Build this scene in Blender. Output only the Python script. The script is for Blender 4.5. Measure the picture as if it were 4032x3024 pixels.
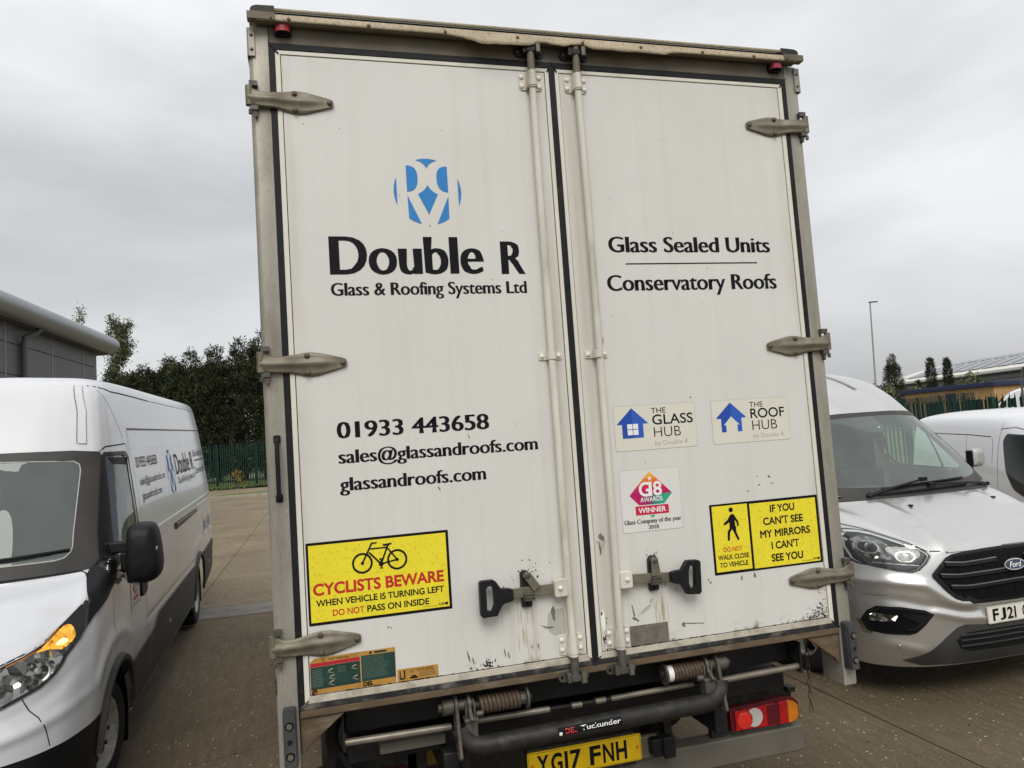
import bpy, bmesh, math, random
from mathutils import Vector, Matrix, noise as mnoise
from mathutils.bvhtree import BVHTree

# ------------------------------------------------------------------ scene, camera, sky, sun
for o in list(bpy.data.objects):
    bpy.data.objects.remove(o, do_unlink=True)
S = bpy.context.scene
COL = S.collection
R_ = math.radians
V = Vector

cam_d = bpy.data.cameras.new('camera')
cam_d.sensor_width = 36.0
cam_d.lens = 26.0
cam_d.clip_start = 0.05
cam_d.clip_end = 2500.0
cam_o = bpy.data.objects.new('camera', cam_d)
COL.objects.link(cam_o)
_rt = V((0.963820, -0.264280, 0.021340)); _dn = V((-0.046649, 0.089800, -0.994867)); _fw = V((0.262527, 0.962042, 0.074527))
_fw.normalize(); _rt = _dn.cross(_fw).normalized(); _dn = _fw.cross(_rt).normalized()
cam_o.matrix_world = Matrix.Translation((-1.05390, -2.87304, 1.92365)) @ Matrix((
    (_rt.x, -_dn.x, -_fw.x), (_rt.y, -_dn.y, -_fw.y), (_rt.z, -_dn.z, -_fw.z))).to_4x4()
S.camera = cam_o

SUN_EL, SUN_AZ = 47.0, 192.0          # azimuth clockwise from +Y
SKY_OFF = (3.99, -4.88, 8.01)
world = bpy.data.worlds.new('World')
S.world = world
world.use_nodes = True
wn = world.node_tree; wn.nodes.clear()
def wnode(t, **k):
    n = wn.nodes.new(t)
    for a, b in k.items(): setattr(n, a, b)
    return n
sky = wnode('ShaderNodeTexSky', sky_type='NISHITA')
sky.sun_disc = False
sky.sun_elevation = R_(SUN_EL); sky.sun_rotation = R_(SUN_AZ)
sky.air_density = 1.2; sky.dust_density = 4.0
skm = wnode('ShaderNodeMixRGB', blend_type='MULTIPLY'); skm.inputs[0].default_value = 1.0
skm.inputs[2].default_value = (0.09, 0.09, 0.09, 1)
tc = wnode('ShaderNodeTexCoord')
mp = wnode('ShaderNodeMapping'); mp.inputs['Scale'].default_value = (1.0, 1.0, 3.2)
mp.inputs['Rotation'].default_value = (0.12, 0.05, 0.6); mp.inputs['Location'].default_value = SKY_OFF
nz = wnode('ShaderNodeTexNoise'); nz.inputs['Scale'].default_value = 1.35; nz.inputs['Detail'].default_value = 5.0
nz.inputs['Roughness'].default_value = 0.52; nz.inputs["Distortion"].default_value = 0.25
rp = wnode('ShaderNodeValToRGB')
rp.color_ramp.elements[0].position = 0.30; rp.color_ramp.elements[0].color = (0.56, 0.57, 0.585, 1)
rp.color_ramp.elements[1].position = 0.66; rp.color_ramp.elements[1].color = (0.93, 0.94, 0.955, 1)
sep = wnode('ShaderNodeSeparateXYZ')
mr = wnode('ShaderNodeMapRange'); mr.inputs['From Min'].default_value = 0.0; mr.inputs['From Max'].default_value = 1.0
mr.inputs['To Min'].default_value = 0.88; mr.inputs['To Max'].default_value = 1.5
ov = wnode('ShaderNodeMixRGB', blend_type='MULTIPLY'); ov.inputs[0].default_value = 1.0
mx = wnode('ShaderNodeMixRGB'); mx.inputs[0].default_value = 0.90
bg = wnode('ShaderNodeBackground'); bg.inputs['Strength'].default_value = 0.76
wo = wnode('ShaderNodeOutputWorld')
L = wn.links.new
L(tc.outputs['Generated'], mp.inputs[0]); L(mp.outputs[0], nz.inputs['Vector']); L(nz.outputs[0], rp.inputs[0])
L(tc.outputs['Generated'], sep.inputs[0]); L(sep.outputs['Z'], mr.inputs['Value'])
L(rp.outputs[0], ov.inputs[1]); L(mr.outputs[0], ov.inputs[2])
L(sky.outputs[0], skm.inputs[1]); L(skm.outputs[0], mx.inputs[1]); L(ov.outputs[0], mx.inputs[2])
L(mx.outputs[0], bg.inputs[0]); L(bg.outputs[0], wo.inputs[0])

sun_d = bpy.data.lights.new('sun', 'SUN')
sun_d.energy = 1.5; sun_d.angle = R_(35); sun_d.color = (1.0, 0.965, 0.91)
sun_o = bpy.data.objects.new('sun', sun_d); COL.objects.link(sun_o)
_az = R_(SUN_AZ)
_sd = V((math.sin(_az) * math.cos(R_(SUN_EL)), math.cos(_az) * math.cos(R_(SUN_EL)), math.sin(R_(SUN_EL))))
sun_o.rotation_euler = _sd.to_track_quat('Z', 'Y').to_euler()
sun_o.location = _sd * 60

S.view_settings.view_transform = 'Standard'
S.view_settings.look = 'None'
S.view_settings.gamma = 1.0
S.view_settings.exposure = 0.38
S.view_settings.use_curve_mapping = False
S.render.engine = 'CYCLES'
S.cycles.max_bounces = 8
S.cycles.transparent_max_bounces = 12

# ------------------------------------------------------------------ materials
MATS = {}
def mat(name, base, rough=0.6, metal=0.0, var=0.0, vscale=6.0, dirt=None, dirt_amt=0.0, dscale=4.0, bump=0.0, bscale=60.0,
        spec=0.32, coat=0.0, emit=None, estr=0.0, speck=None, speck_amt=0.0, sscale=60.0, stretch=(1, 1, 1), rvar=0.0, alpha=1.0, trans=0.0, ior=1.45):
    """procedural surface: base colour, broad mottling, dirt patches, fine specks, relief"""
    m = bpy.data.materials.new(name); m.use_nodes = True
    nt = m.node_tree; N = nt.nodes; K = nt.links.new
    b = N['Principled BSDF']
    b.inputs['Roughness'].default_value = rough; b.inputs['Metallic'].default_value = metal
    b.inputs['Specular IOR Level'].default_value = spec
    b.inputs['Coat Weight'].default_value = coat; b.inputs['Coat Roughness'].default_value = 0.06
    b.inputs['Transmission Weight'].default_value = trans; b.inputs['IOR'].default_value = ior
    g = N.new('ShaderNodeNewGeometry'); pos = g.outputs['Position']
    mpn = N.new('ShaderNodeMapping'); mpn.inputs['Scale'].default_value = stretch
    K(pos, mpn.inputs[0]); pv = mpn.outputs[0]
    def noi(sc, det=4.0, rg=0.55, src=None):
        n = N.new('ShaderNodeTexNoise'); n.inputs['Scale'].default_value = sc; n.inputs['Detail'].default_value = det
        n.inputs['Roughness'].default_value = rg; K(src or pv, n.inputs['Vector']); return n.outputs[0]
    def ramp(src, p0, p1, c0=(0, 0, 0, 1), c1=(1, 1, 1, 1)):
        r = N.new('ShaderNodeValToRGB'); r.color_ramp.elements[0].position = p0; r.color_ramp.elements[1].position = p1
        r.color_ramp.elements[0].color = c0; r.color_ramp.elements[1].color = c1; K(src, r.inputs[0]); return r.outputs[0]
    def mixc(f, a, c):
        x = N.new('ShaderNodeMixRGB')
        if isinstance(f, float): x.inputs[0].default_value = f
        else: K(f, x.inputs[0])
        for i, q in ((1, a), (2, c)):
            if isinstance(q, tuple): x.inputs[i].default_value = (*q[:3], 1)
            else: K(q, x.inputs[i])
        return x.outputs[0]
    colr = tuple(base)
    if var:
        f = ramp(noi(vscale), 0.32, 0.68)
        colr = mixc(f, tuple(max(0, c * (1 - var)) for c in base), tuple(min(1, c * (1 + var)) for c in base))
    if dirt:
        f = ramp(noi(dscale, 6.0, 0.62), 0.62 - 0.35 * dirt_amt, 0.80 - 0.30 * dirt_amt)
        sc = N.new('ShaderNodeMath'); sc.operation = 'MULTIPLY'; sc.inputs[1].default_value = min(1.0, dirt_amt + 0.25); K(f, sc.inputs[0])
        colr = mixc(sc.outputs[0], colr, tuple(dirt))
    if speck:
        f = ramp(noi(sscale, 3.0, 0.6), 0.60 - 0.1 * speck_amt, 0.66 - 0.08 * speck_amt)
        sc = N.new('ShaderNodeMath'); sc.operation = 'MULTIPLY'; sc.inputs[1].default_value = speck_amt; K(f, sc.inputs[0])
        colr = mixc(sc.outputs[0], colr, tuple(speck))
    if isinstance(colr, tuple): b.inputs['Base Color'].default_value = (*colr[:3], 1)
    else: K(colr, b.inputs['Base Color'])
    if rvar:
        q = N.new('ShaderNodeMapRange'); q.inputs['To Min'].default_value = max(0.02, rough - rvar); q.inputs['To Max'].default_value = min(1, rough + rvar)
        K(noi(vscale * 2), q.inputs['Value']); K(q.outputs[0], b.inputs['Roughness'])
    if bump:
        bn = N.new('ShaderNodeBump'); bn.inputs['Strength'].default_value = min(1.0, bump); bn.inputs['Distance'].default_value = 0.004
        K(noi(bscale, 4.0), bn.inputs['Height']); K(bn.outputs[0], b.inputs['Normal'])
    if emit:
        b.inputs['Emission Color'].default_value = (*emit, 1); b.inputs['Emission Strength'].default_value = estr
    MATS[name] = m
    return m

# ------------------------------------------------------------------ mesh helpers
class MB:
    def __init__(self):
        self.v = []; self.f = []; self.fm = []; self.mats = []; self.mi = 0
    def m(self, name):
        if name not in self.mats: self.mats.append(name)
        self.mi = self.mats.index(name); return self
    def add(self, vs, fs):
        o = len(self.v); self.v.extend(V(p) for p in vs)
        for f in fs:
            self.f.append(tuple(o + i for i in f)); self.fm.append(self.mi)
        return self
    def box(self, c, s, rot=None):
        x, y, z = (k * 0.5 for k in s); c = V(c)
        P = [V((a * x, b * y, d * z)) for a in (-1, 1) for b in (-1, 1) for d in (-1, 1)]
        if rot: P = [rot @ p for p in P]
        return self.add([c + p for p in P], [(0, 1, 3, 2), (4, 6, 7, 5), (0, 4, 5, 1), (2, 3, 7, 6), (0, 2, 6, 4), (1, 5, 7, 3)])
    def bb(self, x0, x1, y0, y1, z0, z1):
        return self.box(((x0 + x1) / 2, (y0 + y1) / 2, (z0 + z1) / 2), (abs(x1 - x0), abs(y1 - y0), abs(z1 - z0)))
    def cyl(self, p0, p1, r0, r1=None, n=16, caps=True):
        r1 = r0 if r1 is None else r1
        p0, p1 = V(p0), V(p1); d = (p1 - p0).normalized()
        a = d.orthogonal().normalized(); b = d.cross(a)
        P = []
        for p, r in ((p0, r0), (p1, r1)):
            for i in range(n):
                t = 2 * math.pi * i / n; P.append(p + (a * math.cos(t) + b * math.sin(t)) * r)
        F = [(i, (i + 1) % n, n + (i + 1) % n, n + i) for i in range(n)]
        if caps: F += [tuple(reversed(range(n))), tuple(range(n, 2 * n))]
        return self.add(P, F)
    def tube(self, pts, r, n=10, caps=True, closed=False):
        pts = [V(p) for p in pts]; k = len(pts); rs = r if isinstance(r, (list, tuple)) else [r] * k
        P = []; up = None
        for i in range(k):
            if closed: t = pts[(i + 1) % k] - pts[i - 1]
            else: t = pts[min(i + 1, k - 1)] - pts[max(i - 1, 0)]
            t.normalize()
            if up is None: up = t.orthogonal().normalized()
            a = (up - t * up.dot(t)).normalized(); b = t.cross(a); up = a
            for j in range(n):
                q = 2 * math.pi * j / n; P.append(pts[i] + (a * math.cos(q) + b * math.sin(q)) * rs[i])
        F = []
        for i in range(k if closed else k - 1):
            i2 = (i + 1) % k
            for j in range(n):
                F.append((i * n + j, i * n + (j + 1) % n, i2 * n + (j + 1) % n, i2 * n + j))
        if caps and not closed: F += [tuple(reversed(range(n))), tuple((k - 1) * n + j for j in range(n))]
        return self.add(P, F)
    def prism(self, poly, fr, d0, d1, cap0=True):
        """poly in the (u, v) plane of frame fr = (origin, u, v, w), from depth d0 to d1 along w"""
        o, u, w_, nn = (V(k) for k in fr); n = len(poly)
        P = [o + u * a + w_ * b + nn * d0 for a, b in poly] + [o + u * a + w_ * b + nn * d1 for a, b in poly]
        F = [(i, (i + 1) % n, n + (i + 1) % n, n + i) for i in range(n)] + [tuple(range(n, 2 * n))]
        if cap0: F.append(tuple(reversed(range(n))))
        return self.add(P, F)
    def flat(self, poly, fr, d=0.0):
        o, u, w_, nn = (V(k) for k in fr)
        return self.add([o + u * a + w_ * b + nn * d for a, b in poly], [tuple(range(len(poly)))])
    def lathe(self, prof, p0, axis, n=20, caps=True):
        """prof = [(distance along axis, radius)]"""
        p0, d = V(p0), V(axis).normalized(); a = d.orthogonal().normalized(); b = d.cross(a); P = []
        for t, r in prof:
            for j in range(n):
                q = 2 * math.pi * j / n; P.append(p0 + d * t + (a * math.cos(q) + b * math.sin(q)) * r)
        F = []
        for i in range(len(prof) - 1):
            for j in range(n): F.append((i * n + j, i * n + (j + 1) % n, (i + 1) * n + (j + 1) % n, (i + 1) * n + j))
        if caps: F += [tuple(reversed(range(n))), tuple((len(prof) - 1) * n + j for j in range(n))]
        return self.add(P, F)
    def grid(self, G):
        r, c = len(G), len(G[0]); P = [p for row in G for p in row]
        return self.add(P, [(i * c + j, i * c + j + 1, (i + 1) * c + j + 1, (i + 1) * c + j) for i in range(r - 1) for j in range(c - 1)])
    def build(self, name, material=None, parent=None, smooth=40, bevel=0.0, bseg=2, fixn=True, solid=0.0, mw=None):
        me = bpy.data.meshes.new(name)
        me.from_pydata([tuple(p) for p in self.v], [], self.f)
        names = self.mats if self.mats else [material]
        for k in names: me.materials.append(MATS[k])
        if self.mats:
            me.polygons.foreach_set('material_index', self.fm)
        if fixn:
            bm = bmesh.new(); bm.from_mesh(me); bmesh.ops.recalc_face_normals(bm, faces=bm.faces); bm.to_mesh(me); bm.free()
        me.validate()
        if smooth:
            me.polygons.foreach_set('use_smooth', [True] * len(me.polygons))
            me.set_sharp_from_angle(angle=R_(smooth))
        me.update()
        o = bpy.data.objects.new(name, me); COL.objects.link(o)
        if mw is not None: o.matrix_world = mw
        if parent is not None: o.parent = parent
        if solid:
            q = o.modifiers.new('solid', 'SOLIDIFY'); q.thickness = solid; q.offset = -1
        if bevel:
            q = o.modifiers.new('bevel', 'BEVEL'); q.width = bevel; q.segments = bseg; q.limit_method = 'ANGLE'; q.angle_limit = R_(35)
        return o

def thing(name, label, cat, loc=(0, 0, 0), group=None, mw=None):
    o = bpy.data.objects.new(name, None); COL.objects.link(o); o.empty_display_size = 0.2
    if mw is not None: o.matrix_world = mw
    else: o.location = loc
    o['label'] = label; o['category'] = cat
    if group: o['group'] = group
    return o
def tag(o, label, cat, group=None):
    o['label'] = label; o['category'] = cat
    if group: o['group'] = group
    return o
def kind(o, k): o['kind'] = k; return o
def empty_part(name, parent):
    o = bpy.data.objects.new(name, None); COL.objects.link(o); o.parent = parent; o.empty_display_size = 0.1; return o
def copy_tree(o, parent=None):
    c = o.copy(); COL.objects.link(c); c.parent = parent
    for ch in [k for k in bpy.data.objects if k.parent == o]: copy_tree(ch, c)
    return c
def rrect(x0, z0, x1, z1, r, n=4):
    P = []
    for cx, cz, a0 in ((x1 - r, z0 + r, -90), (x1 - r, z1 - r, 0), (x0 + r, z1 - r, 90), (x0 + r, z0 + r, 180)):
        for i in range(n + 1):
            a = R_(a0 + 90 * i / n); P.append((cx + r * math.cos(a), cz + r * math.sin(a)))
    return P
def circ(cx, cz, r, n=20, a0=0.0, a1=360.0):
    k = n if a1 - a0 >= 360 else n + 1
    return [(cx + r * math.cos(R_(a0 + (a1 - a0) * i / n)), cz + r * math.sin(R_(a0 + (a1 - a0) * i / n))) for i in range(k)]
def bar2(p, q, w):
    p, q = V((*p, 0)), V((*q, 0)); d = (q - p).normalized(); n = V((-d.y, d.x, 0)) * (w / 2)
    return [(k.x, k.y) for k in (p - n, q - n, q + n, p + n)]

# ------------------------------------------------------------------ lettering
_TX = {}
def text2d(body, bold=0.0, dx=0.0, flare=0.0):
    """built-in font to flat triangles; dx thickens upright strokes only (thick-and-thin lettering)"""
    key = (body, bold, dx, flare)
    if key in _TX: return _TX[key]
    cu = bpy.data.curves.new('lettering', 'FONT'); cu.body = body; cu.resolution_u = 5
    o = bpy.data.objects.new('lettering', cu); COL.objects.link(o)
    dg = bpy.context.evaluated_depsgraph_get(); me = o.evaluated_get(dg).to_mesh()
    vs = [(p.co.x, p.co.y) for p in me.vertices]; fs = [tuple(p.vertices) for p in me.polygons]
    o.evaluated_get(dg).to_mesh_clear(); bpy.data.objects.remove(o); bpy.data.curves.remove(cu)
    # merge doubled points
    idx = {}; rem = []; nv = []
    for p in vs:
        k = (round(p[0], 5), round(p[1], 5))
        if k not in idx: idx[k] = len(nv); nv.append(p)
        rem.append(idx[k])
    fs = [tuple(rem[i] for i in f) for f in fs]; fs = [f for f in fs if len(set(f)) == len(f)]; vs = nv
    out = []
    for f in fs:
        a = sum(vs[f[i]][0] * vs[f[(i + 1) % len(f)]][1] - vs[f[(i + 1) % len(f)]][0] * vs[f[i]][1] for i in range(len(f)))
        out.append(f if a > 0 else tuple(reversed(f)))
    fs = out
    if dx or bold:
        E = {}
        for f in fs:
            for i in range(len(f)): E[(f[i], f[(i + 1) % len(f)])] = 1
        nrm = {}
        for (a, b) in E:
            if (b, a) in E: continue
            ex, ey = vs[b][0] - vs[a][0], vs[b][1] - vs[a][1]; l = math.hypot(ex, ey) or 1
            for k in (a, b):
                q = nrm.setdefault(k, [0, 0, 0, 0]); q[0] += ey / l; q[1] += -ex / l
        nv = list(vs)
        for k, q in nrm.items():
            m_ = max(abs(q[0]), abs(q[1]), 1e-6); s = q[0] / m_
            corner = min(abs(q[0]), abs(q[1])) / m_ > 0.8
            ln = math.hypot(q[0], q[1]); gx = gy = 0.0
            if ln > 1e-6 and bold:
                mt = min(1.5, 2.0 / max(ln, 0.4)); gx, gy = q[0] / ln * bold * mt, q[1] / ln * bold * mt
            nv[k] = (vs[k][0] + s * dx * (1 + (flare if corner else 0)) + gx, vs[k][1] + gy)
        vs = nv
    _TX[key] = (vs, fs); return _TX[key]
_capv = None
def cap_h(bold=0.0):
    vs, _ = text2d('H', bold); return max(p[1] for p in vs)
def put_text(mb, body, x0, z0, x1, h, fr, d, style='sans', m=None, bold=0.006):
    """baseline z0, capital height h, fitted between x0 and x1 in frame fr"""
    if m: mb.m(m)
    if style == 'sans': vs, fs = text2d(body, bold)
    elif style == 'light': vs, fs = text2d(body, -0.010)
    elif style == 'serif':
        vs, fs = text2d(body, -0.004, 0.034, 0.4)
        if any(ch.islower() for ch in body):        # taller small letters, long ascenders
            xh = max(p[1] for p in text2d('x')[0]); ah = max(p[1] for p in text2d('l')[0]); ch_ = cap_h(0.0)
            def zm(y):
                if y <= 0: return y * 1.12
                if y <= xh: return y * (0.74 * ch_ / xh)
                return 0.74 * ch_ + (y - xh) * (1.08 * ch_ - 0.74 * ch_) / (ah - xh)
            vs = [(p[0], zm(p[1])) for p in vs]
    elif style == 'plate':
        vs, fs = text2d(body, 0.028); lo = min(p[1] for p in vs); hi = max(p[1] for p in vs); vs = [(p[0], (p[1] - lo) / (hi - lo) * cap_h(0.0)) for p in vs]
    a = min(p[0] for p in vs); b = max(p[0] for p in vs); sc = (x1 - x0) / (b - a); sz = h / cap_h(0.0)
    o, u, w_, nn = (V(k) for k in fr)
    mb.add([o + u * (x0 + (p[0] - a) * sc) + w_ * (z0 + p[1] * sz) + nn * d for p in vs], fs)
FR_REAR = ((0, 0, 0), (1, 0, 0), (0, 0, 1), (0, -1, 0))     # truck rear plane: X right, Z up, out towards -Y
# ------------------------------------------------------------------ palette
mat('seal_rubber', (0.012, 0.012, 0.013), 0.6, spec=0.25, var=0.25, vscale=8, dirt=(0.10, 0.09, 0.075), dirt_amt=0.12, dscale=9)
mat('seal_dirty', (0.022, 0.023, 0.025), 0.6, var=0.4, vscale=9, dirt=(0.22, 0.20, 0.17), dirt_amt=0.35, dscale=14)
mat('post_alu', (0.33, 0.312, 0.268), 0.5, metal=0.25, var=0.13, vscale=7, dirt=(0.17, 0.145, 0.10), dirt_amt=0.30, dscale=9, stretch=(1, 1, 0.35), bump=0.15, bscale=70, speck=(0.20, 0.18, 0.14), speck_amt=0.35, sscale=110)
mat('header_dirty', (0.155, 0.135, 0.100), 0.62, metal=0.1, var=0.2, vscale=6, dirt=(0.10, 0.085, 0.06), dirt_amt=0.3, dscale=7)
mat('lip_tan', (0.46, 0.385, 0.27), 0.6, var=0.10, vscale=9, speck=(0.20, 0.16, 0.10), speck_amt=0.7, sscale=170)
mat('lip_green', (0.36, 0.33, 0.23), 0.65, var=0.15, vscale=9, speck=(0.13, 0.12, 0.08), speck_amt=0.7, sscale=150)
mat('hinge_metal', (0.178, 0.160, 0.122), 0.5, metal=0.35, var=0.22, vscale=16, dirt=(0.13, 0.10, 0.065), dirt_amt=0.25, dscale=22, bump=0.1, bscale=120)
mat('bolt_brown', (0.12, 0.095, 0.07), 0.55, metal=0.5, var=0.2, vscale=60)
mat('rust_sill', (0.115, 0.080, 0.050), 0.75, var=0.25, vscale=12, dirt=(0.22, 0.20, 0.155), dirt_amt=0.30, dscale=16, stretch=(0.5, 1, 1.6), bump=0.3, bscale=120)
mat('rod_white', (0.62, 0.595, 0.52), 0.42, var=0.09, vscale=14, dirt=(0.22, 0.175, 0.115), dirt_amt=0.24, dscale=10, stretch=(1, 1, 0.22))
mat('rivet_white', (0.72, 0.69, 0.62), 0.4, var=0.1, vscale=40)
mat('grey_iron', (0.10, 0.094, 0.082), 0.55, metal=0.4, var=0.25, vscale=30, dirt=(0.19, 0.16, 0.115), dirt_amt=0.25, dscale=25)
mat('dark_iron', (0.028, 0.027, 0.025), 0.5, metal=0.3, var=0.3, vscale=25, dirt=(0.12, 0.105, 0.08), dirt_amt=0.2, dscale=15)
mat('black_plastic', (0.011, 0.011, 0.012), 0.5, spec=0.25, var=0.2, vscale=20, bump=0.1, bscale=200)
mat('black_steel', (0.013, 0.0135, 0.015), 0.42, var=0.3, vscale=5, dirt=(0.05, 0.047, 0.04), dirt_amt=0.15, dscale=5)
mat('buffer_rubber', (0.052, 0.052, 0.054), 0.65, var=0.2, vscale=14, dirt=(0.14, 0.13, 0.11), dirt_amt=0.2, dscale=9, bump=0.3, bscale=90)
mat('chrome_rod', (0.27, 0.245, 0.20), 0.42, metal=0.5, var=0.15, vscale=20, dirt=(0.20, 0.16, 0.11), dirt_amt=0.2, dscale=30)
mat('spring_rust', (0.10, 0.070, 0.050), 0.65, metal=0.2, var=0.3, vscale=60)
mat('bumper_grey', (0.135, 0.125, 0.102), 0.6, metal=0.15, var=0.12, vscale=6, dirt=(0.13, 0.11, 0.08), dirt_amt=0.25, dscale=6, bump=0.1, bscale=50)
mat('ink_black', (0.008, 0.008, 0.010), 0.5, var=0.2, vscale=30, spec=0.12)
mat('ink_grey', (0.34, 0.33, 0.31), 0.5)
mat('outline_grey', (0.40, 0.39, 0.36), 0.5)
mat('logo_blue', (0.030, 0.205, 0.52), 0.4, var=0.05, vscale=20)
mat('house_blue', (0.018, 0.070, 0.37), 0.4, var=0.05)
mat('house_blue_pale', (0.030, 0.105, 0.46), 0.4)  # second, lighter blue of the printed house
mat('sign_yellow', (0.80, 0.68, 0.035), 0.42, var=0.04, vscale=10, speck=(0.35, 0.28, 0.03), speck_amt=0.35, sscale=75)
mat('sign_red', (0.50, 0.030, 0.020), 0.45, var=0.08, vscale=20)
mat('sticker_clear', (0.66, 0.64, 0.555), 0.40, var=0.02, vscale=8)
mat('sticker_pale', (0.68, 0.67, 0.64), 0.40, var=0.02, vscale=8)
mat('sticker_white', (0.80, 0.79, 0.77), 0.4)
mat('award_orange', (0.80, 0.36, 0.02), 0.4)
mat('award_red', (0.62, 0.045, 0.045), 0.4)
mat('award_pink', (0.50, 0.012, 0.125), 0.4)
mat('award_plum', (0.19, 0.02, 0.13), 0.4)
mat('award_green', (0.03, 0.36, 0.21), 0.4)
mat('award_crimson', (0.52, 0.02, 0.055), 0.4)
mat('label_orange', (0.42, 0.225, 0.05), 0.45, var=0.15, vscale=20)
mat('label_green', (0.018, 0.048, 0.041), 0.4, var=0.25, vscale=14)
mat('label_pale_green', (0.13, 0.19, 0.13), 0.45)
mat('label_red', (0.42, 0.02, 0.04), 0.45)
mat('lens_red', (0.42, 0.008, 0.012), 0.18, var=0.2, vscale=25, coat=0.6)
mat('lens_red_old', (0.30, 0.035, 0.05), 0.35, var=0.35, vscale=40)
mat('lens_dark_red', (0.10, 0.006, 0.012), 0.2, coat=0.5)
mat('lens_amber', (0.62, 0.19, 0.012), 0.2, coat=0.5, var=0.1, vscale=30)
mat('lens_clear', (0.50, 0.49, 0.46), 0.15, coat=0.6, var=0.1, vscale=40)
mat('lens_red_bright', (0.70, 0.03, 0.02), 0.2, coat=0.5)  # brighter red of the round tail lamp lens
mat('plate_yellow', (0.72, 0.47, 0.012), 0.35, var=0.08, vscale=12, dirt=(0.35, 0.25, 0.05), dirt_amt=0.1, dscale=9)
mat('chip_dark', (0.17, 0.155, 0.13), 0.8, var=0.3, vscale=120)
mat('chip_black', (0.03, 0.026, 0.022), 0.85, var=0.4, vscale=150)
mat('chip_white', (0.82, 0.81, 0.78), 0.6)
mat('chip_grey', (0.43, 0.42, 0.37), 0.6, var=0.1, vscale=40)
mat('stain_tan', (0.40, 0.33, 0.21), 0.75, var=0.15, vscale=60)
mat('reflex_strip', (0.16, 0.145, 0.118), 0.6, var=0.25, vscale=25, dirt=(0.10, 0.085, 0.065), dirt_amt=0.3, dscale=20)
mat('tyre', (0.020, 0.020, 0.020), 0.85, var=0.25, vscale=30, bump=0.3, bscale=120)
mat('rim_steel', (0.42, 0.42, 0.41), 0.45, metal=0.5, var=0.15, vscale=14, dirt=(0.14, 0.11, 0.08), dirt_amt=0.3, dscale=14)
mat('body_white', (0.70, 0.70, 0.69), 0.35, var=0.03, vscale=2, coat=0.3)

def door_material():
    m = mat('door_paint', (0.638, 0.632, 0.600), 0.42, var=0.030, vscale=2.2, speck=(0.52, 0.49, 0.42), speck_amt=0.16, sscale=75, bump=0.04, bscale=240)
    nt = m.node_tree; N = nt.nodes; K = nt.links.new; b = N['Principled BSDF']
    src = b.inputs['Base Color'].links[0].from_socket
    g = N.new('ShaderNodeNewGeometry'); sp = N.new('ShaderNodeSeparateXYZ'); K(g.outputs['Position'], sp.inputs[0])
    def mth(op, a, c=None, cl=False):
        n = N.new('ShaderNodeMath'); n.operation = op; n.use_clamp = cl
        for i, q in enumerate((a, c)):
            if q is None: continue
            if isinstance(q, (int, float)): n.inputs[i].default_value = q
            else: K(q, n.inputs[i])
        return n.outputs[0]
    def nz(scale, st, det=5):
        mp_ = N.new('ShaderNodeMapping'); mp_.inputs['Scale'].default_value = st; K(g.outputs['Position'], mp_.inputs[0])
        n = N.new('ShaderNodeTexNoise'); n.inputs['Scale'].default_value = scale; n.inputs['Detail'].default_value = det; n.inputs['Roughness'].default_value = 0.6
        K(mp_.outputs[0], n.inputs['Vector']); return n.outputs[0]
    def mixc(f, a, c):
        x = N.new('ShaderNodeMixRGB'); K(f, x.inputs[0]); K(a, x.inputs[1]); x.inputs[2].default_value = (*c, 1); return x.outputs[0]
    ax = mth('ABSOLUTE', sp.outputs['X'])
    # grime that has washed down beside the lock rods and the centre joint
    near = mth('SUBTRACT', 1.0, mth('MULTIPLY', mth('ABSOLUTE', mth('SUBTRACT', ax, 0.062)), 16.0), True)
    near = mth('MAXIMUM', near, 0.0)
    f1 = mth('MULTIPLY', near, mth('MULTIPLY', mth('SUBTRACT', nz(9.0, (1, 1, 0.10)), 0.30), 1.7), True)
    c1 = mixc(f1, src, (0.43, 0.375, 0.285))
    # long thin runs on the lower half
    run = nz(22.0, (1, 1, 0.045), 4)
    low = mth('MULTIPLY', mth('SUBTRACT', 1.55, sp.outputs['Z']), 1.6, True)
    mid = mth('SUBTRACT', 1.0, mth('MULTIPLY', mth('ABSOLUTE', mth('SUBTRACT', ax, 0.24)), 5.5), True)
    f2 = mth('MULTIPLY', mth('MULTIPLY', mth('SUBTRACT', run, 0.50), 3.4, True), mth('MULTIPLY', low, mid), True)
    c2 = mixc(f2, c1, (0.42, 0.33, 0.20))
    # black mould creeping up from the bottom edge
    bot = mth('SUBTRACT', 1.0, mth('MULTIPLY', mth('SUBTRACT', sp.outputs['Z'], 1.045), 22.0), True)
    f3 = mth('MULTIPLY', bot, mth('MULTIPLY', mth('SUBTRACT', nz(13.0, (1, 1, 1)), 0.54), 8.0, True), True)
    c3 = mixc(f3, c2, (0.06, 0.052, 0.042))
    # faint long rain streaks and a dusty bloom over the whole panel
    st = nz(17.0, (1, 1, 0.022), 5); f4 = mth('MULTIPLY', mth('SUBTRACT', st, 0.52), 0.9, True)
    c4 = mixc(f4, c3, (0.47, 0.435, 0.355))
    du = nz(1.1, (1, 1, 0.7), 6); f5 = mth('MULTIPLY', mth('SUBTRACT', du, 0.46), 0.9, True)
    c5 = mixc(f5, c4, (0.585, 0.555, 0.48))
    # grime creeping in from the panel edges
    ed = mth('SUBTRACT', 1.0, mth('MULTIPLY', mth('ABSOLUTE', mth('SUBTRACT', ax, 1.105)), 14.0), True)
    f6 = mth('MULTIPLY', ed, mth('MULTIPLY', mth('SUBTRACT', nz(7.0, (1, 1, 0.3)), 0.40), 1.6, True), True)
    c6 = mixc(f6, c5, (0.40, 0.36, 0.28))
    K(c6, b.inputs['Base Color'])
door_material()
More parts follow.
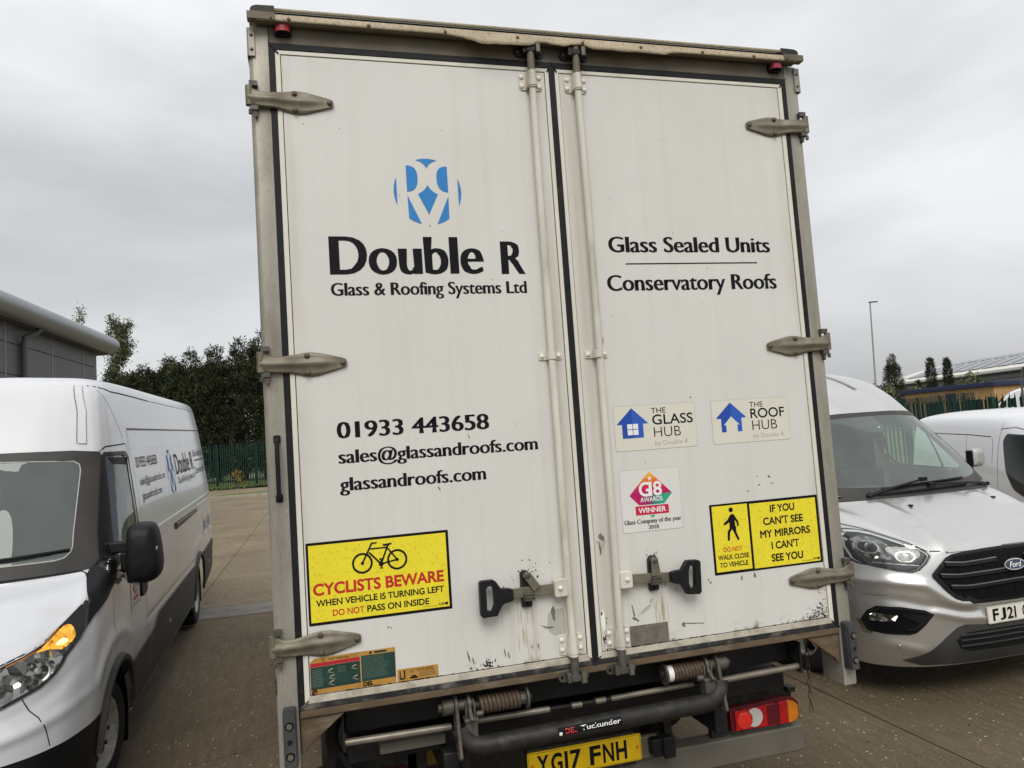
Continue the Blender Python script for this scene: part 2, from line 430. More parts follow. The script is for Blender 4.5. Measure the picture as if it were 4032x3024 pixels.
mat('door_trim', (0.66, 0.635, 0.56), 0.4, var=0.05, vscale=6, dirt=(0.30, 0.255, 0.18), dirt_amt=0.14, dscale=9, stretch=(1, 1, 0.5))
mat('door_trim_low', (0.50, 0.465, 0.38), 0.5, var=0.12, vscale=10, dirt=(0.13, 0.10, 0.07), dirt_amt=0.35, dscale=13)

# ================================================================== the box truck seen from behind
truck = thing('box_truck', 'big dirty white box truck with double rear doors and company lettering in the middle', 'truck')

def strip(x0, x1, z0, z1, y0, y1):
    return MB().bb(x0, x1, y0, y1, z0, z1)
# --- cargo body shell behind the frame
mb = MB()
mb.bb(-1.21, -1.19, 0.145, 6.2, 1.0, 3.60); mb.bb(1.19, 1.21, 0.145, 6.2, 1.0, 3.60); mb.bb(-1.19, 1.19, 6.18, 6.2, 1.0, 3.60)
mb.bb(-1.189, 1.189, 0.145, 6.18, 3.585, 3.60); mb.bb(-1.189, 1.189, 0.145, 6.18, 0.985, 1.02)
mb.build('cargo_box', 'body_white', truck)
mb = MB().bb(-1.22, 1.22, -0.02, 6.2, 3.605, 3.628)
mb.build('roof_panel', 'lip_green', truck, bevel=0.006)
# --- corner posts (deep pressed section with a rounded outer edge)
for s in (-1, 1):
    pl = [(s * 1.150, 0.0), (s * 1.150, 0.14), (s * 1.222, 0.14), (s * 1.2245, 0.022), (s * 1.219, 0.008), (s * 1.208, 0.0)]
    mb = MB().prism(pl, ((0, 0, 0.745), (1, 0, 0), (0, 1, 0), (0, 0, 1)), 0.0, 2.83)
    post = mb.build('corner_post', 'post_alu', truck, bevel=0.002)
    # stiffening gusset under the sill
    g = [(s * 1.146, 0.998), (s * 0.985, 0.972), (s * 1.005, 0.955), (s * 1.122, 0.865), (s * 1.134, 0.845), (s * 1.146, 0.845)]
    mb = MB().prism(g, FR_REAR, -0.030, -0.006)
    mb.build('gusset', 'rust_sill', post, bevel=0.004)
    # rubber dock buffer with two sunk bolts
    b0 = rrect(min(s * 1.205, s * 1.158), 0.818, max(s * 1.205, s * 1.158), 1.022, 0.010)
    mb = MB().m('buffer_rubber').prism(b0, FR_REAR, 0.0, 0.036)
    b1 = rrect(min(s * 1.2, s * 1.163), 0.823, max(s * 1.2, s * 1.163), 1.012, 0.008)
    mb.prism(b1, FR_REAR, 0.036, 0.046)
    for z in (0.967, 0.862):
        mb.m('ink_black').prism(circ(s * 1.183, z, 0.0155, 18), FR_REAR, 0.046, 0.0472)
        mb.m('bumper_grey').prism(circ(s * 1.183, z, 0.0105, 6, 15), FR_REAR, 0.0475, 0.054)
    mb.m('buffer_rubber').prism(circ(s * 1.183, 0.912, 0.0125, 18), FR_REAR, 0.0462, 0.0475)
    mb.m('black_plastic').prism(circ(s * 1.183, 0.912, 0.009, 18), FR_REAR, 0.0475, 0.0480)
    mb.build('dock_buffer', parent=truck, bevel=0.005, bseg=3)
    # riveted cover plate at the top of the post
    mb = MB().m('post_alu').prism(rrect(min(s * 1.199, s * 1.224), 3.452, max(s * 1.199, s * 1.224), 3.566, 0.003, 2), FR_REAR, 0.002, 0.008)
    mb.prism([(s * 1.2245, 3.45), (s * 1.2285, 3.45), (s * 1.2285, 3.567), (s * 1.2245, 3.567)], FR_REAR, -0.09, 0.006)
    for z in (3.478, 3.535): mb.m('grey_iron').lathe([(0, 0.0065), (0.003, 0.0062), (0.0055, 0.003)], (s * 1.211, -0.008, z), (0, -1, 0), 12)
    mb.build('cover_plate', parent=truck, bevel=0.0015)
    # red marker lamp under the roof lip
    cx = s * 1.094
    mb = MB().m('black_plastic').prism(rrect(cx - 0.034, 3.536, cx + 0.034, 3.582, 0.014), FR_REAR, 0.0, 0.016)
    prof = []
    for i in range(9):
        a = math.pi * i / 8; prof.append((cx - 0.029 * math.cos(a), -0.016 - 0.026 * math.sin(a) ** 0.8))
    G = [[V((x, y, 3.545 + 0.034 * k / 3)) for x, y in prof] for k in range(4)]
    mb.m('lens_red_old').grid(G)
    mb.add([V((x, y, 3.579)) for x, y in prof], [tuple(range(9))]); mb.m('black_plastic').add([V((x, y, 3.545)) for x, y in prof], [tuple(range(9))])
    mb.build('marker_lamp', parent=truck, bevel=0.002)
# small brown clip hanging off the left post
MB().prism([(-1.226, 1.125), (-1.236, 1.11), (-1.236, 1.085), (-1.225, 1.062)], FR_REAR, -0.03, -0.01).build('bracket', 'bolt_brown', truck, bevel=0.002)

# --- header, roof lip with its torn, curled lower edge
MB().bb(-1.149, 1.149, 0.0, 0.14, 3.512, 3.604).build('header_rail', 'header_dirty', truck, bevel=0.002)
mb = MB()
xs = [-1.19 + 2.38 * i / 160 for i in range(161)]
low_pts = [(-1.2, 3.574), (-0.62, 3.574), (-0.465, 3.573), (-0.40, 3.566), (-0.36, 3.556), (-0.31, 3.540), (-0.246, 3.543), (-0.128, 3.548), (-0.10, 3.553), (-0.067, 3.570), (-0.03, 3.569),
           (0.0, 3.563), (0.045, 3.560), (0.085, 3.570), (0.127, 3.574), (0.178, 3.557), (0.268, 3.560), (0.30, 3.556), (0.40, 3.560), (0.507, 3.555), (0.55, 3.568), (0.595, 3.572), (0.70, 3.573), (1.2, 3.574)]
def lowz(x):
    for (a, za), (b, zb) in zip(low_pts, low_pts[1:]):
        if a <= x <= b:
            t = (x - a) / (b - a); t = t * t * (3 - 2 * t); return za + (zb - za) * t
    return 3.574
G = [[], [], [], [], []]
for x in xs:
    z = lowz(x); dmg = (3.574 - z) / 0.034; jag = 0.0016 * mnoise.noise(V((x * 45, 0, 0))) * (1 if abs(x) < 0.7 else 0.2)
    bow = 0.012 * dmg + 0.004 * mnoise.noise(V((x * 7, 3, 0))) * (1 if abs(x) < 0.7 else 0.1)
    G[0].append(V((x, -0.050 - bow, z + jag))); G[1].append(V((x, -0.051 - bow * 0.4, (z + 3.59) / 2))); G[2].append(V((x, -0.050, 3.591)))
    G[3].append(V((x, -0.048, 3.602))); G[4].append(V((x, -0.022, 3.606)))
mb.grid(G)
lip = mb.build('roof_lip', 'lip_tan', truck, smooth=50, solid=0.002)
# underside return of the lip
mb = MB(); mb.grid([[V((x, -0.001, 3.5775)) for x in xs], [V((x, -0.047, 3.5755)) for x in xs]])
mb.build('lip_return', 'header_dirty', truck, solid=0.002)
mb = MB().bb(-1.17, 1.17, -0.021, 0.0, 3.6065, 3.626); mb.build('lip_groove', 'ink_black', truck)
mb = MB().tube([(-1.125, -0.026, 3.632), (1.125, -0.026, 3.632)], 0.0075, 8); mb.build('roof_bead', 'lip_green', truck)
for s in (-1, 1):
    mb = MB().m('header_dirty').prism(rrect(min(s * 1.12, s * 1.222), 3.577, max(s * 1.12, s * 1.222), 3.606, 0.003, 2), FR_REAR, 0.02, 0.0545)
    mb.m('dark_iron').prism([(s * 1.122, 3.6075), (s * 1.196, 3.6075), (s * 1.208, 3.614), (s * 1.211, 3.626), (s * 1.204, 3.636), (s * 1.188, 3.642), (s * 1.122, 3.644)], FR_REAR, -0.02, 0.036)
    mb.m('ink_black').prism(circ(s * 1.135, 3.582, 0.004, 8), FR_REAR, 0.0545, 0.056)
    mb.build('roof_end_cap', parent=truck, bevel=0.003)
for x in (-1.069, -0.767, -0.462, -0.158, 0.13, 0.40, 0.70, 0.96):
    MB().lathe([(0, 0.0075), (0.003, 0.007), (0.005, 0.004)], (x, -0.0515, 3.583), (0, -1, 0), 10).build('lip_screw', 'bolt_brown', truck)

# --- sill
mb = MB().bb(-1.146, 1.146, -0.004, 0.10, 0.972, 1.000); mb.build('sill_beam', 'rust_sill', truck, bevel=0.004)

# --- the two doors
def door(sgn):
    xo = sgn * 1.149
    if sgn < 0: xp0, xp1, xt0, xt1 = -1.106, -0.036, -1.127, -0.0165
    else: xp0, xp1, xt0, xt1 = 0.031, 1.103, 0.0115, 1.126
    d = MB().bb(xp0, xp1, 0.0, 0.05, 1.048, 3.466).build('rear_door', 'door_paint', truck, bevel=0.0015)
    d['label'] = ('left' if sgn < 0 else 'right') + ' rear door of the truck with its painted lettering'
    # edge trim, with a dark joint line to the panel
    j = 0.0028
    mb = MB().m('door_trim')
    mb.prism([(xt0, 1.021), (xt0, 3.484), (xp0 - j, 3.466 + j), (xp0 - j, 1.048 - j)], FR_REAR, -0.03, 0.003)
    mb.prism([(xt1, 1.021), (xp1 + j, 1.048 - j), (xp1 + j, 3.466 + j), (xt1, 3.484)], FR_REAR, -0.03, 0.003)
    mb.prism([(xt0, 3.4842), (xt1, 3.4842), (xp1 + j, 3.4662 + j), (xp0 - j, 3.4662 + j)], FR_REAR, -0.03, 0.003)
    mb.m('door_trim_low').prism([(xt0, 1.0208), (xp0 - j, 1.0478 - j), (xp1 + j, 1.0478 - j), (xt1, 1.0208)], FR_REAR, -0.03, 0.003)
    mb.m('ink_black').bb(xt0 + 0.01, xt1 - 0.01, 0.008, 0.03, 1.03, 3.475)
    mb.build('edge_trim', parent=d, bevel=0.0008)
    # rubber seal: four mitred lengths
    xc = -0.0025
    o0, o1 = (-1.149, xc) if sgn < 0 else (xc, 1.149)
    z0, z1 = 1.001, 3.511; e = 0.001
    mb = MB()
    def flap(a, b, c, e_, mname):
        mb.m(mname).prism([a, b, c, e_], FR_REAR, -0.02, 0.0055)
    flap((o0, z0), (o0, z1), (xt0 - e, 3.484 + e), (xt0 - e, 1.021 - e), 'seal_rubber')
    flap((o1, z0), (xt1 + e, 1.021 - e), (xt1 + e, 3.484 + e), (o1, z1), 'seal_rubber')
    flap((o0, z1 + 0.0002), (o1, z1 + 0.0002), (xt1 + e, 3.4842 + e), (xt0 - e, 3.4842 + e), 'seal_rubber')
    flap((o0, z0 - 0.0002), (xt0 - e, 1.0208 - e), (xt1 + e, 1.0208 - e), (o1, z0 - 0.0002), 'seal_dirty')
    # folded corner lips
    for (cx, cz, ix, iz) in ((o0, z1, xt0, 3.484), (o1, z1, xt1, 3.484), (o0, z0, xt0, 1.021), (o1, z0, xt1, 1.021)):
        mb.m('seal_rubber' if cz > 2 else 'seal_dirty')
        a, b = V((cx, -0.0058, cz)), V((ix + (ix - cx) * 0.55, -0.0058, iz + (iz - cz) * 0.55))
        mb.cyl(a, b, 0.0038, 0.0030, 8)
    mb.build('door_seal', parent=d, bevel=0.002)
    return d
doorL, doorR = door(-1), door(1)

HO = [(1.232, 0.050), (1.190, 0.031), (1.153, 0.030), (1.10, 0.038), (1.06, 0.0455), (1.03, 0.044), (0.925, 0.019), (0.916, 0.010), (0.917, -0.012), (0.93, -0.019), (1.033, -0.049), (1.072, -0.046), (1.121, -0.033), (1.186, -0.030), (1.232, -0.026)]
def hinge(sgn, zc, par):
    mb = MB().m('hinge_metal')
    # strap bent over the seal: door part, bridge part
    P0 = []; P1 = []
    def yy(x): 
        t = min(1, max(0, (x - 1.095) / 0.05)); return -0.005 - 0.012 * t * t * (3 - 2 * t)
    n = len(HO)
    pts = [(sgn * x, zc + z, x) for x, z in HO]
    vs = [V((x, yy(a), z)) for x, z, a in pts] + [V((x, yy(a) - 0.0065, z)) for x, z, a in pts]
    # split in columns so the bend follows: bridge quads between the upper and lower outline
    top = [(x, z) for x, z in HO[:8]]; botm = [(x, z) for x, z in reversed(HO[8:])]
    def at(prof, x):
        q = sorted(prof)
        for (a, za), (b, zb) in zip(q, q[1:]):
            if a <= x <= b: return za + (zb - za) * (x - a) / max(b - a, 1e-6)
        return q[0][1] if x < q[0][0] else q[-1][1]
    xs_ = [0.917, 0.922, 0.935, 0.96, 0.99, 1.02, 1.045, 1.07, 1.09, 1.105, 1.12, 1.135, 1.15, 1.17, 1.19, 1.21, 1.232]
    G = []
    for x in xs_:
        zt, zb = zc + at(top, x), zc + at(botm, x); row = []
        for k in range(13):
            t = k / 12; z = zb + (zt - zb) * t
            rib = 0.0
            if x > 0.96: rib = 0.009 * math.exp(-((z - zc - 0.002) / 0.0125) ** 2) * min(1, (x - 0.96) / 0.04)
            if k in (0, 12): y = yy(x)
            else: y = yy(x) - 0.0065 - rib
            row.append(V((sgn * x, y, z)))
        G.append(row)
    mb.grid(G)
    mb.add([p for p in G[0]], [tuple(range(13))])
    # barrel and brackets on the post
    mb.cyl((sgn * 1.228, -0.016, zc - 0.026), (sgn * 1.228, -0.016, zc + 0.050), 0.0135, n=14)
    mb.m('grey_iron').bb(sgn * 1.196, sgn * 1.2265, -0.024, 0.0, zc + 0.051, zc + 0.070); mb.bb(sgn * 1.196, sgn * 1.2265, -0.024, 0.0, zc - 0.044, zc - 0.027)
    mb.cyl((sgn * 1.224, -0.022, zc - 0.062), (sgn * 1.224, -0.022, zc - 0.044), 0.0075, n=8)
    mb.prism([(sgn * 1.200, zc - 0.045), (sgn * 1.216, zc - 0.045), (sgn * 1.208, zc - 0.072), (sgn * 1.200, zc - 0.066)], FR_REAR, 0.0, 0.018)
    for bx, bz in ((1.062, 0.031), (1.061, -0.034), (0.931, 0.0)):
        mb.m('bolt_brown').lathe([(0, 0.0105), (0.004, 0.0105), (0.0075, 0.008), (0.009, 0.003)], (sgn * bx, yy(bx) - 0.006, zc + bz), (0, -1, 0), 12)
    mb.build('hinge', parent=par, smooth=45)
for z in (3.277, 2.258, 1.229): hinge(-1, z, doorL)
for z in (3.277, 2.258, 1.225): hinge(1, z, doorR)

# --- lock rods, guides, keepers, levers
def lockgear(s, par):
    rx = -0.102 if s < 0 else 0.106
    rx2 = s * 0.101
    mb = MB().m('rod_white').tube([(rx2, -0.030, 1.07), (rx, -0.030, 1.6), (rx, -0.030, 2.9), (rx2, -0.030, 3.40)], 0.0150, 16)
    mb.m('grey_iron').cyl((rx2, -0.030, 0.962), (rx2, -0.030, 1.07), 0.0185, 0.0165, 14)
    mb.m('header_dirty').cyl((rx2, -0.030, 3.40), (rx2, -0.034, 3.570), 0.0165, 0.0150, 14)
    mb.build('lock_rod', parent=par)
    def bracket(zc, w, h, riv, name):
        q = MB().m('rod_white').prism(rrect(rx2 - w, zc - h, rx2 + w, zc + h, 0.014 if h > .02 else 0.006), FR_REAR, 0.0006, 0.0055)
        cr = [(rx2 + 0.0205 * math.cos(math.pi * i / 10), -0.006 - 0.044 * math.sin(math.pi * i / 10) ** 0.7) for i in range(11)]
        hh = h * 1.02
        q.grid([[V((x, y, zc - hh + 2 * hh * k / 2)) for x, y in cr] for k in range(3)])
        if h > 0.02:
            cr2 = [(rx2 + (x - rx2) * 1.1, y * 1.05) for x, y in cr]
            q.grid([[V((x, y, zc - 0.030 + 0.012 * k)) for x, y in cr2] for k in range(3)])
        for a, b in riv: q.m('rivet_white').lathe([(0, 0.0105), (0.003, 0.0098), (0.0055, 0.007), (0.007, 0.002)], (rx2 + a, -0.0055, zc + b), (0, -1, 0), 12); q.m('rod_white')
        q.build(name, parent=par, bevel=0.0012)
    four = [(-0.0385, 0.0195), (0.0385, 0.0195), (-0.0385, -0.0195), (0.0385, -0.0195)]
    bracket(3.417, 0.050, 0.036, four, 'rod_bracket'); bracket(1.097, 0.050, 0.041, four, 'rod_bracket')
    bracket(2.253, 0.050, 0.016, [(-0.036, 0), (0.036, 0)], 'rod_guide')
    for zc, up in ((3.543, 1), (0.974, -1)):
        y0 = 0.0 if up > 0 else 0.004
        q = MB().m('dark_iron' if up > 0 else 'grey_iron').prism([(rx2 + a, zc + b) for a, b in rrect(-0.064, -0.019, 0.064, 0.019, 0.018)], FR_REAR, y0, 0.011)
        for a in (-0.049, 0.049):
            q.m('ink_black').prism(circ(rx2 + a, zc, 0.0065, 10), FR_REAR, 0.011, 0.0125)
            if up > 0: q.m('grey_iron').lathe([(0, 0.0095), (0.006, 0.009), (0.009, 0.005)], (rx2 + a, -0.011, zc), (0, -1, 0), 6)
        q.m('dark_iron' if up > 0 else 'grey_iron')
        q.bb(rx2 - 0.036, rx2 - 0.020, -0.046, -0.011, zc - 0.014, zc + 0.020); q.bb(rx2 + 0.018, rx2 + 0.040, -0.056, -0.011, zc - 0.020, zc + 0.024)
        q.bb(rx2 - 0.020, rx2 + 0.0175, -0.050, -0.028, zc - 0.010, zc + 0.012)
        q.m('hinge_metal').bb(rx2 + 0.020, rx2 + 0.034, -0.0585, -0.0565, zc - 0.016, zc + 0.020)
        q.build('rod_keeper', parent=par, bevel=0.003)
    # lever
    m_ = lambda x: s * x
    tilt = Matrix.Rotation(R_(0 if s < 0 else 3.0), 3, 'Y')
    def tl(p):
        if s < 0: return p
        x, z = p; dx_, dz_ = x - 0.135, z - 1.328; a = R_(-3.2); return (0.135 + dx_ * math.cos(a) - dz_ * math.sin(a), 1.328 + dx_ * math.sin(a) + dz_ * math.cos(a))
    lev = MB().m('rod_white').prism(rrect(min(m_(0.166), m_(0.113)), 1.294, max(m_(0.166), m_(0.113)), 1.360, 0.007), FR_REAR, 0.012, 0.048)
    lev.m('rivet_white').lathe([(0, 0.0105), (0.004, 0.010), (0.008, 0.006), (0.009, 0.002)], (m_(0.143), -0.048, 1.328), (0, -1, 0), 14)
    lev.m('hinge_metal').prism([tl((m_(a), b)) for a, b in ((0.150, 1.3455), (0.345, 1.3445), (0.345, 1.3055), (0.150, 1.3055))], FR_REAR, 0.024, 0.031)
    lev.build('lever_bar', parent=par, bevel=0.0018)
    go = [(0.337, 1.346), (0.352, 1.351), (0.384, 1.354), (0.404, 1.385), (0.413, 1.391), (0.460, 1.391), (0.468, 1.384), (0.469, 1.262), (0.460, 1.253), (0.405, 1.255), (0.387, 1.288), (0.374, 1.298), (0.352, 1.301), (0.337, 1.306)]
    gi = [(0.420, 1.369), (0.436, 1.370), (0.444, 1.360), (0.444, 1.283), (0.436, 1.274), (0.424, 1.274), (0.413, 1.298), (0.413, 1.352)]
    # ring of quads between outer and inner outline, extruded: use two halves
    def ringmesh(outer, inner, d0, d1):
        import mathutils.geometry as mg
        oo = [V((*tl((m_(a), b)), 0)) for a, b in outer]; ii = [V((*tl((m_(a), b)), 0)) for a, b in inner]
        tri = mg.tessellate_polygon([oo, ii]); al = oo + ii; no = len(oo); ni = len(ii)
        q = MB().m('black_plastic')
        vs = [V((p.x, -d1, p.y)) for p in al] + [V((p.x, -d0, p.y)) for p in al]; n_ = len(al)
        fs = [tuple(t) for t in tri] + [tuple(reversed([k + n_ for k in t])) for t in tri]
        fs += [(i, (i + 1) % no, n_ + (i + 1) % no, n_ + i) for i in range(no)] + [(no + i, no + (i + 1) % ni, n_ + no + (i + 1) % ni, n_ + no + i) for i in range(ni)]
        q.add(vs, fs); return q
    q = ringmesh(go, gi, 0.030, 0.058)
    gx, gz = tl((m_(0.372), 1.327)); q.prism(circ(gx, gz, 0.011, 14), FR_REAR, 0.058, 0.0592)
    q.build('lever_grip', parent=par, bevel=0.004, bseg=3)
    # catch
    c = MB().m('dark_iron').prism([(m_(a), b) for a, b in ((0.294, 1.30), (0.294, 1.394), (0.286, 1.404), (0.272, 1.407), (0.262, 1.402), (0.255, 1.39), (0.252, 1.272), (0.256, 1.263), (0.291, 1.265), (0.295, 1.272))], FR_REAR, 0.0006, 0.016)
    c.m('grey_iron').bb(m_(0.292), m_(0.250), -0.052, -0.016, 1.294, 1.304); c.bb(m_(0.292), m_(0.250), -0.056, -0.046, 1.3045, 1.318); c.bb(m_(0.290), m_(0.252), -0.060, -0.040, 1.3185, 1.325)
    if s < 0: fl = [(-0.289, 1.388), (-0.278, 1.404), (-0.260, 1.401), (-0.222, 1.345), (-0.250, 1.327)]
    else: fl = [(0.259, 1.392), (0.268, 1.402), (0.286, 1.400), (0.293, 1.350), (0.297, 1.326), (0.256, 1.328)]
    c.m('hinge_metal').prism(fl, FR_REAR, 0.034, 0.042)
    c.m('grey_iron').lathe([(0, 0.013), (0.03, 0.013), (0.034, 0.008)], (m_(0.272), -0.012, 1.389), (0, -1, 0), 12)
    c.m('ink_black').prism(circ(m_(0.272), 1.278, 0.0055, 10), FR_REAR, 0.016, 0.018)
    c.build('lever_catch', parent=par, bevel=0.0018)
lockgear(-1, doorL); lockgear(1, doorR)
# black grab handle on the left post
mb = MB().tube([(-1.183, -0.004, 1.985), (-1.183, -0.030, 1.975), (-1.183, -0.036, 1.93), (-1.183, -0.036, 1.82), (-1.183, -0.030, 1.775), (-1.183, -0.004, 1.765)], 0.0085, 10)
mb.prism(rrect(-1.196, 1.968, -1.170, 1.998, 0.006), FR_REAR, 0.0006, 0.006); mb.prism(rrect(-1.196, 1.752, -1.170, 1.782, 0.006), FR_REAR, 0.0006, 0.006)
mb.build('grab_handle', 'black_plastic', truck, bevel=0.001)

# --- lettering and logo
def letter(par, body, x0, z0, x1, h, style='serif', m='ink_black', name='lettering', d=0.0012):
    q = MB(); put_text(q, body, x0, z0, x1, h, FR_REAR, d, style, m); return q.build(name, parent=par, smooth=0, fixn=False)
letter(doorL, 'Double', -0.962, 2.600, -0.352, 0.140); letter(doorL, 'R', -0.281, 2.597, -0.179, 0.137)
letter(doorL, 'Glass & Roofing Systems Ltd', -0.962, 2.518, -0.179, 0.046)
letter(doorL, '01933 443658', -0.967, 1.972, -0.376, 0.061)
letter(doorL, 'sales@glassandroofs.com', -0.966, 1.877, -0.179, 0.046); letter(doorL, 'glassandroofs.com', -0.966, 1.774, -0.401, 0.046)
letter(doorR, 'Glass Sealed Units', 0.196, 2.688, 0.984, 0.063); letter(doorR, 'Conservatory Roofs', 0.177, 2.521, 1.001, 0.063)
MB().prism([(0.270, 2.635), (0.911, 2.638), (0.911, 2.643), (0.270, 2.640)], FR_REAR, 0.0002, 0.0012).build('lettering_rule', 'ink_black', doorR)
def logo_shapes():
    cx, cz, r = 0.0, 0.0, 0.1362; P = []
    def arc(a0, a1, n=12): return [(r * math.cos(R_(a0 + (a1 - a0) * i / n)), r * math.sin(R_(a0 + (a1 - a0) * i / n))) for i in range(n + 1)]
    def qb(a, c, b, n=8): return [((1 - t) ** 2 * a[0] + 2 * t * (1 - t) * c[0] + t * t * b[0], (1 - t) ** 2 * a[1] + 2 * t * (1 - t) * c[1] + t * t * b[1]) for t in (i / n for i in range(n + 1))]
    P.append(arc(71.2, 108.8) + qb((-0.044, 0.1285), (-0.012, 0.124), (0, 0.0955))[1:] + qb((0, 0.0955), (0.012, 0.124), (0.044, 0.1285))[1:-1])
    dl = [(-0.083, 0.106)] + qb((-0.083, 0.106), (-0.0375, 0.108), (-0.0385, 0.060), 8)[1:] + qb((-0.0385, 0.060), (-0.036, -0.001), (-0.083, -0.001), 8)[1:]
    P.append(dl); P.append([(-x, z) for x, z in dl])
    P.append(qb((-0.040, -0.010), (-0.010, 0.004), (0, 0.0285)) + qb((0, 0.0285), (0.010, 0.004), (0.040, -0.010))[1:] + [(0, -0.094)])
    a = math.degrees(math.atan2(-0.1095, -0.081)); b = math.degrees(math.atan2(-0.1325, -0.0315))
    ll = [(-0.0825, -0.0165)] + arc(a, b, 8); P.append(ll); P.append([(-x, z) for x, z in ll])
    a = math.degrees(math.asin(0.0565 / r)); lc = arc(180 - a, 180 + a, 12); P.append(lc); P.append([(-x, z) for x, z in lc])
    return P
def put_logo(q, cx, cz, fr, d, sx=1.0, sz=1.0):
    for p in logo_shapes(): q.flat([(cx + x * sx, cz + z * sz) for x, z in p], fr, d)
q = MB().m('logo_blue'); put_logo(q, -0.5645, 2.9355, FR_REAR, 0.0012); q.build('logo', parent=doorL, smooth=0, fixn=False)

# --- stickers on the right door
def outline_box(q, x0, z0, x1, z1, r, fill, edge, d, w=0.0014):
    q.m(edge).flat(rrect(x0, z0, x1, z1, r), FR_REAR, d); q.m(fill).flat(rrect(x0 + w, z0 + w, x1 - w, z1 - w, r), FR_REAR, d + 0.0003)
def hub(x0, x1, word, cx, roof):
    q = MB(); outline_box(q, x0, 1.841, x1, 2.031, 0.008, 'sticker_clear', 'outline_grey', 0.0008)
    D = 0.0015
    L_ = [(cx, 2.020), (cx - 0.070, 1.956), (cx - 0.070, 1.951), (cx - 0.048, 1.951), (cx - 0.048, 1.897), (cx - 0.046, 1.894), (cx, 1.894)]
    if not roof:
        q.m('house_blue').flat([(cx, 2.020), (cx - 0.070, 1.955), (cx - 0.070, 1.952), (cx, 1.952)], FR_REAR, D)
        q.m('house_blue_pale').flat([(cx, 2.020), (cx, 1.952), (cx + 0.070, 1.952), (cx + 0.070, 1.955)], FR_REAR, D)
        q.m('house_blue').flat([(cx - 0.048, 1.9521), (cx - 0.048, 1.894), (cx, 1.894), (cx, 1.9521)], FR_REAR, D + 0.0002)
        q.m('house_blue_pale').flat([(cx, 1.9521), (cx, 1.894), (cx + 0.048, 1.894), (cx + 0.048, 1.9521)], FR_REAR, D + 0.0002)
        for a in (-0.0245, 0.0015):
            for b in (1.907, 1.9315): q.m('sticker_white').flat([(cx + a, b), (cx + a + 0.023, b), (cx + a + 0.023, b + 0.0215), (cx + a, b + 0.0215)], FR_REAR, D + 0.0005)
    else:
        for sg, mm in ((-1, 'house_blue'), (1, 'house_blue_pale')):
            q.m(mm).flat([(cx, 2.019), (cx + sg * 0.071, 1.955), (cx + sg * 0.071, 1.950), (cx + sg * 0.030, 1.950), (cx, 1.959)], FR_REAR, D)
            q.m(mm).flat([(cx + sg * 0.050, 1.9501), (cx + sg * 0.050, 1.891), (cx + sg * 0.0275, 1.891), (cx + sg * 0.0275, 1.921), (cx + sg * 0.039, 1.921), (cx, 1.9591), (cx + sg * 0.030, 1.9501)], FR_REAR, D + 0.0002)
    tx = x0 + 0.173 if not roof else x0 + 0.190
    put_text(q, 'THE', tx, 1.993, tx + 0.068, 0.0225, FR_REAR, D, 'sans', 'ink_black', 0.004)
    put_text(q, word, tx + 0.002, 1.945, tx + (0.193 if not roof else 0.173), 0.041, FR_REAR, D, 'sans', 'ink_black', 0.012)
    put_text(q, 'HUB', tx + 0.006, 1.892, tx + 0.131, 0.0425, FR_REAR, D, 'light', 'ink_black')
    put_text(q, 'by Double R', tx + 0.008, 1.858, tx + 0.163, 0.0185, FR_REAR, D, 'light', 'ink_grey')
    q.build('sticker', parent=doorR, smooth=0, fixn=False)
hub(0.157, 0.537, 'GLASS', 0.2405, False); hub(0.613, 0.998, 'ROOF', 0.708, True)
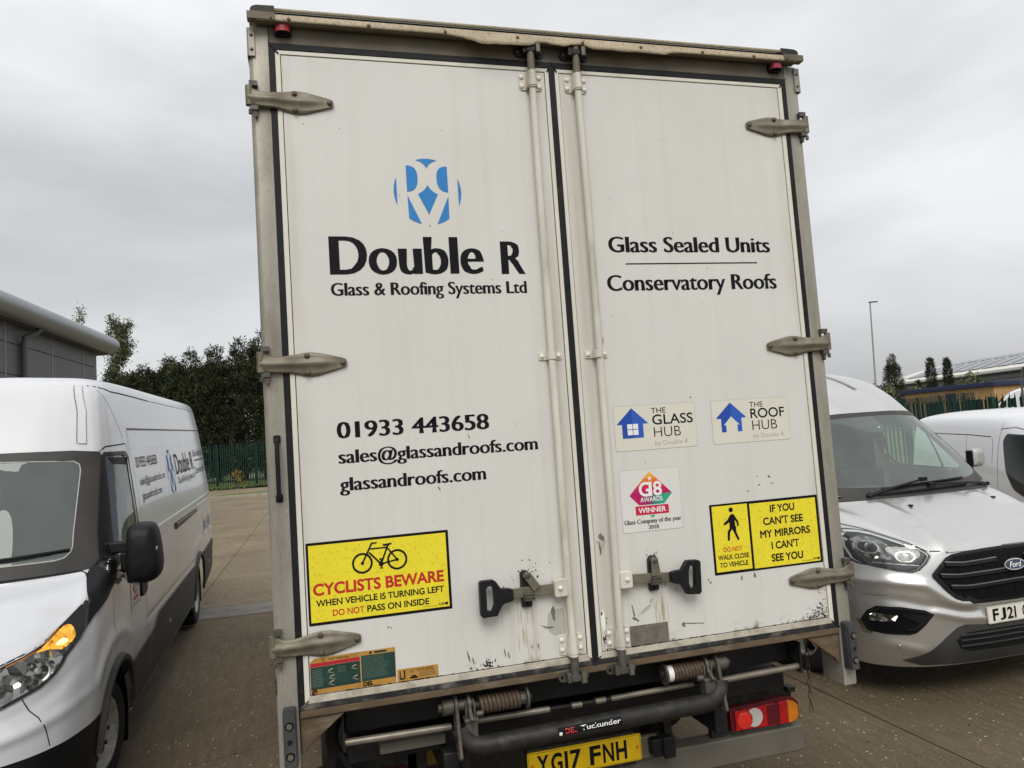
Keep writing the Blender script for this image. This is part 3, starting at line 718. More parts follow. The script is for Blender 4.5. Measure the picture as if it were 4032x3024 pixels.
def award():
    q = MB(); outline_box(q, 0.161, 1.504, 0.437, 1.762, 0.010, 'sticker_pale', 'outline_grey', 0.0008); D = 0.0015
    # diamond in colour bands running from yellow at the top to green at the lower right
    T, Rr, BR, BL, Ll = (0.298, 1.751), (0.396, 1.655), (0.356, 1.613), (0.242, 1.614), (0.201, 1.656)
    def lerp(a, b, t): return (a[0] + (b[0] - a[0]) * t, a[1] + (b[1] - a[1]) * t)
    cm = [(0.80, 0.46, 0.03), (0.80, 0.34, 0.03), (0.76, 0.20, 0.03), (0.68, 0.10, 0.04), (0.60, 0.03, 0.06), (0.52, 0.015, 0.10), (0.42, 0.012, 0.13)]
    k = 7
    for i in range(k):
        nm = 'award_band_%d' % i
        if nm not in MATS: mat(nm, cm[i], 0.4)
        q.m(nm).flat([lerp(T, Ll, i / k), lerp(T, Ll, (i + 1) / k), lerp(T, Rr, (i + 1) / k), lerp(T, Rr, i / k)], FR_REAR, D)
    lc = [(0.46, 0.012, 0.10), (0.42, 0.012, 0.11), (0.26, 0.02, 0.13), (0.14, 0.08, 0.15), (0.04, 0.22, 0.18), (0.03, 0.32, 0.20), (0.03, 0.38, 0.22)]
    for i in range(k):
        nm = 'award_low_%d' % i
        if nm not in MATS: mat(nm, lc[i], 0.4)
        q.m(nm).flat([lerp(Ll, Rr, i / k), lerp(BL, BR, i / k), lerp(BL, BR, (i + 1) / k), lerp(Ll, Rr, (i + 1) / k)], FR_REAR, D)
    st = []
    for i in range(10):
        a = R_(90 + 36 * i); r = 0.0115 if i % 2 == 0 else 0.005; st.append((0.298 + r * math.cos(a), 1.722 + r * math.sin(a)))
    q.m('sticker_white').flat(st, FR_REAR, D + 0.0004)
    put_text(q, 'G', 0.245, 1.650, 0.299, 0.056, FR_REAR, D + 0.0004, 'sans', 'sticker_white', 0.022)
    put_text(q, '1', 0.291, 1.650, 0.305, 0.056, FR_REAR, D + 0.0006, 'sans', 'sticker_white', 0.022)
    put_text(q, '8', 0.310, 1.650, 0.350, 0.056, FR_REAR, D + 0.0004, 'sans', 'sticker_white', 0.022)
    put_text(q, 'AWARDS', 0.248, 1.626, 0.350, 0.0185, FR_REAR, D + 0.0004, 'sans', 'sticker_white', 0.018)
    q.m('award_crimson').flat([(0.224, 1.573), (0.375, 1.572), (0.375, 1.609), (0.224, 1.610)], FR_REAR, D)
    put_text(q, 'WINNER', 0.236, 1.5815, 0.362, 0.020, FR_REAR, D + 0.0004, 'sans', 'sticker_white', 0.025)
    q.m('award_green').flat([(0.286, 1.570), (0.299, 1.557), (0.312, 1.570)], FR_REAR, D)
    put_text(q, 'Glass Company of the year', 0.169, 1.538, 0.430, 0.0165, FR_REAR, D, 'serif', 'ink_black'); put_text(q, '2018', 0.276, 1.512, 0.323, 0.0165, FR_REAR, D, 'serif', 'ink_black')
    q.build('award_sticker', parent=doorR, smooth=0, fixn=False)
award()

# --- yellow warning signs
def ring2(cx, cz, ro, ri, n=28):
    o = circ(cx, cz, ro, n); i = circ(cx, cz, ri, n); return [[o[k], o[(k + 1) % n], i[(k + 1) % n], i[k]] for k in range(n)]
def sign_base(q, x0, z0, x1, z1, panes):
    q.m('ink_black').prism(rrect(x0, z0, x1, z1, 0.003, 2), FR_REAR, 0.0002, 0.0010)
    for a in panes: q.m('sign_yellow').flat([(a[0], a[1]), (a[2], a[1]), (a[2], a[3]), (a[0], a[3])], FR_REAR, 0.0014)
q = MB(); sign_base(q, -1.100, 1.293, -0.568, 1.593, [(-1.0915, 1.3035, -0.5785, 1.583)])
D = 0.0018; q.m('ink_black')
w1, w2, bbk = (-0.898, 1.500), (-0.768, 1.501), (-0.829, 1.491)
k_ = 0
for c in (w1, w2):
    for f in ring2(*c, 0.0385, 0.0305): q.flat(f, FR_REAR, D)
def seg(a, b, w):
    global k_
    k_ += 1; q.flat(bar2(a, b, w), FR_REAR, D + 0.00012 * k_)
seg((-0.8985, 1.499), (-0.8585, 1.573), 0.0068); seg((-0.861, 1.5705), (-0.841, 1.5705), 0.0058); seg((-0.866, 1.5495), (-0.803, 1.5500), 0.0056); seg((-0.872, 1.5375), bbk, 0.0066)
seg(bbk, (-0.798, 1.5640), 0.0066); seg(bbk, (-0.768, 1.501), 0.0060); seg((-0.803, 1.5480), (-0.768, 1.501), 0.0060)
seg((-0.8300, 1.513), (-0.8275, 1.474), 0.0040); seg((-0.836, 1.5095), (-0.8245, 1.5095), 0.0040); seg((-0.834, 1.4755), (-0.8225, 1.4755), 0.0040)
for c, r in ((w1, 0.0060), (w2, 0.0060), (bbk, 0.0090)): k_ += 1; q.flat(circ(*c, r, 16), FR_REAR, D + 0.00012 * k_)
k_ += 1; q.flat([(-0.820, 1.5600), (-0.815, 1.5565), (-0.797, 1.5575), (-0.789, 1.5600), (-0.785, 1.5650), (-0.789, 1.5662), (-0.806, 1.5640), (-0.818, 1.5640)], FR_REAR, D + 0.00012 * k_)
put_text(q, 'CYCLISTS BEWARE', -1.081, 1.4015, -0.594, 0.0395, FR_REAR, D, 'sans', 'sign_red', 0.036)
put_text(q, 'WHEN VEHICLE IS TURNING LEFT', -1.072, 1.3605, -0.596, 0.0220, FR_REAR, D, 'sans', 'ink_black', 0.028)
put_text(q, 'DO NOT', -1.014, 1.3210, -0.899, 0.0215, FR_REAR, D, 'sans', 'sign_red', 0.018); put_text(q, 'PASS ON INSIDE', -0.889, 1.3210, -0.656, 0.0220, FR_REAR, D, 'sans', 'ink_black', 0.028)
put_text(q, 'Vehicle safety sign by', -0.680, 1.3105, -0.622, 0.0045, FR_REAR, D, 'light', 'ink_black'); put_text(q, 'KUDA', -0.619, 1.3120, -0.592, 0.0085, FR_REAR, D, 'sans', 'ink_black', 0.03)
q.m('ink_black').flat(rrect(-0.5935, 1.3105, -0.584, 1.3215, 0.003), FR_REAR, D)
q.build('cyclist_warning_sign', parent=doorL, smooth=0, fixn=False)

q = MB(); sign_base(q, 0.564, 1.2885, 1.1015, 1.586, [(0.5745, 1.300, 0.746, 1.5775), (0.7575, 1.297, 1.090, 1.5745)])
q.m('ink_black'); q.flat(circ(0.6655, 1.5575, 0.0105, 20), FR_REAR, D)
body = [(0.658, 1.534), (0.668, 1.540), (0.678, 1.537), (0.684, 1.527), (0.697, 1.506), (0.6985, 1.4885), (0.6945, 1.484), (0.690, 1.487), (0.688, 1.503), (0.680, 1.512), (0.680, 1.494), (0.684, 1.480), (0.6835, 1.462), (0.6955, 1.431), (0.692, 1.425), (0.686, 1.427), (0.671, 1.462), (0.664, 1.475), (0.653, 1.462), (0.649, 1.430), (0.644, 1.4265), (0.638, 1.429), (0.641, 1.466), (0.652, 1.480), (0.6535, 1.505), (0.632, 1.494), (0.626, 1.498), (0.626, 1.503), (0.644, 1.515)]
import mathutils.geometry as _mg
_t = _mg.tessellate_polygon([[V((a, b, 0)) for a, b in body]]); q.add([V((a, -D, b)) for a, b in body], [tuple(t) for t in _t])
for s_, x0, x1, z in (('IF YOU', 0.857, 0.981, 1.530), ("CAN'T SEE", 0.818, 1.019, 1.4775), ('MY MIRRORS', 0.798, 1.050, 1.4235), ("I CAN'T", 0.849, 0.989, 1.371), ('SEE YOU', 0.844, 1.003, 1.318)):
    put_text(q, s_, x0, z, x1, 0.0300, FR_REAR, D, 'sans', 'ink_black', 0.030)
put_text(q, 'DO NOT', 0.615, 1.3825, 0.706, 0.0180, FR_REAR, D, 'sans', 'sign_red', 0.018); put_text(q, 'WALK CLOSE', 0.586, 1.350, 0.735, 0.0190, FR_REAR, D, 'sans', 'ink_black', 0.028); put_text(q, 'TO VEHICLE', 0.591, 1.3185, 0.728, 0.0190, FR_REAR, D, 'sans', 'ink_black', 0.028)
put_text(q, 'Vehicle safety sign by', 0.992, 1.3030, 1.048, 0.0045, FR_REAR, D, 'light', 'ink_black'); put_text(q, 'KUDA', 1.051, 1.3045, 1.078, 0.0085, FR_REAR, D, 'sans', 'ink_black', 0.03); q.m('ink_black').flat(rrect(1.0765, 1.303, 1.086, 1.314, 0.003), FR_REAR, D)
q.build('pedestrian_warning_sign', parent=doorR, smooth=0, fixn=False)

# --- tail lift labels on the left door
q = MB()
q.m('label_orange').prism([(-1.104, 1.050), (-0.9245, 1.050), (-0.9245, 1.179), (-1.088, 1.1765), (-1.104, 1.163)], FR_REAR, 0.0002, 0.0008)
q.m('label_red').flat([(-1.103, 1.146), (-0.926, 1.149), (-0.926, 1.162), (-1.103, 1.159)], FR_REAR, 0.0012)
q.m('label_green').flat([(-1.103, 1.066), (-0.926, 1.0685), (-0.926, 1.1475), (-1.103, 1.1445)], FR_REAR, 0.0012)
put_text(q, 'TAILIFT OPERATION', -1.040, 1.1645, -0.966, 0.0075, FR_REAR, 0.0013, 'sans', 'ink_black', 0.01)
q.m('ink_black').flat([(-1.060, 1.163), (-1.050, 1.163), (-1.055, 1.1735)], FR_REAR, 0.0013); q.m('label_orange').flat([(-1.0582, 1.1642), (-1.0518, 1.1642), (-1.055, 1.171)], FR_REAR, 0.0016)
put_text(q, 'DEL', -1.094, 1.053, -1.079, 0.0085, FR_REAR, 0.0013, 'sans', 'label_red', 0.03)
random.seed(4)
for i in range(11): q.m('label_pale_green').flat([(-1.098, 1.135 - i * 0.0058), (-1.098 + random.uniform(0.030, 0.042), 1.135 - i * 0.0058), (-1.06, 1.1366 - i * 0.0058), (-1.098, 1.1366 - i * 0.0058)], FR_REAR, 0.0014)
for i in range(4): q.m('label_pale_green').flat([(-1.008, 1.136 - i * 0.006), (-0.978, 1.136 - i * 0.006), (-0.978, 1.1374 - i * 0.006), (-1.008, 1.1374 - i * 0.006)], FR_REAR, 0.0014)
for (a, b) in ((-1.040, 1.128), (-1.035, 1.105), (-1.038, 1.085), (-0.955, 1.130), (-0.952, 1.092)):
    q.m('stain_tan'); q.flat(bar2((a, b), (a + 0.016, b + 0.006), 0.0035), FR_REAR, 0.0014); q.flat(bar2((a - 0.004, b - 0.004), (a + 0.012, b - 0.007), 0.0012), FR_REAR, 0.0015); q.flat(bar2((a + 0.002, b - 0.007), (a + 0.02, b - 0.011), 0.001), FR_REAR, 0.0014)
q.build('tail_lift_label', parent=doorL, smooth=0, fixn=False)
q = MB()
q.m('label_orange').prism([(-0.9235, 1.049), (-0.796, 1.0505), (-0.7945, 1.179), (-0.9235, 1.179)], FR_REAR, 0.0002, 0.0008)
q.m('label_green').flat([(-0.921, 1.0705), (-0.797, 1.0715), (-0.797, 1.163), (-0.921, 1.163)], FR_REAR, 0.0012)
for i in range(13): q.m('label_pale_green').flat([(-0.917, 1.157 - i * 0.0062), (-0.917 + random.uniform(0.07, 0.112), 1.157 - i * 0.0062), (-0.84, 1.1584 - i * 0.0062), (-0.917, 1.1584 - i * 0.0062)], FR_REAR, 0.0014)
put_text(q, 'DEL', -0.917, 1.053, -0.880, 0.0145, FR_REAR, 0.0013, 'sans', 'ink_black', 0.05)
q.m('ink_black').flat(circ(-0.886, 1.1708, 0.0048, 14), FR_REAR, 0.0013); q.m('label_green').flat([(-0.872, 1.167), (-0.826, 1.167), (-0.826, 1.1745), (-0.872, 1.1745)], FR_REAR, 0.0013)
q.build('tail_lift_label', parent=doorL, smooth=0, fixn=False)
q = MB()
q.m('label_orange').prism([(-0.791, 1.048), (-0.6365, 1.050), (-0.637, 1.0935), (-0.791, 1.0945)], FR_REAR, 0.0002, 0.0008)
put_text(q, 'WARNING', -0.720, 1.079, -0.655, 0.0105, FR_REAR, 0.0012, 'sans', 'ink_black', 0.004)
q.m('ink_black').flat([(-0.742, 1.078), (-0.731, 1.078), (-0.7365, 1.089)], FR_REAR, 0.0012); q.m('label_orange').flat([(-0.7402, 1.0793), (-0.7328, 1.0793), (-0.7365, 1.0865)], FR_REAR, 0.0015)
q.m('ink_black').flat([(-0.783, 1.056), (-0.779, 1.056), (-0.779, 1.089), (-0.783, 1.089)], FR_REAR, 0.0012); q.flat([(-0.7785, 1.056), (-0.768, 1.056), (-0.768, 1.062), (-0.7785, 1.062)], FR_REAR, 0.0012); q.flat([(-0.766, 1.056), (-0.762, 1.056), (-0.762, 1.089), (-0.768, 1.089)], FR_REAR, 0.0012)
q.flat([(-0.745, 1.055), (-0.716, 1.055), (-0.716, 1.062), (-0.745, 1.062)], FR_REAR, 0.0012); q.flat([(-0.738, 1.0625), (-0.722, 1.0625), (-0.722, 1.067), (-0.738, 1.067)], FR_REAR, 0.0012)
for i in range(4): q.m('bolt_brown').flat([(-0.710, 1.074 - i * 0.005), (-0.648, 1.074 - i * 0.005), (-0.648, 1.0756 - i * 0.005), (-0.710, 1.0756 - i * 0.005)], FR_REAR, 0.0012)
q.build('warning_label', parent=doorL, smooth=0, fixn=False)
# reflective strips beside the lower right bracket
for i in range(3):
    z = 1.052 + i * 0.0262
    MB().prism([(0.156, z), (0.3275, z + (-0.002)), (0.3275, z + 0.0245), (0.156, z + 0.0258)], FR_REAR, 0.0003, 0.0030).build('reflector_strip', 'reflex_strip', doorR, bevel=0.0008)

# --- chips, scrapes and mould on the paint
def blob(q, x, z, w, h, rot=0.0, d=0.0005, n=11, jag=0.45):
    P = []
    for i in range(n):
        a = 2 * math.pi * i / n; r = 1 + random.uniform(-jag, jag)
        px, pz = w / 2 * r * math.cos(a), h / 2 * r * math.sin(a); c, s_ = math.cos(rot), math.sin(rot)
        P.append((x + px * c - pz * s_, z + px * s_ + pz * c))
    q.flat(P, FR_REAR, d)
random.seed(11)
q = MB().m('chip_grey').flat([(-0.190, 1.21), (-0.186, 1.224), (-0.165, 1.236), (-0.152, 1.240), (-0.118, 1.239), (-0.117, 1.139), (-0.135, 1.137), (-0.158, 1.137), (-0.166, 1.134), (-0.171, 1.142), (-0.178, 1.144), (-0.188, 1.158), (-0.193, 1.178)], FR_REAR, 0.0003)
q.m('chip_dark')
for x, z, w, h, r in ((-0.165, 1.222, 0.020, 0.05, 0.1), (-0.178, 1.170, 0.045, 0.006, -0.05), (-0.200, 1.176, 0.05, 0.004, -0.35), (-0.515, 1.098, 0.006, 0.045, 0.2), (-0.500, 1.085, 0.005, 0.026, 0.1), (-0.445, 1.074, 0.004, 0.030, 0.15),
                      (-0.372, 1.098, 0.007, 0.034, 0.2), (-0.358, 1.087, 0.006, 0.026, 0.1), (-0.235, 1.103, 0.007, 0.028, 0.1), (-0.262, 1.105, 0.004, 0.012, 0), (-0.460, 1.9475, 0.004, 0.018, 0.45), (-0.590, 1.752, 0.005, 0.022, 0.45), (-0.815, 1.253, 0.010, 0.006, 0.3), (-0.805, 1.250, 0.003, 0.012, 0)):
    blob(q, x, z, w, h, r, 0.0006)
for i in range(14): blob(q, random.uniform(-1.05, -0.16), random.uniform(1.1, 3.4), random.uniform(0.002, 0.005), random.uniform(0.002, 0.006), 0, 0.0006, 7)
q.m('chip_black')
for i in range(34):
    a = random.uniform(0, 6.28); r = abs(random.gauss(0, 0.03)); blob(q, -0.275 + r * math.cos(a) * 1.4, 1.398 + r * math.sin(a), random.uniform(0.002, 0.008), random.uniform(0.003, 0.010), a, 0.0008 + i * 1e-5, 7)
for i in range(26):
    x = random.gauss(-0.455, 0.022); blob(q, x, 1.050 + abs(random.gauss(0, 0.014)), random.uniform(0.003, 0.009), random.uniform(0.004, 0.014), 0, 0.0008 + i * 1e-5, 8)
for i in range(16): blob(q, random.uniform(-1.10, -1.085), 1.05 + random.uniform(0, 0.02), 0.006, 0.008, 0, 0.0019 + i * 1e-5, 8)
for i in range(22): blob(q, random.uniform(-1.0, -0.12), 1.0495, random.uniform(0.008, 0.03), random.uniform(0.002, 0.005), 0, 0.0019 + i * 1e-5, 8)
q.m('chip_white')
for i in range(26):
    a = random.uniform(0, 6.28); r = 0.02 + abs(random.gauss(0, 0.03)); blob(q, -0.262 + r * math.cos(a) * 1.2, 1.400 + r * math.sin(a) * 0.8, random.uniform(0.002, 0.007), random.uniform(0.002, 0.006), a, 0.0013 + i * 1e-5, 6)
q.m('stain_tan')
for i in range(14): blob(q, -0.285 + random.gauss(0, 0.03), 1.20 + random.uniform(-0.11, 0.05), random.uniform(0.0012, 0.003), random.uniform(0.05, 0.14), 0, 0.0004 + i * 1e-5, 9, 0.25)
kind(q.build('paint_damage', parent=doorL, smooth=0, fixn=False), 'stuff')
q = MB().m('chip_dark')
for x, z, w, h, r in ((0.494, 1.285, 0.010, 0.045, -0.15), (0.532, 1.275, 0.006, 0.012, 0), (0.330, 1.285, 0.006, 0.022, 0), (0.380, 1.252, 0.003, 0.02, -0.2), (0.40, 1.107, 0.014, 0.020, 0.3), (0.445, 1.106, 0.10, 0.006, -0.12), (0.69, 1.265, 0.010, 0.022, -0.2), (0.755, 1.27, 0.012, 0.024, 0.2), (0.54, 1.262, 0.008, 0.012, 0),
                      (0.178, 1.190, 0.006, 0.06, 0.2), (0.186, 1.156, 0.030, 0.012, -0.6), (0.81, 1.69, 0.007, 0.005, 0), (0.815, 1.652, 0.015, 0.006, 0.5), (0.87, 1.685, 0.012, 0.012, 0), (0.76, 1.63, 0.008, 0.008, 0), (0.52, 2.052, 0.010, 0.008, 0.3), (0.43, 1.66, 0.004, 0.028, 0), (0.43, 1.625, 0.003, 0.014, 0), (0.88, 1.655, 0.02, 0.004, 0),
                      (0.055, 1.45, 0.010, 0.05, 0), (0.065, 1.50, 0.02, 0.03, 0.5), (0.115, 2.30, 0.008, 0.016, 0), (0.135, 2.31, 0.006, 0.01, 0)):
    blob(q, x, z, w, h, r, 0.0006)
for i in range(14): blob(q, random.uniform(0.16, 1.09), random.uniform(1.1, 3.4), random.uniform(0.002, 0.005), random.uniform(0.002, 0.006), 0, 0.0006, 7)
q.m('chip_grey')
for x, z, w, h, r in ((0.128, 2.315, 0.020, 0.036, 0.2), (0.06, 1.47, 0.035, 0.05, 0.3), (0.230, 1.186, 0.075, 0.014, 0.62), (0.262, 1.222, 0.02, 0.012, 1.0)): blob(q, x, z, w, h, r, 0.0004, 13)
q.m('chip_black')
for i in range(150):
    t = abs(random.gauss(0, 0.07)); blob(q, 1.098 - t, 1.051 + abs(random.gauss(0, 0.045)) * max(0.06, 1 - t * 7), random.uniform(0.002, 0.006), random.uniform(0.002, 0.009), random.uniform(0, 3), 0.0008 + i * 1e-5, 8)
for i in range(30): blob(q, 0.038 + abs(random.gauss(0, 0.012)), random.uniform(1.05, 1.20), random.uniform(0.003, 0.010), random.uniform(0.004, 0.018), 0, 0.0008 + i * 1e-5, 8)
for i in range(20): blob(q, 0.274 + random.gauss(0, 0.016), 1.395 + abs(random.gauss(0, 0.014)), random.uniform(0.002, 0.006), random.uniform(0.003, 0.008), 0, 0.0008 + i * 1e-5, 7)
for i in range(26): blob(q, random.uniform(0.15, 1.09), 1.0495, random.uniform(0.008, 0.03), random.uniform(0.002, 0.005), 0, 0.0031 + i * 1e-5, 8)
q.m('chip_white')
blob(q, 0.045, 1.16, 0.016, 0.085, 0.05, 0.0014, 14)
for i in range(30): blob(q, random.choice([random.uniform(0.9, 1.09), random.uniform(0.034, 0.06)]), random.uniform(1.052, 1.085), random.uniform(0.002, 0.009), random.uniform(0.002, 0.007), 0, 0.0016 + i * 1e-5, 7)
q.m('stain_tan')
for i in range(12): blob(q, 0.29 + random.gauss(0, 0.025), 1.17 + random.uniform(-0.03, 0.04), random.uniform(0.0012, 0.003), random.uniform(0.06, 0.14), 0, 0.0003 + i * 1e-5, 9, 0.25)
kind(q.build('paint_damage', parent=doorR, smooth=0, fixn=False), 'stuff')

# --- tuck-under tail lift
lift = empty_part('tail_lift', truck)
MB().bb(-0.99, 0.99, 0.16, 0.36, 0.835, 0.962).build('lift_beam', 'black_steel', lift, bevel=0.008)
MB().bb(-0.985, 0.985, 0.20, 1.15, 0.70, 0.79).build('folded_platform', 'black_steel', lift, bevel=0.01)
def helix(q, x0, x1, yc, zc, r, w, turns):
    pts = [(x0 + (x1 - x0) * i / (turns * 18), yc + r * math.cos(2 * math.pi * i / 18), zc + r * math.sin(2 * math.pi * i / 18)) for i in range(turns * 18 + 1)]
    q.tube(pts, w, 7)
for s in (-1, 1):
    x0, x1 = (-0.478, -0.315) if s < 0 else (0.352, 0.492)
    q = MB().m('spring_rust'); helix(q, x0, x1, 0.05, 0.902, 0.0285, 0.0082, 10 if s < 0 else 9); q.m('dark_iron').cyl((x0 - 0.02, 0.05, 0.902), (x1 + 0.02, 0.05, 0.902), 0.018, n=14)
    q.build('spring', parent=lift)
    q = MB()
    e = x1 if s < 0 else x0; sg = 1 if s < 0 else -1
    if s > 0: q.m('sticker_white').cyl((e - 0.030, 0.05, 0.902), (e - 0.003, 0.05, 0.902), 0.034, n=20); e -= 0.031
    else: q.m('grey_iron').cyl((e + 0.001, 0.05, 0.902), (e + 0.024, 0.05, 0.902), 0.026, n=8); e += 0.024
    q.m('grey_iron').cyl((e, 0.05, 0.902), (e + sg * 0.010, 0.05, 0.902), 0.044, n=22); q.m('dark_iron').cyl((e + sg * 0.010, 0.05, 0.902), (e + sg * 0.026, 0.05, 0.902), 0.017, n=6)
    q.build('spring_cap', parent=lift, bevel=0.002)
    # hinge lugs: plates with rounded heads and a pivot bolt
    lx = -0.568 if s < 0 else 0.548
    for k, xx in enumerate((lx - 0.004, lx + 0.046)) if s < 0 else enumerate((lx + 0.004, lx - 0.046)):
        low = 0.730 if k == 0 else 0.865
        pl = [(-0.030, low + 0.012), (-0.018, low), (0.022, low), (0.034, low + 0.012)] + [(0.05 + 0.040 * math.cos(R_(a)), 0.912 + 0.040 * math.sin(R_(a))) for a in range(-10, 191, 20)]
        MB().prism(pl, ((xx - 0.007, 0, 0), (0, 1, 0), (0, 0, 1), (1, 0, 0)), 0.0, 0.014).build('lift_lug', 'grey_iron', lift, bevel=0.003)
    q = MB().m('grey_iron').cyl((lx - s * -0.012, 0.05, 0.912), (lx + s * 0.055, 0.05, 0.912), 0.030, n=20).m('bolt_brown').cyl((lx + s * 0.055, 0.05, 0.912), (lx + s * 0.072, 0.05, 0.912), 0.017, n=6)
    q.cyl((lx - s * 0.07, 0.05, 0.912), (lx + s * 0.02, 0.05, 0.912), 0.022, n=18)
    q.build('pivot_bolt', parent=lift, bevel=0.002)
    # square clamp below the pivot
    cx = -0.520 if s < 0 else 0.500
    q = MB().m('grey_iron').bb(cx - 0.023, cx + 0.023, 0.0, 0.05, 0.800, 0.868); q.bb(cx - 0.027, cx + 0.027, -0.004, 0.05, 0.858, 0.872); q.bb(cx - 0.020, cx - 0.012, 0.01, 0.05, 0.868, 0.925); q.bb(cx + 0.012, cx + 0.020, 0.01, 0.05, 0.868, 0.925)
    if s > 0: q.m('sign_yellow').bb(cx - 0.012, cx + 0.016, -0.002, 0.004, 0.8005, 0.806); q.m('grey_iron').cyl((cx - 0.05, 0.02, 0.873), (cx - 0.022, 0.02, 0.873), 0.013, n=12)
    else: q.cyl((cx + 0.022, 0.02, 0.880), (cx + 0.05, 0.02, 0.880), 0.011, n=12)
    q.build('clamp', parent=lift, bevel=0.003)
    # bright guide bar
    MB().cyl((s * 0.992, 0.10, 0.826), (s * 0.585, 0.10, 0.820), 0.0135, n=14).build('guide_bar', 'chrome_rod', lift)
    MB().bb(s * 0.992, s * 1.000, 0.075, 0.30, 0.800, 0.935).build('beam_end_plate', 'dark_iron', lift, bevel=0.002)
q = MB().m('chrome_rod').cyl((-0.485, 0.10, 0.826), (-0.180, 0.10, 0.822), 0.0125, n=12).cyl((0.09, 0.10, 0.822), (0.47, 0.10, 0.826), 0.0115, n=12)
q.m('dark_iron').cyl((-0.18, 0.10, 0.822), (0.09, 0.10, 0.822), 0.0085, n=10).m('chrome_rod').cyl((-0.085, 0.10, 0.820), (-0.04, 0.10, 0.820), 0.012, n=12).cyl((0.02, 0.10, 0.822), (0.065, 0.10, 0.822), 0.012, n=12)
q.build('guide_bar', parent=lift)
def arcpts(a, b, c, n=8): return [tuple((1 - t) ** 2 * a[i] + 2 * t * (1 - t) * b[i] + t * t * c[i] for i in range(3)) for t in (k / n for k in range(n + 1))]
tb = arcpts((-0.560, 0.03, 0.835), (-0.548, 0.01, 0.762), (-0.470, 0.0, 0.766)) + arcpts((0.455, 0.0, 0.776), (0.545, 0.01, 0.772), (0.556, 0.03, 0.850))
q = MB().m('dark_iron').tube(tb, 0.0365, 18); tube = q.build('lift_tube', parent=lift)
# printed label wrapped on the tube
q = MB()
def onlab(x0, z0, x1, z1, mname, dd):
    n = 8; G = []
    for i in range(n + 1):
        row = []
        for j in range(7):
            x = x0 + (x1 - x0) * i / n; zz = z0 + (z1 - z0) * j / 6
            cz = 0.7663 + 0.0108 * (x + 0.47) / 0.925; a = zz / 0.0365; row.append(V((x, 0.0 - (0.0365 + dd) * math.cos(a), cz + (0.0365 + dd) * math.sin(a))))
        G.append(row)
    q.m(mname).grid(G)
onlab(-0.190, -0.004, 0.078, 0.026, 'ink_black', 0.0006)
def tube_text(body, x0, x1, z0, h, mname, bold):
    q.m(mname); vs, fs = text2d(body, bold); a = min(p[0] for p in vs); b = max(p[0] for p in vs); sc = (x1 - x0) / (b - a); sz = h / cap_h()
    P = []
    for p in vs:
        x = x0 + (p[0] - a) * sc; zz = z0 + p[1] * sz; cz = 0.7663 + 0.0108 * (x + 0.47) / 0.925; t = zz / 0.0365; P.append(V((x, -(0.0365 + 0.0011) * math.cos(t), cz + 0.0376 * math.sin(t))))
    q.add(P, fs)
tube_text('DEL', -0.160, -0.112, 0.000, 0.018, 'award_red', 0.012); tube_text('Tuckunder', -0.096, 0.072, 0.002, 0.017, 'sticker_white', 0.012)
onlab(-0.186, -0.003, -0.174, 0.008, 'sticker_white', 0.0012)
q.build('tube_label', parent=lift, smooth=60, fixn=False)
# hydraulic cylinders, arms and hoses in the dark behind
for s in (-1, 1):
    MB().cyl((s * 0.27, 0.30, 0.74), (s * 0.30, 1.2, 0.62), 0.045, n=16).build('hydraulic_ram', 'black_steel', lift, bevel=0.004)
    MB().bb(s * 0.62, s * 0.56, 0.1, 1.2, 0.60, 0.72).build('lift_arm', 'black_steel', lift, bevel=0.004)
q = MB().m('black_plastic').tube(arcpts((-1.00, 0.20, 0.92), (-1.06, 0.18, 0.84), (-1.03, 0.22, 0.76)) + arcpts((-1.03, 0.22, 0.75), (-1.08, 0.22, 0.66), (-1.02, 0.24, 0.58))[1:], 0.026, 12)
q.tube(arcpts((-1.03, 0.22, 0.76), (-0.96, 0.22, 0.70), (-0.97, 0.24, 0.58)), 0.020, 12)
q.build('hose', parent=truck)
# --- chassis, rear axle, mudguard
for s in (-1, 1): MB().bb(s * 0.40, s * 0.47, 0.40, 6.2, 0.72, 0.95).build('chassis_rail', 'black_steel', truck, bevel=0.004)
MB().bb(-0.398, 0.398, 0.45, 0.53, 0.74, 0.93).build('cross_member', 'black_steel', truck, bevel=0.004); MB().bb(-1.0, 1.0, 1.0, 1.1, 0.955, 0.984).build('cross_member', 'black_steel', truck, bevel=0.004)
def wheel_mesh(q, c, ax, R, w, rr, n=36):
    """tyre and dished steel rim about c, outer face towards ax"""
    q.m('tyre').lathe([(-w, rr), (-w, R * 0.93), (-w * 0.8, R * 0.985), (-w * 0.3, R), (w * 0.3, R), (w * 0.8, R * 0.985), (w, R * 0.93), (w * 1.04, R * 0.85), (w, rr * 1.02)], c, ax, n, False)
def truck_wheel(x, y):
    q = MB(); s = 1 if x > 0 else -1
    for dx in (0.0, 0.26): wheel_mesh(q, (x - s * dx, y, 0.40), (s, 0, 0), 0.40, 0.105, 0.24)
    q.m('rim_steel').lathe([(0.02, 0.245), (0.09, 0.235), (0.03, 0.20), (0.02, 0.12), (0.08, 0.10), (0.10, 0.06)], (x, y, 0.40), (s, 0, 0), 28)
    q.build('road_wheel', parent=truck, smooth=35)
truck_wheel(-0.98, 1.75); truck_wheel(0.98, 1.75)
q = MB().m('dark_iron').cyl((-0.9, 1.75, 0.40), (0.9, 1.75, 0.40), 0.08, n=16).lathe([(-0.16, 0.05), (-0.1, 0.16), (0.1, 0.16), (0.16, 0.05)], (0, 1.75, 0.40), (1, 0, 0), 20); q.build('axle', parent=truck)
mat('guard_ochre', (0.22, 0.13, 0.025), 0.6, var=0.35, vscale=6)
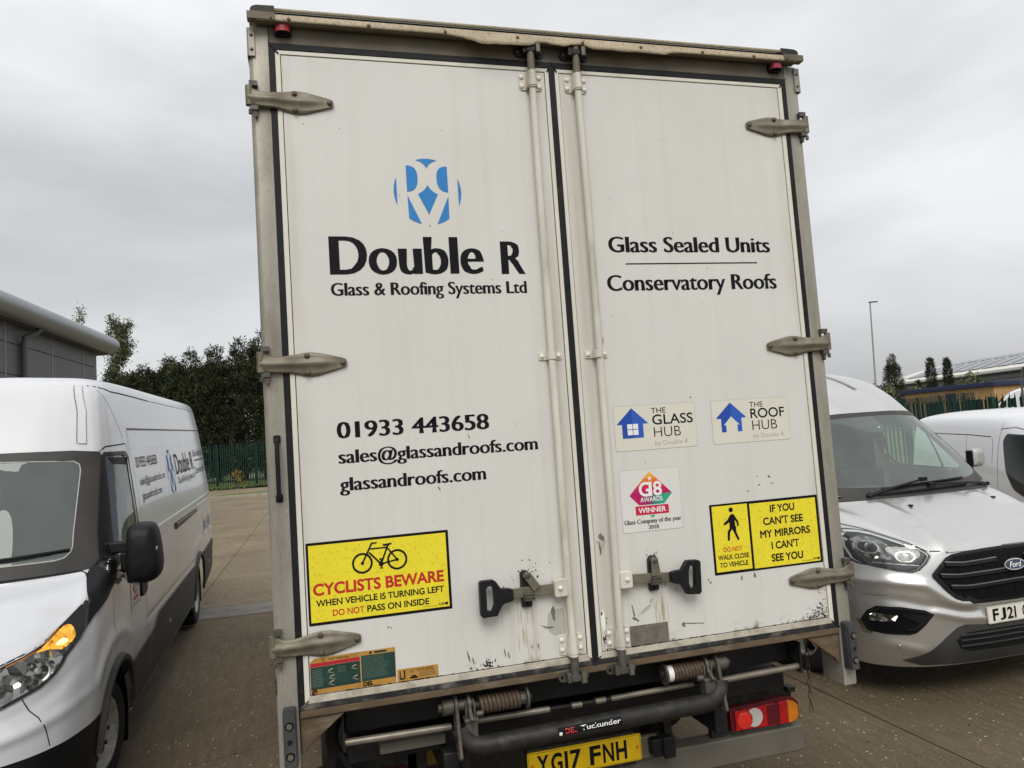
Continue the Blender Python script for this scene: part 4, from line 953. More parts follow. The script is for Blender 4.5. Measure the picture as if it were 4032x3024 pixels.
MB().bb(-0.90, -0.46, 0.50, 0.53, 0.52, 0.74).build('mud_flap', 'guard_ochre', truck, bevel=0.005)
q = MB().bb(-0.86, -0.60, 0.16, 0.40, 0.735, 0.775); q.build('step_tread', 'bumper_grey', truck, bevel=0.004)
# --- under-run bumper, lamps, number plate
bump = MB().bb(-1.13, 1.13, 0.30, 0.40, 0.362, 0.480).build('rear_bumper', 'bumper_grey', truck, bevel=0.009, bseg=3)
for s in (-1, 1):
    MB().prism([(0.40, 0.48), (0.46, 0.48), (0.52, 0.80), (0.44, 0.80)], ((s * 0.48, 0, 0), (0, 1, 0), (0, 0, 1), (1, 0, 0)), -0.02, 0.02).build('bumper_stay', 'dark_iron', truck, bevel=0.003)
    MB().bb(s * 0.66, s * 0.74, 0.33, 0.36, 0.48, 0.82).build('bumper_stay', 'dark_iron', truck, bevel=0.003)
def tail_lamp(s):
    cx = lambda x: s * x
    q = MB().m('dark_iron').bb(cx(0.70), cx(1.10), 0.33, 0.345, 0.495, 0.662); q.bb(cx(1.06), cx(1.10), 0.29, 0.33, 0.640, 0.6625)
    q.build('lamp_bracket', parent=truck, bevel=0.003)
    t = 0.010
    def P(lst): return [(cx(x), z + t * (x - 0.75)) for x, z in lst]
    out = [(0.750, 0.508), (0.744, 0.520), (0.742, 0.606), (0.752, 0.616), (1.050, 0.622), (1.085, 0.612), (1.106, 0.588), (1.108, 0.530), (1.098, 0.508), (1.065, 0.499)]
    q = MB().m('lens_dark_red').prism(P(out), FR_REAR, -0.328, -0.292)
    q.m('lens_red').prism(P([(0.764, 0.515), (0.764, 0.600), (1.042, 0.606), (1.042, 0.506)]), FR_REAR, -0.292, -0.283)
    q.m('lens_amber').prism(P([(1.0425, 0.507), (1.0425, 0.606), (1.056, 0.606), (1.078, 0.598), (1.096, 0.580), (1.097, 0.535), (1.088, 0.515), (1.060, 0.507)]), FR_REAR, -0.292, -0.281)
    q.m('lens_red_bright').lathe([(0, 0.040), (0.006, 0.038), (0.009, 0.028), (0.0105, 0.006)], (cx(0.808), 0.283, 0.556), (0, -1, 0), 24)
    moon = circ(0.862, 0.561, 0.042, 24, -122, 122) + [(0.808 + 0.043 * math.cos(R_(a)), 0.556 + 0.043 * math.sin(R_(a))) for a in range(52, -53, -13)]
    q.m('lens_clear').prism(P(moon), FR_REAR, -0.283, -0.278)
    q.m('lens_dark_red').prism(P([(0.93, 0.513), (0.93, 0.602), (0.998, 0.603), (0.998, 0.512)]), FR_REAR, -0.283, -0.2815)
    for x, z in ((0.79, 0.610), (0.985, 0.611), (0.985, 0.508), (0.79, 0.508)): q.m('ink_black').prism(circ(cx(x), z, 0.005, 10), FR_REAR, -0.283, -0.2795)
    q.build('tail_lamp', parent=truck, bevel=0.003)
tail_lamp(1); tail_lamp(-1)
plate_t = R_(0.0)
q = MB().m('plate_yellow').prism(rrect(-0.2475, 0.488, 0.2725, 0.599, 0.008), FR_REAR, -0.256, -0.250)
for b in rrect(-0.2440, 0.4915, 0.2690, 0.5955, 0.006, 3): pass
fr_p = FR_REAR
pz = 0.501
w_ = 0.050; xx = -0.205
for ch in 'YG17':
    cw = 0.014 if ch == '1' else w_
    put_text(q, ch, xx, 0.504, xx + cw, 0.079, FR_REAR, -0.2485, 'plate', 'ink_black'); xx += cw + 0.011
xx += 0.028
for ch in 'FNH':
    put_text(q, ch, xx, 0.504, xx + w_, 0.079, FR_REAR, -0.2485, 'plate', 'ink_black'); xx += w_ + 0.011
for a, b, c_, d_ in ((-0.244, 0.4915, 0.269, 0.4927), (-0.244, 0.5943, 0.269, 0.5955), (-0.244, 0.4929, -0.2428, 0.5941), (0.2678, 0.4929, 0.269, 0.5941)): q.m('ink_black').flat([(a, b), (c_, b), (c_, d_), (a, d_)], FR_REAR, -0.2492)
for x in (-0.228, 0.253): q.m('lens_amber').prism(circ(x, 0.545, 0.006, 12), FR_REAR, -0.25, -0.245)
put_text(q, 'TRUCK COMMERCIALE', -0.05, 0.4945, 0.03, 0.004, FR_REAR, -0.2485, 'sans', 'ink_black')
q.build('number_plate', parent=truck, bevel=0.0)
q = MB().m('bumper_grey').bb(0.16, 0.36, 0.262, 0.29, 0.480, 0.575).m('black_plastic').prism(rrect(0.31, 0.50, 0.42, 0.575, 0.012), FR_REAR, -0.262, -0.21); q.prism(rrect(0.355, 0.495, 0.41, 0.585, 0.008), FR_REAR, -0.21, -0.19)
q.build('plate_light', parent=truck, bevel=0.006)
q = MB().bb(-0.245, 0.245, 0.257, 0.30, 0.47, 0.61); q.build('plate_bracket', 'dark_iron', truck)
# --- chain hanging beside the right post
q = MB(); n = 11
for i in range(n):
    z = 0.905 - i * 0.0298; x = 1.088 - 0.0005 * i; pts = []
    for k in range(14):
        a = 2 * math.pi * k / 14; rx_, rz_ = 0.0085 * math.cos(a), (0.0085 * math.sin(a) + (0.0085 if math.sin(a) > 0 else -0.0085))
        pts.append((x + (rx_ if i % 2 == 0 else rx_ * 0.35), 0.16 + (0 if i % 2 == 0 else rx_ * 0.95), z + rz_))
    q.tube(pts, 0.0027, 6, closed=True)
q.build('chain', 'bolt_brown', truck)
# ================================================================== ground
def hgt(x, y):
    """the yard falls away gently where the left van stands"""
    w = min(1.0, max(0.0, (-1.45 - x) / 0.8)); w = w * w * (3 - 2 * w)
    t = max(0.0, 6.3 - y)
    return -0.0253 * min(t, 9.0) * w
def concrete(name, k0, k1):
    m = bpy.data.materials.new(name); m.use_nodes = True; nt = m.node_tree; N = nt.nodes; K = nt.links.new; b = N['Principled BSDF']
    g = N.new('ShaderNodeNewGeometry'); P = g.outputs['Position']
    def mp_(sc):
        q = N.new('ShaderNodeMapping'); q.inputs['Scale'].default_value = sc; K(P, q.inputs[0]); return q.outputs[0]
    def noi(sc, st=(1, 1, 1), det=4, rg=0.55):
        q = N.new('ShaderNodeTexNoise'); q.inputs['Scale'].default_value = sc; q.inputs['Detail'].default_value = det; q.inputs['Roughness'].default_value = rg; K(mp_(st), q.inputs['Vector']); return q.outputs[0]
    def ramp(s, p0, p1, c0=(0, 0, 0, 1), c1=(1, 1, 1, 1)):
        q = N.new('ShaderNodeValToRGB'); q.color_ramp.elements[0].position = p0; q.color_ramp.elements[1].position = p1; q.color_ramp.elements[0].color = c0; q.color_ramp.elements[1].color = c1; K(s, q.inputs[0]); return q.outputs[0]
    def mix(f, a, c, bt='MIX'):
        q = N.new('ShaderNodeMixRGB'); q.blend_type = bt
        for i, k in enumerate((f, a, c)):
            if isinstance(k, (int, float)): q.inputs[i].default_value = k
            elif isinstance(k, tuple): q.inputs[i].default_value = (*k, 1)
            else: K(k, q.inputs[i])
        return q.outputs[0]
    c = ramp(noi(0.55, (1, 1, 1), 6), 0.30, 0.72, (*k0, 1), (*k1, 1))
    c = mix(ramp(noi(26, (1, 0.16, 1), 4), 0.35, 0.70), c, mix(1.0, c, (0.72, 0.70, 0.68), 'MULTIPLY'))
    c = mix(ramp(noi(95, (1, 1, 1), 3), 0.42, 0.62), c, mix(1.0, c, (0.78, 0.76, 0.73), 'MULTIPLY'))
    # flint and shell specks of the aggregate
    vo = N.new('ShaderNodeTexVoronoi'); vo.inputs['Scale'].default_value = 30; K(mp_((1, 1, 1)), vo.inputs['Vector'])
    sp = N.new('ShaderNodeSeparateXYZ'); K(vo.outputs['Color'], sp.inputs[0])
    near = ramp(vo.outputs['Distance'], 0.16, 0.24, (1, 1, 1, 1), (0, 0, 0, 1))
    pick = ramp(sp.outputs['X'], 0.87, 0.89); mul = N.new('ShaderNodeMath'); mul.operation = 'MULTIPLY'; K(near, mul.inputs[0]); K(pick, mul.inputs[1])
    c = mix(mul.outputs[0], c, mix(sp.outputs['Y'], (0.55, 0.50, 0.42), (0.27, 0.22, 0.16)))
    vo2 = N.new('ShaderNodeTexVoronoi'); vo2.inputs['Scale'].default_value = 75; K(mp_((1, 1, 1)), vo2.inputs['Vector'])
    sp2 = N.new('ShaderNodeSeparateXYZ'); K(vo2.outputs['Color'], sp2.inputs[0])
    near2 = ramp(vo2.outputs['Distance'], 0.18, 0.28, (1, 1, 1, 1), (0, 0, 0, 1)); pick2 = ramp(sp2.outputs['X'], 0.72, 0.75)
    mul2 = N.new('ShaderNodeMath'); mul2.operation = 'MULTIPLY'; K(near2, mul2.inputs[0]); K(pick2, mul2.inputs[1])
    c = mix(mul2.outputs[0], c, mix(sp2.outputs['Z'], (0.36, 0.33, 0.27), (0.055, 0.045, 0.035)))
    # oil and damp blotches
    c = mix(ramp(noi(0.9, (1, 0.7, 1), 5), 0.60, 0.74), c, mix(1.0, c, (0.70, 0.69, 0.69), 'MULTIPLY'))
    K(c, b.inputs['Base Color']); b.inputs['Roughness'].default_value = 0.8; b.inputs['Specular IOR Level'].default_value = 0.35
    bn = N.new('ShaderNodeBump'); bn.inputs['Strength'].default_value = 0.5; bn.inputs['Distance'].default_value = 0.004
    ad = N.new('ShaderNodeMath'); ad.operation = 'ADD'; K(noi(60, (1, 0.12, 1), 3), ad.inputs[0]); K(mul.outputs[0], ad.inputs[1]); K(ad.outputs[0], bn.inputs['Height']); K(bn.outputs[0], b.inputs['Normal'])
    MATS[name] = m
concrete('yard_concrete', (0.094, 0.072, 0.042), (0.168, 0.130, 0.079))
concrete('yard_concrete_pale_lit', (0.175, 0.136, 0.086), (0.290, 0.230, 0.150))  # sandier far concrete, with the open yard's brighter light put into its colour
mat('joint_dark', (0.065, 0.052, 0.038), 0.9, var=0.3, vscale=8)
mat('far_ground', (0.085, 0.095, 0.045), 0.95, var=0.25, vscale=0.15, dirt=(0.16, 0.14, 0.08), dirt_amt=0.3, dscale=0.3)
mat('grass', (0.085, 0.115, 0.030), 0.9, var=0.3, vscale=1.5, dirt=(0.17, 0.15, 0.07), dirt_amt=0.25, dscale=2.5)
mat('grass_blade', (0.10, 0.15, 0.035), 0.8, var=0.35, vscale=3)
mat('kerb', (0.34, 0.31, 0.25), 0.85, var=0.15, vscale=3, dirt=(0.13, 0.12, 0.07), dirt_amt=0.3, dscale=5)
mat('tarmac', (0.075, 0.072, 0.066), 0.85, var=0.15, vscale=3)
# one sheet to the horizon, dipped where the slabs dip
ys = [-40, -20, -10, -6, -4, -3, -2, -1, 0, 1, 2, 3, 4, 5, 6, 7, 8, 12, 30, 60, 150, 400, 900]
xs = [-900, -300, -100, -40, -20, -12, -8, -6, -4, -3.2, -2.6, -2.2, -1.8, -1.4, -1.0, 0, 1, 3, 8, 20, 60, 150, 400, 900]
gr = MB().grid([[V((x, y, hgt(x, y) - 0.03)) for x in xs] for y in ys]).build('ground', 'far_ground', smooth=60)
gr.data.materials[0] = MATS['far_ground']; kind(gr, 'structure')
yard = MB().grid([[V((x, y, hgt(x, y) - 0.018)) for x in (-22, -12, -6, -3.2, -2.6, -2.2, -1.8, -1.4, -1.0, 0, 3, 8, 16, 26)] for y in (-8, -4, -2, 0, 2, 4, 6, 8, 20, 44.0)]).build('yard', 'joint_dark', smooth=60)
kind(yard, 'structure')
JX, JY, SX, SY = 2.33, 2.53, 5.0, 5.21
g2 = 0.006
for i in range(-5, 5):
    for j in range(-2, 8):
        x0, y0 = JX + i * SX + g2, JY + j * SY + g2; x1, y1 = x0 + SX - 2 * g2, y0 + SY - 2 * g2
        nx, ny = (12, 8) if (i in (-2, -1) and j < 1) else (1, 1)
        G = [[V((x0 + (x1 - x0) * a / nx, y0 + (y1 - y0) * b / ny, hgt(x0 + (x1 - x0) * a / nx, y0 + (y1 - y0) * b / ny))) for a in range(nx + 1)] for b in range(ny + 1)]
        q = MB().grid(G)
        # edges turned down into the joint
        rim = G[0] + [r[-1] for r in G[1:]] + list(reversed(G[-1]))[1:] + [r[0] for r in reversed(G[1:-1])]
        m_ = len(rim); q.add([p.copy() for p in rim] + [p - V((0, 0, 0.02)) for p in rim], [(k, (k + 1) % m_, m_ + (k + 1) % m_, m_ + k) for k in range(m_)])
        o = q.build('concrete_slab', 'yard_concrete_pale_lit' if j >= 1 else 'yard_concrete', yard, smooth=30)

# twigs and leaves blown about on the slabs
mat('litter', (0.045, 0.036, 0.024), 0.9, var=0.4, vscale=20)
random.seed(21); q = MB()
for k in range(70):
    x, y = random.choice([(random.uniform(-2.35, -1.25), random.uniform(1.5, 9.5)), (random.uniform(1.3, 4.6), random.uniform(-.4, 1.6)), (random.uniform(-2.3, -1.3), random.uniform(2.0, 6.0))]); z = hgt(x, y) + .003; a = random.uniform(0, 6.28); l = random.uniform(.015, .06); w = random.uniform(.004, .012)
    d = V((math.cos(a), math.sin(a), 0)); n_ = V((-d.y, d.x, 0)); p = V((x, y, z)); q.add([p - d * l * .5, p - n_ * w * .5 + V((0, 0, .004)), p + d * l * .5, p + n_ * w * .5 + V((0, 0, .006))], [(0, 1, 2, 3)])
lt = q.build('leaf_litter', 'litter', smooth=0); kind(lt, 'stuff'); lt['label'] = 'small dark twigs and leaves scattered on the concrete yard'; lt['category'] = 'litter'

mat('patch_grey', (0.15, 0.14, 0.125), 0.85, var=0.25, vscale=3, speck=(0.34, 0.32, 0.28), speck_amt=0.5, sscale=60)
kind(MB().grid([[V((x, y + .03 * mnoise.noise(V((x * 2.1, y, 4))), .0045)) for x in [-2.6 + .17 * k for k in range(13)]] for y in (6.98, 7.2, 7.5, 7.70)]).build('concrete_patch', 'patch_grey', smooth=60), 'structure')
# ================================================================== vehicle building tools
def crom(a, b, c, d, t):
    return 0.5 * ((2 * b) + (c - a) * t + (2 * a - 5 * b + 4 * c - d) * t * t + (3 * b - a - 3 * c + d) * t * t * t)
def dense1(P, n):
    out = []
    for i in range(len(P) - 1):
        if (P[i] - P[i + 1]).length < 1e-7: continue
        a = P[i - 1] if i > 0 else P[i] * 2 - P[i + 1]; d = P[i + 2] if i + 2 < len(P) else P[i + 1] * 2 - P[i]
        for k in range(n): out.append(crom(a, P[i], P[i + 1], d, k / n))
    out.append(P[-1].copy()); return out
def csurf(G, nr, nc):
    """smooth surface through a net of points; a doubled row makes a crease"""
    rows = [dense1(r, nc) for r in G]; m_ = len(rows[0])
    cols = []
    sk = [i for i in range(len(rows) - 1) if all((rows[i][j] - rows[i + 1][j]).length < 1e-6 for j in range(m_))]
    for j in range(m_):
        P = [r[j] for r in rows]; out = []
        for i in range(len(P) - 1):
            if i in sk: continue
            a = P[i - 1] if i > 0 else P[i] * 2 - P[i + 1]; d = P[i + 2] if i + 2 < len(P) else P[i + 1] * 2 - P[i]
            for k in range(nr): out.append(crom(a, P[i], P[i + 1], d, k / nr))
        out.append(P[-1].copy()); cols.append(out)
    return [[cols[j][i] for j in range(m_)] for i in range(len(cols[0]))]
class Body:
    """half net (c = distance from the centre line, y back from the nose, z) mirrored to a whole shell"""
    def __init__(self, rows, nr=5, nc=5, both=True, c0=0.0):
        G = csurf([[V(p) for p in r] for r in rows], nr, nc)
        self.v = []; self.f = []
        for sg in ((1, -1) if both else (1,)):
            o = len(self.v); R, Cc = len(G), len(G[0])
            for r in G: self.v.extend(V((p.x * sg, p.y, p.z)) for p in r)
            for i in range(R - 1):
                for j in range(Cc - 1):
                    q = (o + i * Cc + j, o + i * Cc + j + 1, o + (i + 1) * Cc + j + 1, o + (i + 1) * Cc + j); self.f.append(q)
        self.keep = [True] * len(self.f); self.rebuild()
    def rebuild(self): self.nose = min(p.y for p in self.v); self.bvh = BVHTree.FromPolygons(self.v, self.f)
    def arch(self, yc, zc, r, cmin=0.6):
        """cut a wheel arch: drop faces inside the circle, pull the rim onto it"""
        ins = [abs(p.x) > cmin and math.hypot(p.y - yc, p.z - zc) < r for p in self.v]
        for k, f in enumerate(self.f):
            n = sum(ins[i] for i in f)
            if n == len(f): self.keep[k] = False
        for k, f in enumerate(self.f):
            if not self.keep[k]: continue
            for i in f:
                if ins[i]:
                    p = self.v[i]; d = math.hypot(p.y - yc, p.z - zc) or 1e-6; p.y = yc + (p.y - yc) * r / d; p.z = zc + (p.z - zc) * r / d
    def cut(self, poly, proj, test=None):
        for k, f in enumerate(self.f):
            c = sum((self.v[i] for i in f), V()) / len(f)
            if test and not test(c): continue
            a, b = {'front': (c.x, c.z), 'side': (c.y, c.z), 'top': (c.x, c.y)}[proj]
            if inpoly(poly, a, b): self.keep[k] = False
    def mesh(self, matfn=None):
        q = MB(); q.v = [p.copy() for p in self.v]; q.f = [f for f, k in zip(self.f, self.keep) if k]; q.fm = [0] * len(q.f)
        if matfn:
            for i, f in enumerate(q.f):
                c = sum((q.v[k] for k in f), V()) / len(f); q.m(matfn(c)); q.fm[i] = q.mi
        return q
    def hit(self, a, b, proj, sgn=1):
        if proj == 'front': o, d = V((a, -5, b)), V((0, 1, 0))
        elif proj == 'side': o, d = V((5 * sgn, a, b)), V((-sgn, 0, 0))
        elif isinstance(proj, tuple): o, d = proj[0] + proj[1] * a + proj[2] * b - proj[3] * 6, proj[3]
        else: o, d = V((a, b, 6)), V((0, 0, -1))
        h = self.bvh.ray_cast(o, d)
        for k in range(8):
            if h[0] is not None: break
            h = self.bvh.ray_cast(o + V((math.cos(k * 2.4), math.sin(k * 2.4), math.cos(k * 1.7))) * (0.0004 * (k + 1)), d)
        if h[0] is None:
            if proj == 'front': g = V((a, self.nose + 0.3, b))
            elif proj == 'side': g = V((0.95 * sgn, a, b))
            elif isinstance(proj, tuple): g = proj[0] + proj[1] * a + proj[2] * b
            else: g = V((a, b, 1.2))
            h = self.bvh.find_nearest(g)
        n = h[1] if h[1].dot(d) < 0 else -h[1]
        return h[0], n
def inpoly(P, x, y):
    r = False; n = len(P); j = n - 1
    for i in range(n):
        if (P[i][1] > y) != (P[j][1] > y) and x < (P[j][0] - P[i][0]) * (y - P[i][1]) / (P[j][1] - P[i][1]) + P[i][0]: r = not r
        j = i
    return r
def smooth_poly(P, n=5, closed=True):
    """rounded closed outline through the given points"""
    k = len(P); out = []
    for i in range(k if closed else k - 1):
        a, b, c, d = (V((*P[(i + j) % k], 0)) if closed else V((*P[min(max(i + j, 0), k - 1)], 0)) for j in (-1, 0, 1, 2))
        for t in range(n): q = crom(a, b, c, d, t / n); out.append((q.x, q.y))
    if not closed: out.append(P[-1])
    return out
def round_poly(P, r, n=4):
    """polygon with its corners rounded by about r"""
    k = len(P); out = []
    for i in range(k):
        a, b, c = V(P[i - 1]), V(P[i]), V(P[(i + 1) % k]); la, lc = (a - b).length, (c - b).length; rr = min(r, la * 0.45, lc * 0.45)
        p, q = b + (a - b) * (rr / la), b + (c - b) * (rr / lc)
        for t in range(n + 1): u = t / n; w = p * (1 - u) ** 2 + b * (2 * u * (1 - u)) + q * u * u; out.append((w.x, w.y))
    return out
def decal(q, body, poly, proj, off, sgn=1, h=0.05, skirt=0.0, hole=None):
    """a panel cut to the outline poly and laid on the body shell, off metres proud of it"""
    from mathutils.geometry import delaunay_2d_cdt
    P = []
    n = len(poly)
    for i in range(n):
        a, b = V(poly[i]), V(poly[(i + 1) % n]); m_ = max(1, int((b - a).length / h))
        for k in range(m_): P.append(a + (b - a) * (k / m_))
    nb = len(P); edges = [(i, (i + 1) % nb) for i in range(nb)]; HP = []
    if hole:
        for i in range(len(hole)):
            a, b = V(hole[i]), V(hole[(i + 1) % len(hole)]); m_ = max(1, int((b - a).length / h))
            for k in range(m_): HP.append(a + (b - a) * (k / m_))
        edges += [(nb + i, nb + (i + 1) % len(HP)) for i in range(len(HP))]
    x0, x1 = min(p.x for p in P), max(p.x for p in P); y0, y1 = min(p.y for p in P), max(p.y for p in P)
    pl = [(p.x, p.y) for p in P]; pts = list(P) + HP
    yy = y0 + h * 0.5
    while yy < y1:
        xx = x0 + h * 0.5
        while xx < x1:
            if inpoly(pl, xx, yy) and not (hole and inpoly(hole, xx, yy)): pts.append(V((xx, yy)))
            xx += h
        yy += h
    vs, es, fs, _, _, _ = delaunay_2d_cdt(pts, edges, [], 0, 1e-6)
    fs = [f for f in fs if (lambda cx, cy: inpoly(pl, cx, cy) and not (hole and inpoly(hole, cx, cy)))(sum(vs[i].x for i in f) / len(f), sum(vs[i].y for i in f) / len(f))]
    W = []; NN = []
    for p in vs: a, nn = body.hit(p.x, p.y, proj, sgn); W.append(a + nn * off); NN.append(nn)
    q.add(W, [tuple(f) for f in fs])
    if skirt:
        cnt = {}
        for f in fs:
            for i in range(len(f)): e = tuple(sorted((f[i], f[(i + 1) % len(f)]))); cnt[e] = cnt.get(e, 0) + 1
        o = len(W)
        for (a, b), c in cnt.items():
            if c == 1: q.add([W[a], W[b], W[b] - NN[b] * skirt, W[a] - NN[a] * skirt], [(0, 1, 2, 3)])
def oblique(pts, d):
    """view frame along d through the first of pts, and the outline in it"""
    d = V(d).normalized(); u = d.cross(V((0, 0, 1))).normalized(); w = u.cross(d).normalized(); o = V(pts[0])
    return (o, u, w, d), [((V(p) - o).dot(u), (V(p) - o).dot(w)) for p in pts]
def ridge(body, line, proj, w, h, both=True, zone=None):
    """press a soft crease into the shell along a polyline (front or side view)"""
    def dist(px, py):
        best = 9
        for (ax_, ay), (bx, by) in zip(line, line[1:]):
            dx_, dy_ = bx - ax_, by - ay; L2 = dx_ * dx_ + dy_ * dy_ or 1e-9; t = max(0, min(1, ((px - ax_) * dx_ + (py - ay) * dy_) / L2)); best = min(best, math.hypot(px - ax_ - dx_ * t, py - ay - dy_ * t))
        return best
    for p in body.v:
        if zone and not zone(p): continue
        a, b = {'front': (abs(p.x), p.z), 'side': (p.y, p.z), 'top': (abs(p.x), p.y)}[proj]
        d = dist(a, b)
        if d < w * 2.2:
            k = h * math.exp(-(d / w) ** 2)
            if proj == 'front': p.y -= k
            elif proj == 'side': p.x += k * (1 if p.x > 0 else -1)
            else: p.z += k
def seam(q, body, line, proj, w, off=0.0012, sgn=1, h=0.04):
    pts = []
    for i in range(len(line) - 1):
        a, b = V(line[i]), V(line[i + 1]); m_ = max(1, int((b - a).length / h))
        for k in range(m_): pts.append(a + (b - a) * (k / m_))
    pts.append(V(line[-1])); W = []
    L3 = [body.hit(p.x, p.y, proj, sgn) for p in pts]
    for i, (p, n) in enumerate(L3):
        t = (L3[min(i + 1, len(L3) - 1)][0] - L3[max(i - 1, 0)][0]).normalized(); s = t.cross(n).normalized() * (w / 2); W += [p + n * off - s, p + n * off + s]
    q.add(W, [(2 * i, 2 * i + 1, 2 * i + 3, 2 * i + 2) for i in range(len(L3) - 1)])
def body_text(q, body, s, x0, z0, x1, h, proj, off, sgn, style, flip=False, bold=0.006):
    vs, fs = text2d(s, bold) if style == 'sans' else text2d(s, 0.0, 0.004, 0.0)
    a = min(p[0] for p in vs); b = max(p[0] for p in vs); sz = h / cap_h(); W = []
    for p in vs:
        t = (p[0] - a) / (b - a); u = x0 + (x1 - x0) * t; w_, n = body.hit(u, z0 + p[1] * sz, proj, sgn); W.append(w_ + n * off)
    q.add(W, fs)

mat('bar_grey', (0.17, 0.165, 0.155), 0.35, metal=0.4)
mat('interior_mid', (0.20, 0.215, 0.21), 0.8, var=0.15, vscale=4)
mat('van_white', (0.60, 0.615, 0.645), 0.22, var=0.025, vscale=1.3, coat=0.5, dirt=(0.42, 0.40, 0.36), dirt_amt=0.05, dscale=3)
mat('van_white_roof', (0.62, 0.625, 0.64), 0.34, var=0.03, vscale=1.6, speck=(0.48, 0.47, 0.44), speck_amt=0.16, sscale=60)
mat('van_silver', (0.62, 0.615, 0.595), 0.30, metal=0.80, var=0.03, vscale=1.2, coat=0.7, dirt=(0.25, 0.22, 0.17), dirt_amt=0.04, dscale=3)
mat('small_van_white', (0.74, 0.75, 0.77), 0.32, var=0.02, coat=0.4)
mat('trim_grey', (0.042, 0.041, 0.039), 0.6, var=0.15, vscale=5, dirt=(0.15, 0.13, 0.10), dirt_amt=0.15, dscale=4)
mat('trim_black', (0.009, 0.0095, 0.011), 0.42, var=0.2, vscale=6, spec=0.25)
mat('matte_black', (0.006, 0.006, 0.007), 0.7, spec=0.1)
mat('pillar_grey', (0.042, 0.040, 0.038), 0.5, var=0.12, vscale=6)
mat('seam_dark', (0.018, 0.018, 0.020), 0.7)
mat('seam_soft', (0.13, 0.13, 0.135), 0.6)
mat('wheel_well', (0.006, 0.006, 0.006), 0.9, spec=0.05)
mat('glass_screen', (0.20, 0.235, 0.225), 0.04, var=0.10, vscale=1.2, spec=0.9, coat=0.6)
mat('glass_dark', (0.010, 0.013, 0.014), 0.10, spec=0.06)
mat('glass_blue', (0.018, 0.030, 0.060), 0.05, spec=0.7)
mat('lamp_chrome', (0.36, 0.36, 0.35), 0.28, metal=0.9, var=0.35, vscale=45)
mat('lamp_dark', (0.05, 0.052, 0.056), 0.22, metal=0.5, var=0.4, vscale=40)
mat('lamp_black', (0.008, 0.009, 0.011), 0.25, spec=0.3)
def facets(name, base, scale, emit=None, estr=0.0):
    """pressed reflector: metal broken into small tilted facets"""
    m = mat(name, base, 0.14, metal=0.9); nt = m.node_tree; N = nt.nodes; K = nt.links.new; b = N['Principled BSDF']; g = N.new('ShaderNodeNewGeometry'); vo = N.new('ShaderNodeTexVoronoi'); vo.inputs['Scale'].default_value = scale; K(g.outputs['Position'], vo.inputs['Vector'])
    sb = N.new('ShaderNodeVectorMath'); sb.operation = 'SUBTRACT'; sb.inputs[1].default_value = (.5, .5, .5); K(vo.outputs['Color'], sb.inputs[0]); sc = N.new('ShaderNodeVectorMath'); sc.operation = 'SCALE'; sc.inputs['Scale'].default_value = 1.5; K(sb.outputs[0], sc.inputs[0])
    ad = N.new('ShaderNodeVectorMath'); K(sc.outputs[0], ad.inputs[0]); K(g.outputs['Normal'], ad.inputs[1]); nn = N.new('ShaderNodeVectorMath'); nn.operation = 'NORMALIZE'; K(ad.outputs[0], nn.inputs[0]); K(nn.outputs[0], b.inputs['Normal'])
    if emit:
        b.inputs['Metallic'].default_value = 0.2; b.inputs['Emission Color'].default_value = (*emit, 1); sp = N.new('ShaderNodeSeparateXYZ'); K(vo.outputs['Color'], sp.inputs[0]); mr_ = N.new('ShaderNodeMapRange'); mr_.inputs['To Min'].default_value = estr * .35; mr_.inputs['To Max'].default_value = estr * 1.5; K(sp.outputs['X'], mr_.inputs['Value']); K(mr_.outputs[0], b.inputs['Emission Strength'])
facets('lamp_facets', (0.30, 0.30, 0.295), 34)
facets('indicator_facets', (0.75, 0.33, 0.03), 55, (1.0, 0.46, 0.04), 0.62)
mat('chrome_line', (0.72, 0.71, 0.68), 0.14, metal=1.0)
mat('plate_white', (0.72, 0.70, 0.62), 0.35, var=0.04, vscale=8, dirt=(0.4, 0.36, 0.28), dirt_amt=0.12, dscale=9)
mat('indicator_lit', (0.80, 0.36, 0.02), 0.2, emit=(1.0, 0.45, 0.03), estr=0.55)
mat('rim_white', (0.46, 0.45, 0.42), 0.55, metal=0.1, var=0.2, vscale=14, dirt=(0.10, 0.085, 0.065), dirt_amt=0.3, dscale=22)
mat('indicator_hot', (1.0, 0.7, 0.2), 0.2, emit=(1.0, 0.72, 0.22), estr=2.4)
mat('badge_blue', (0.020, 0.030, 0.075), 0.2, coat=0.6)
mat('interior_dark', (0.045, 0.047, 0.05), 0.8, var=0.2, vscale=5)
mat('interior_grey', (0.26, 0.27, 0.265), 0.75, var=0.1, vscale=5)
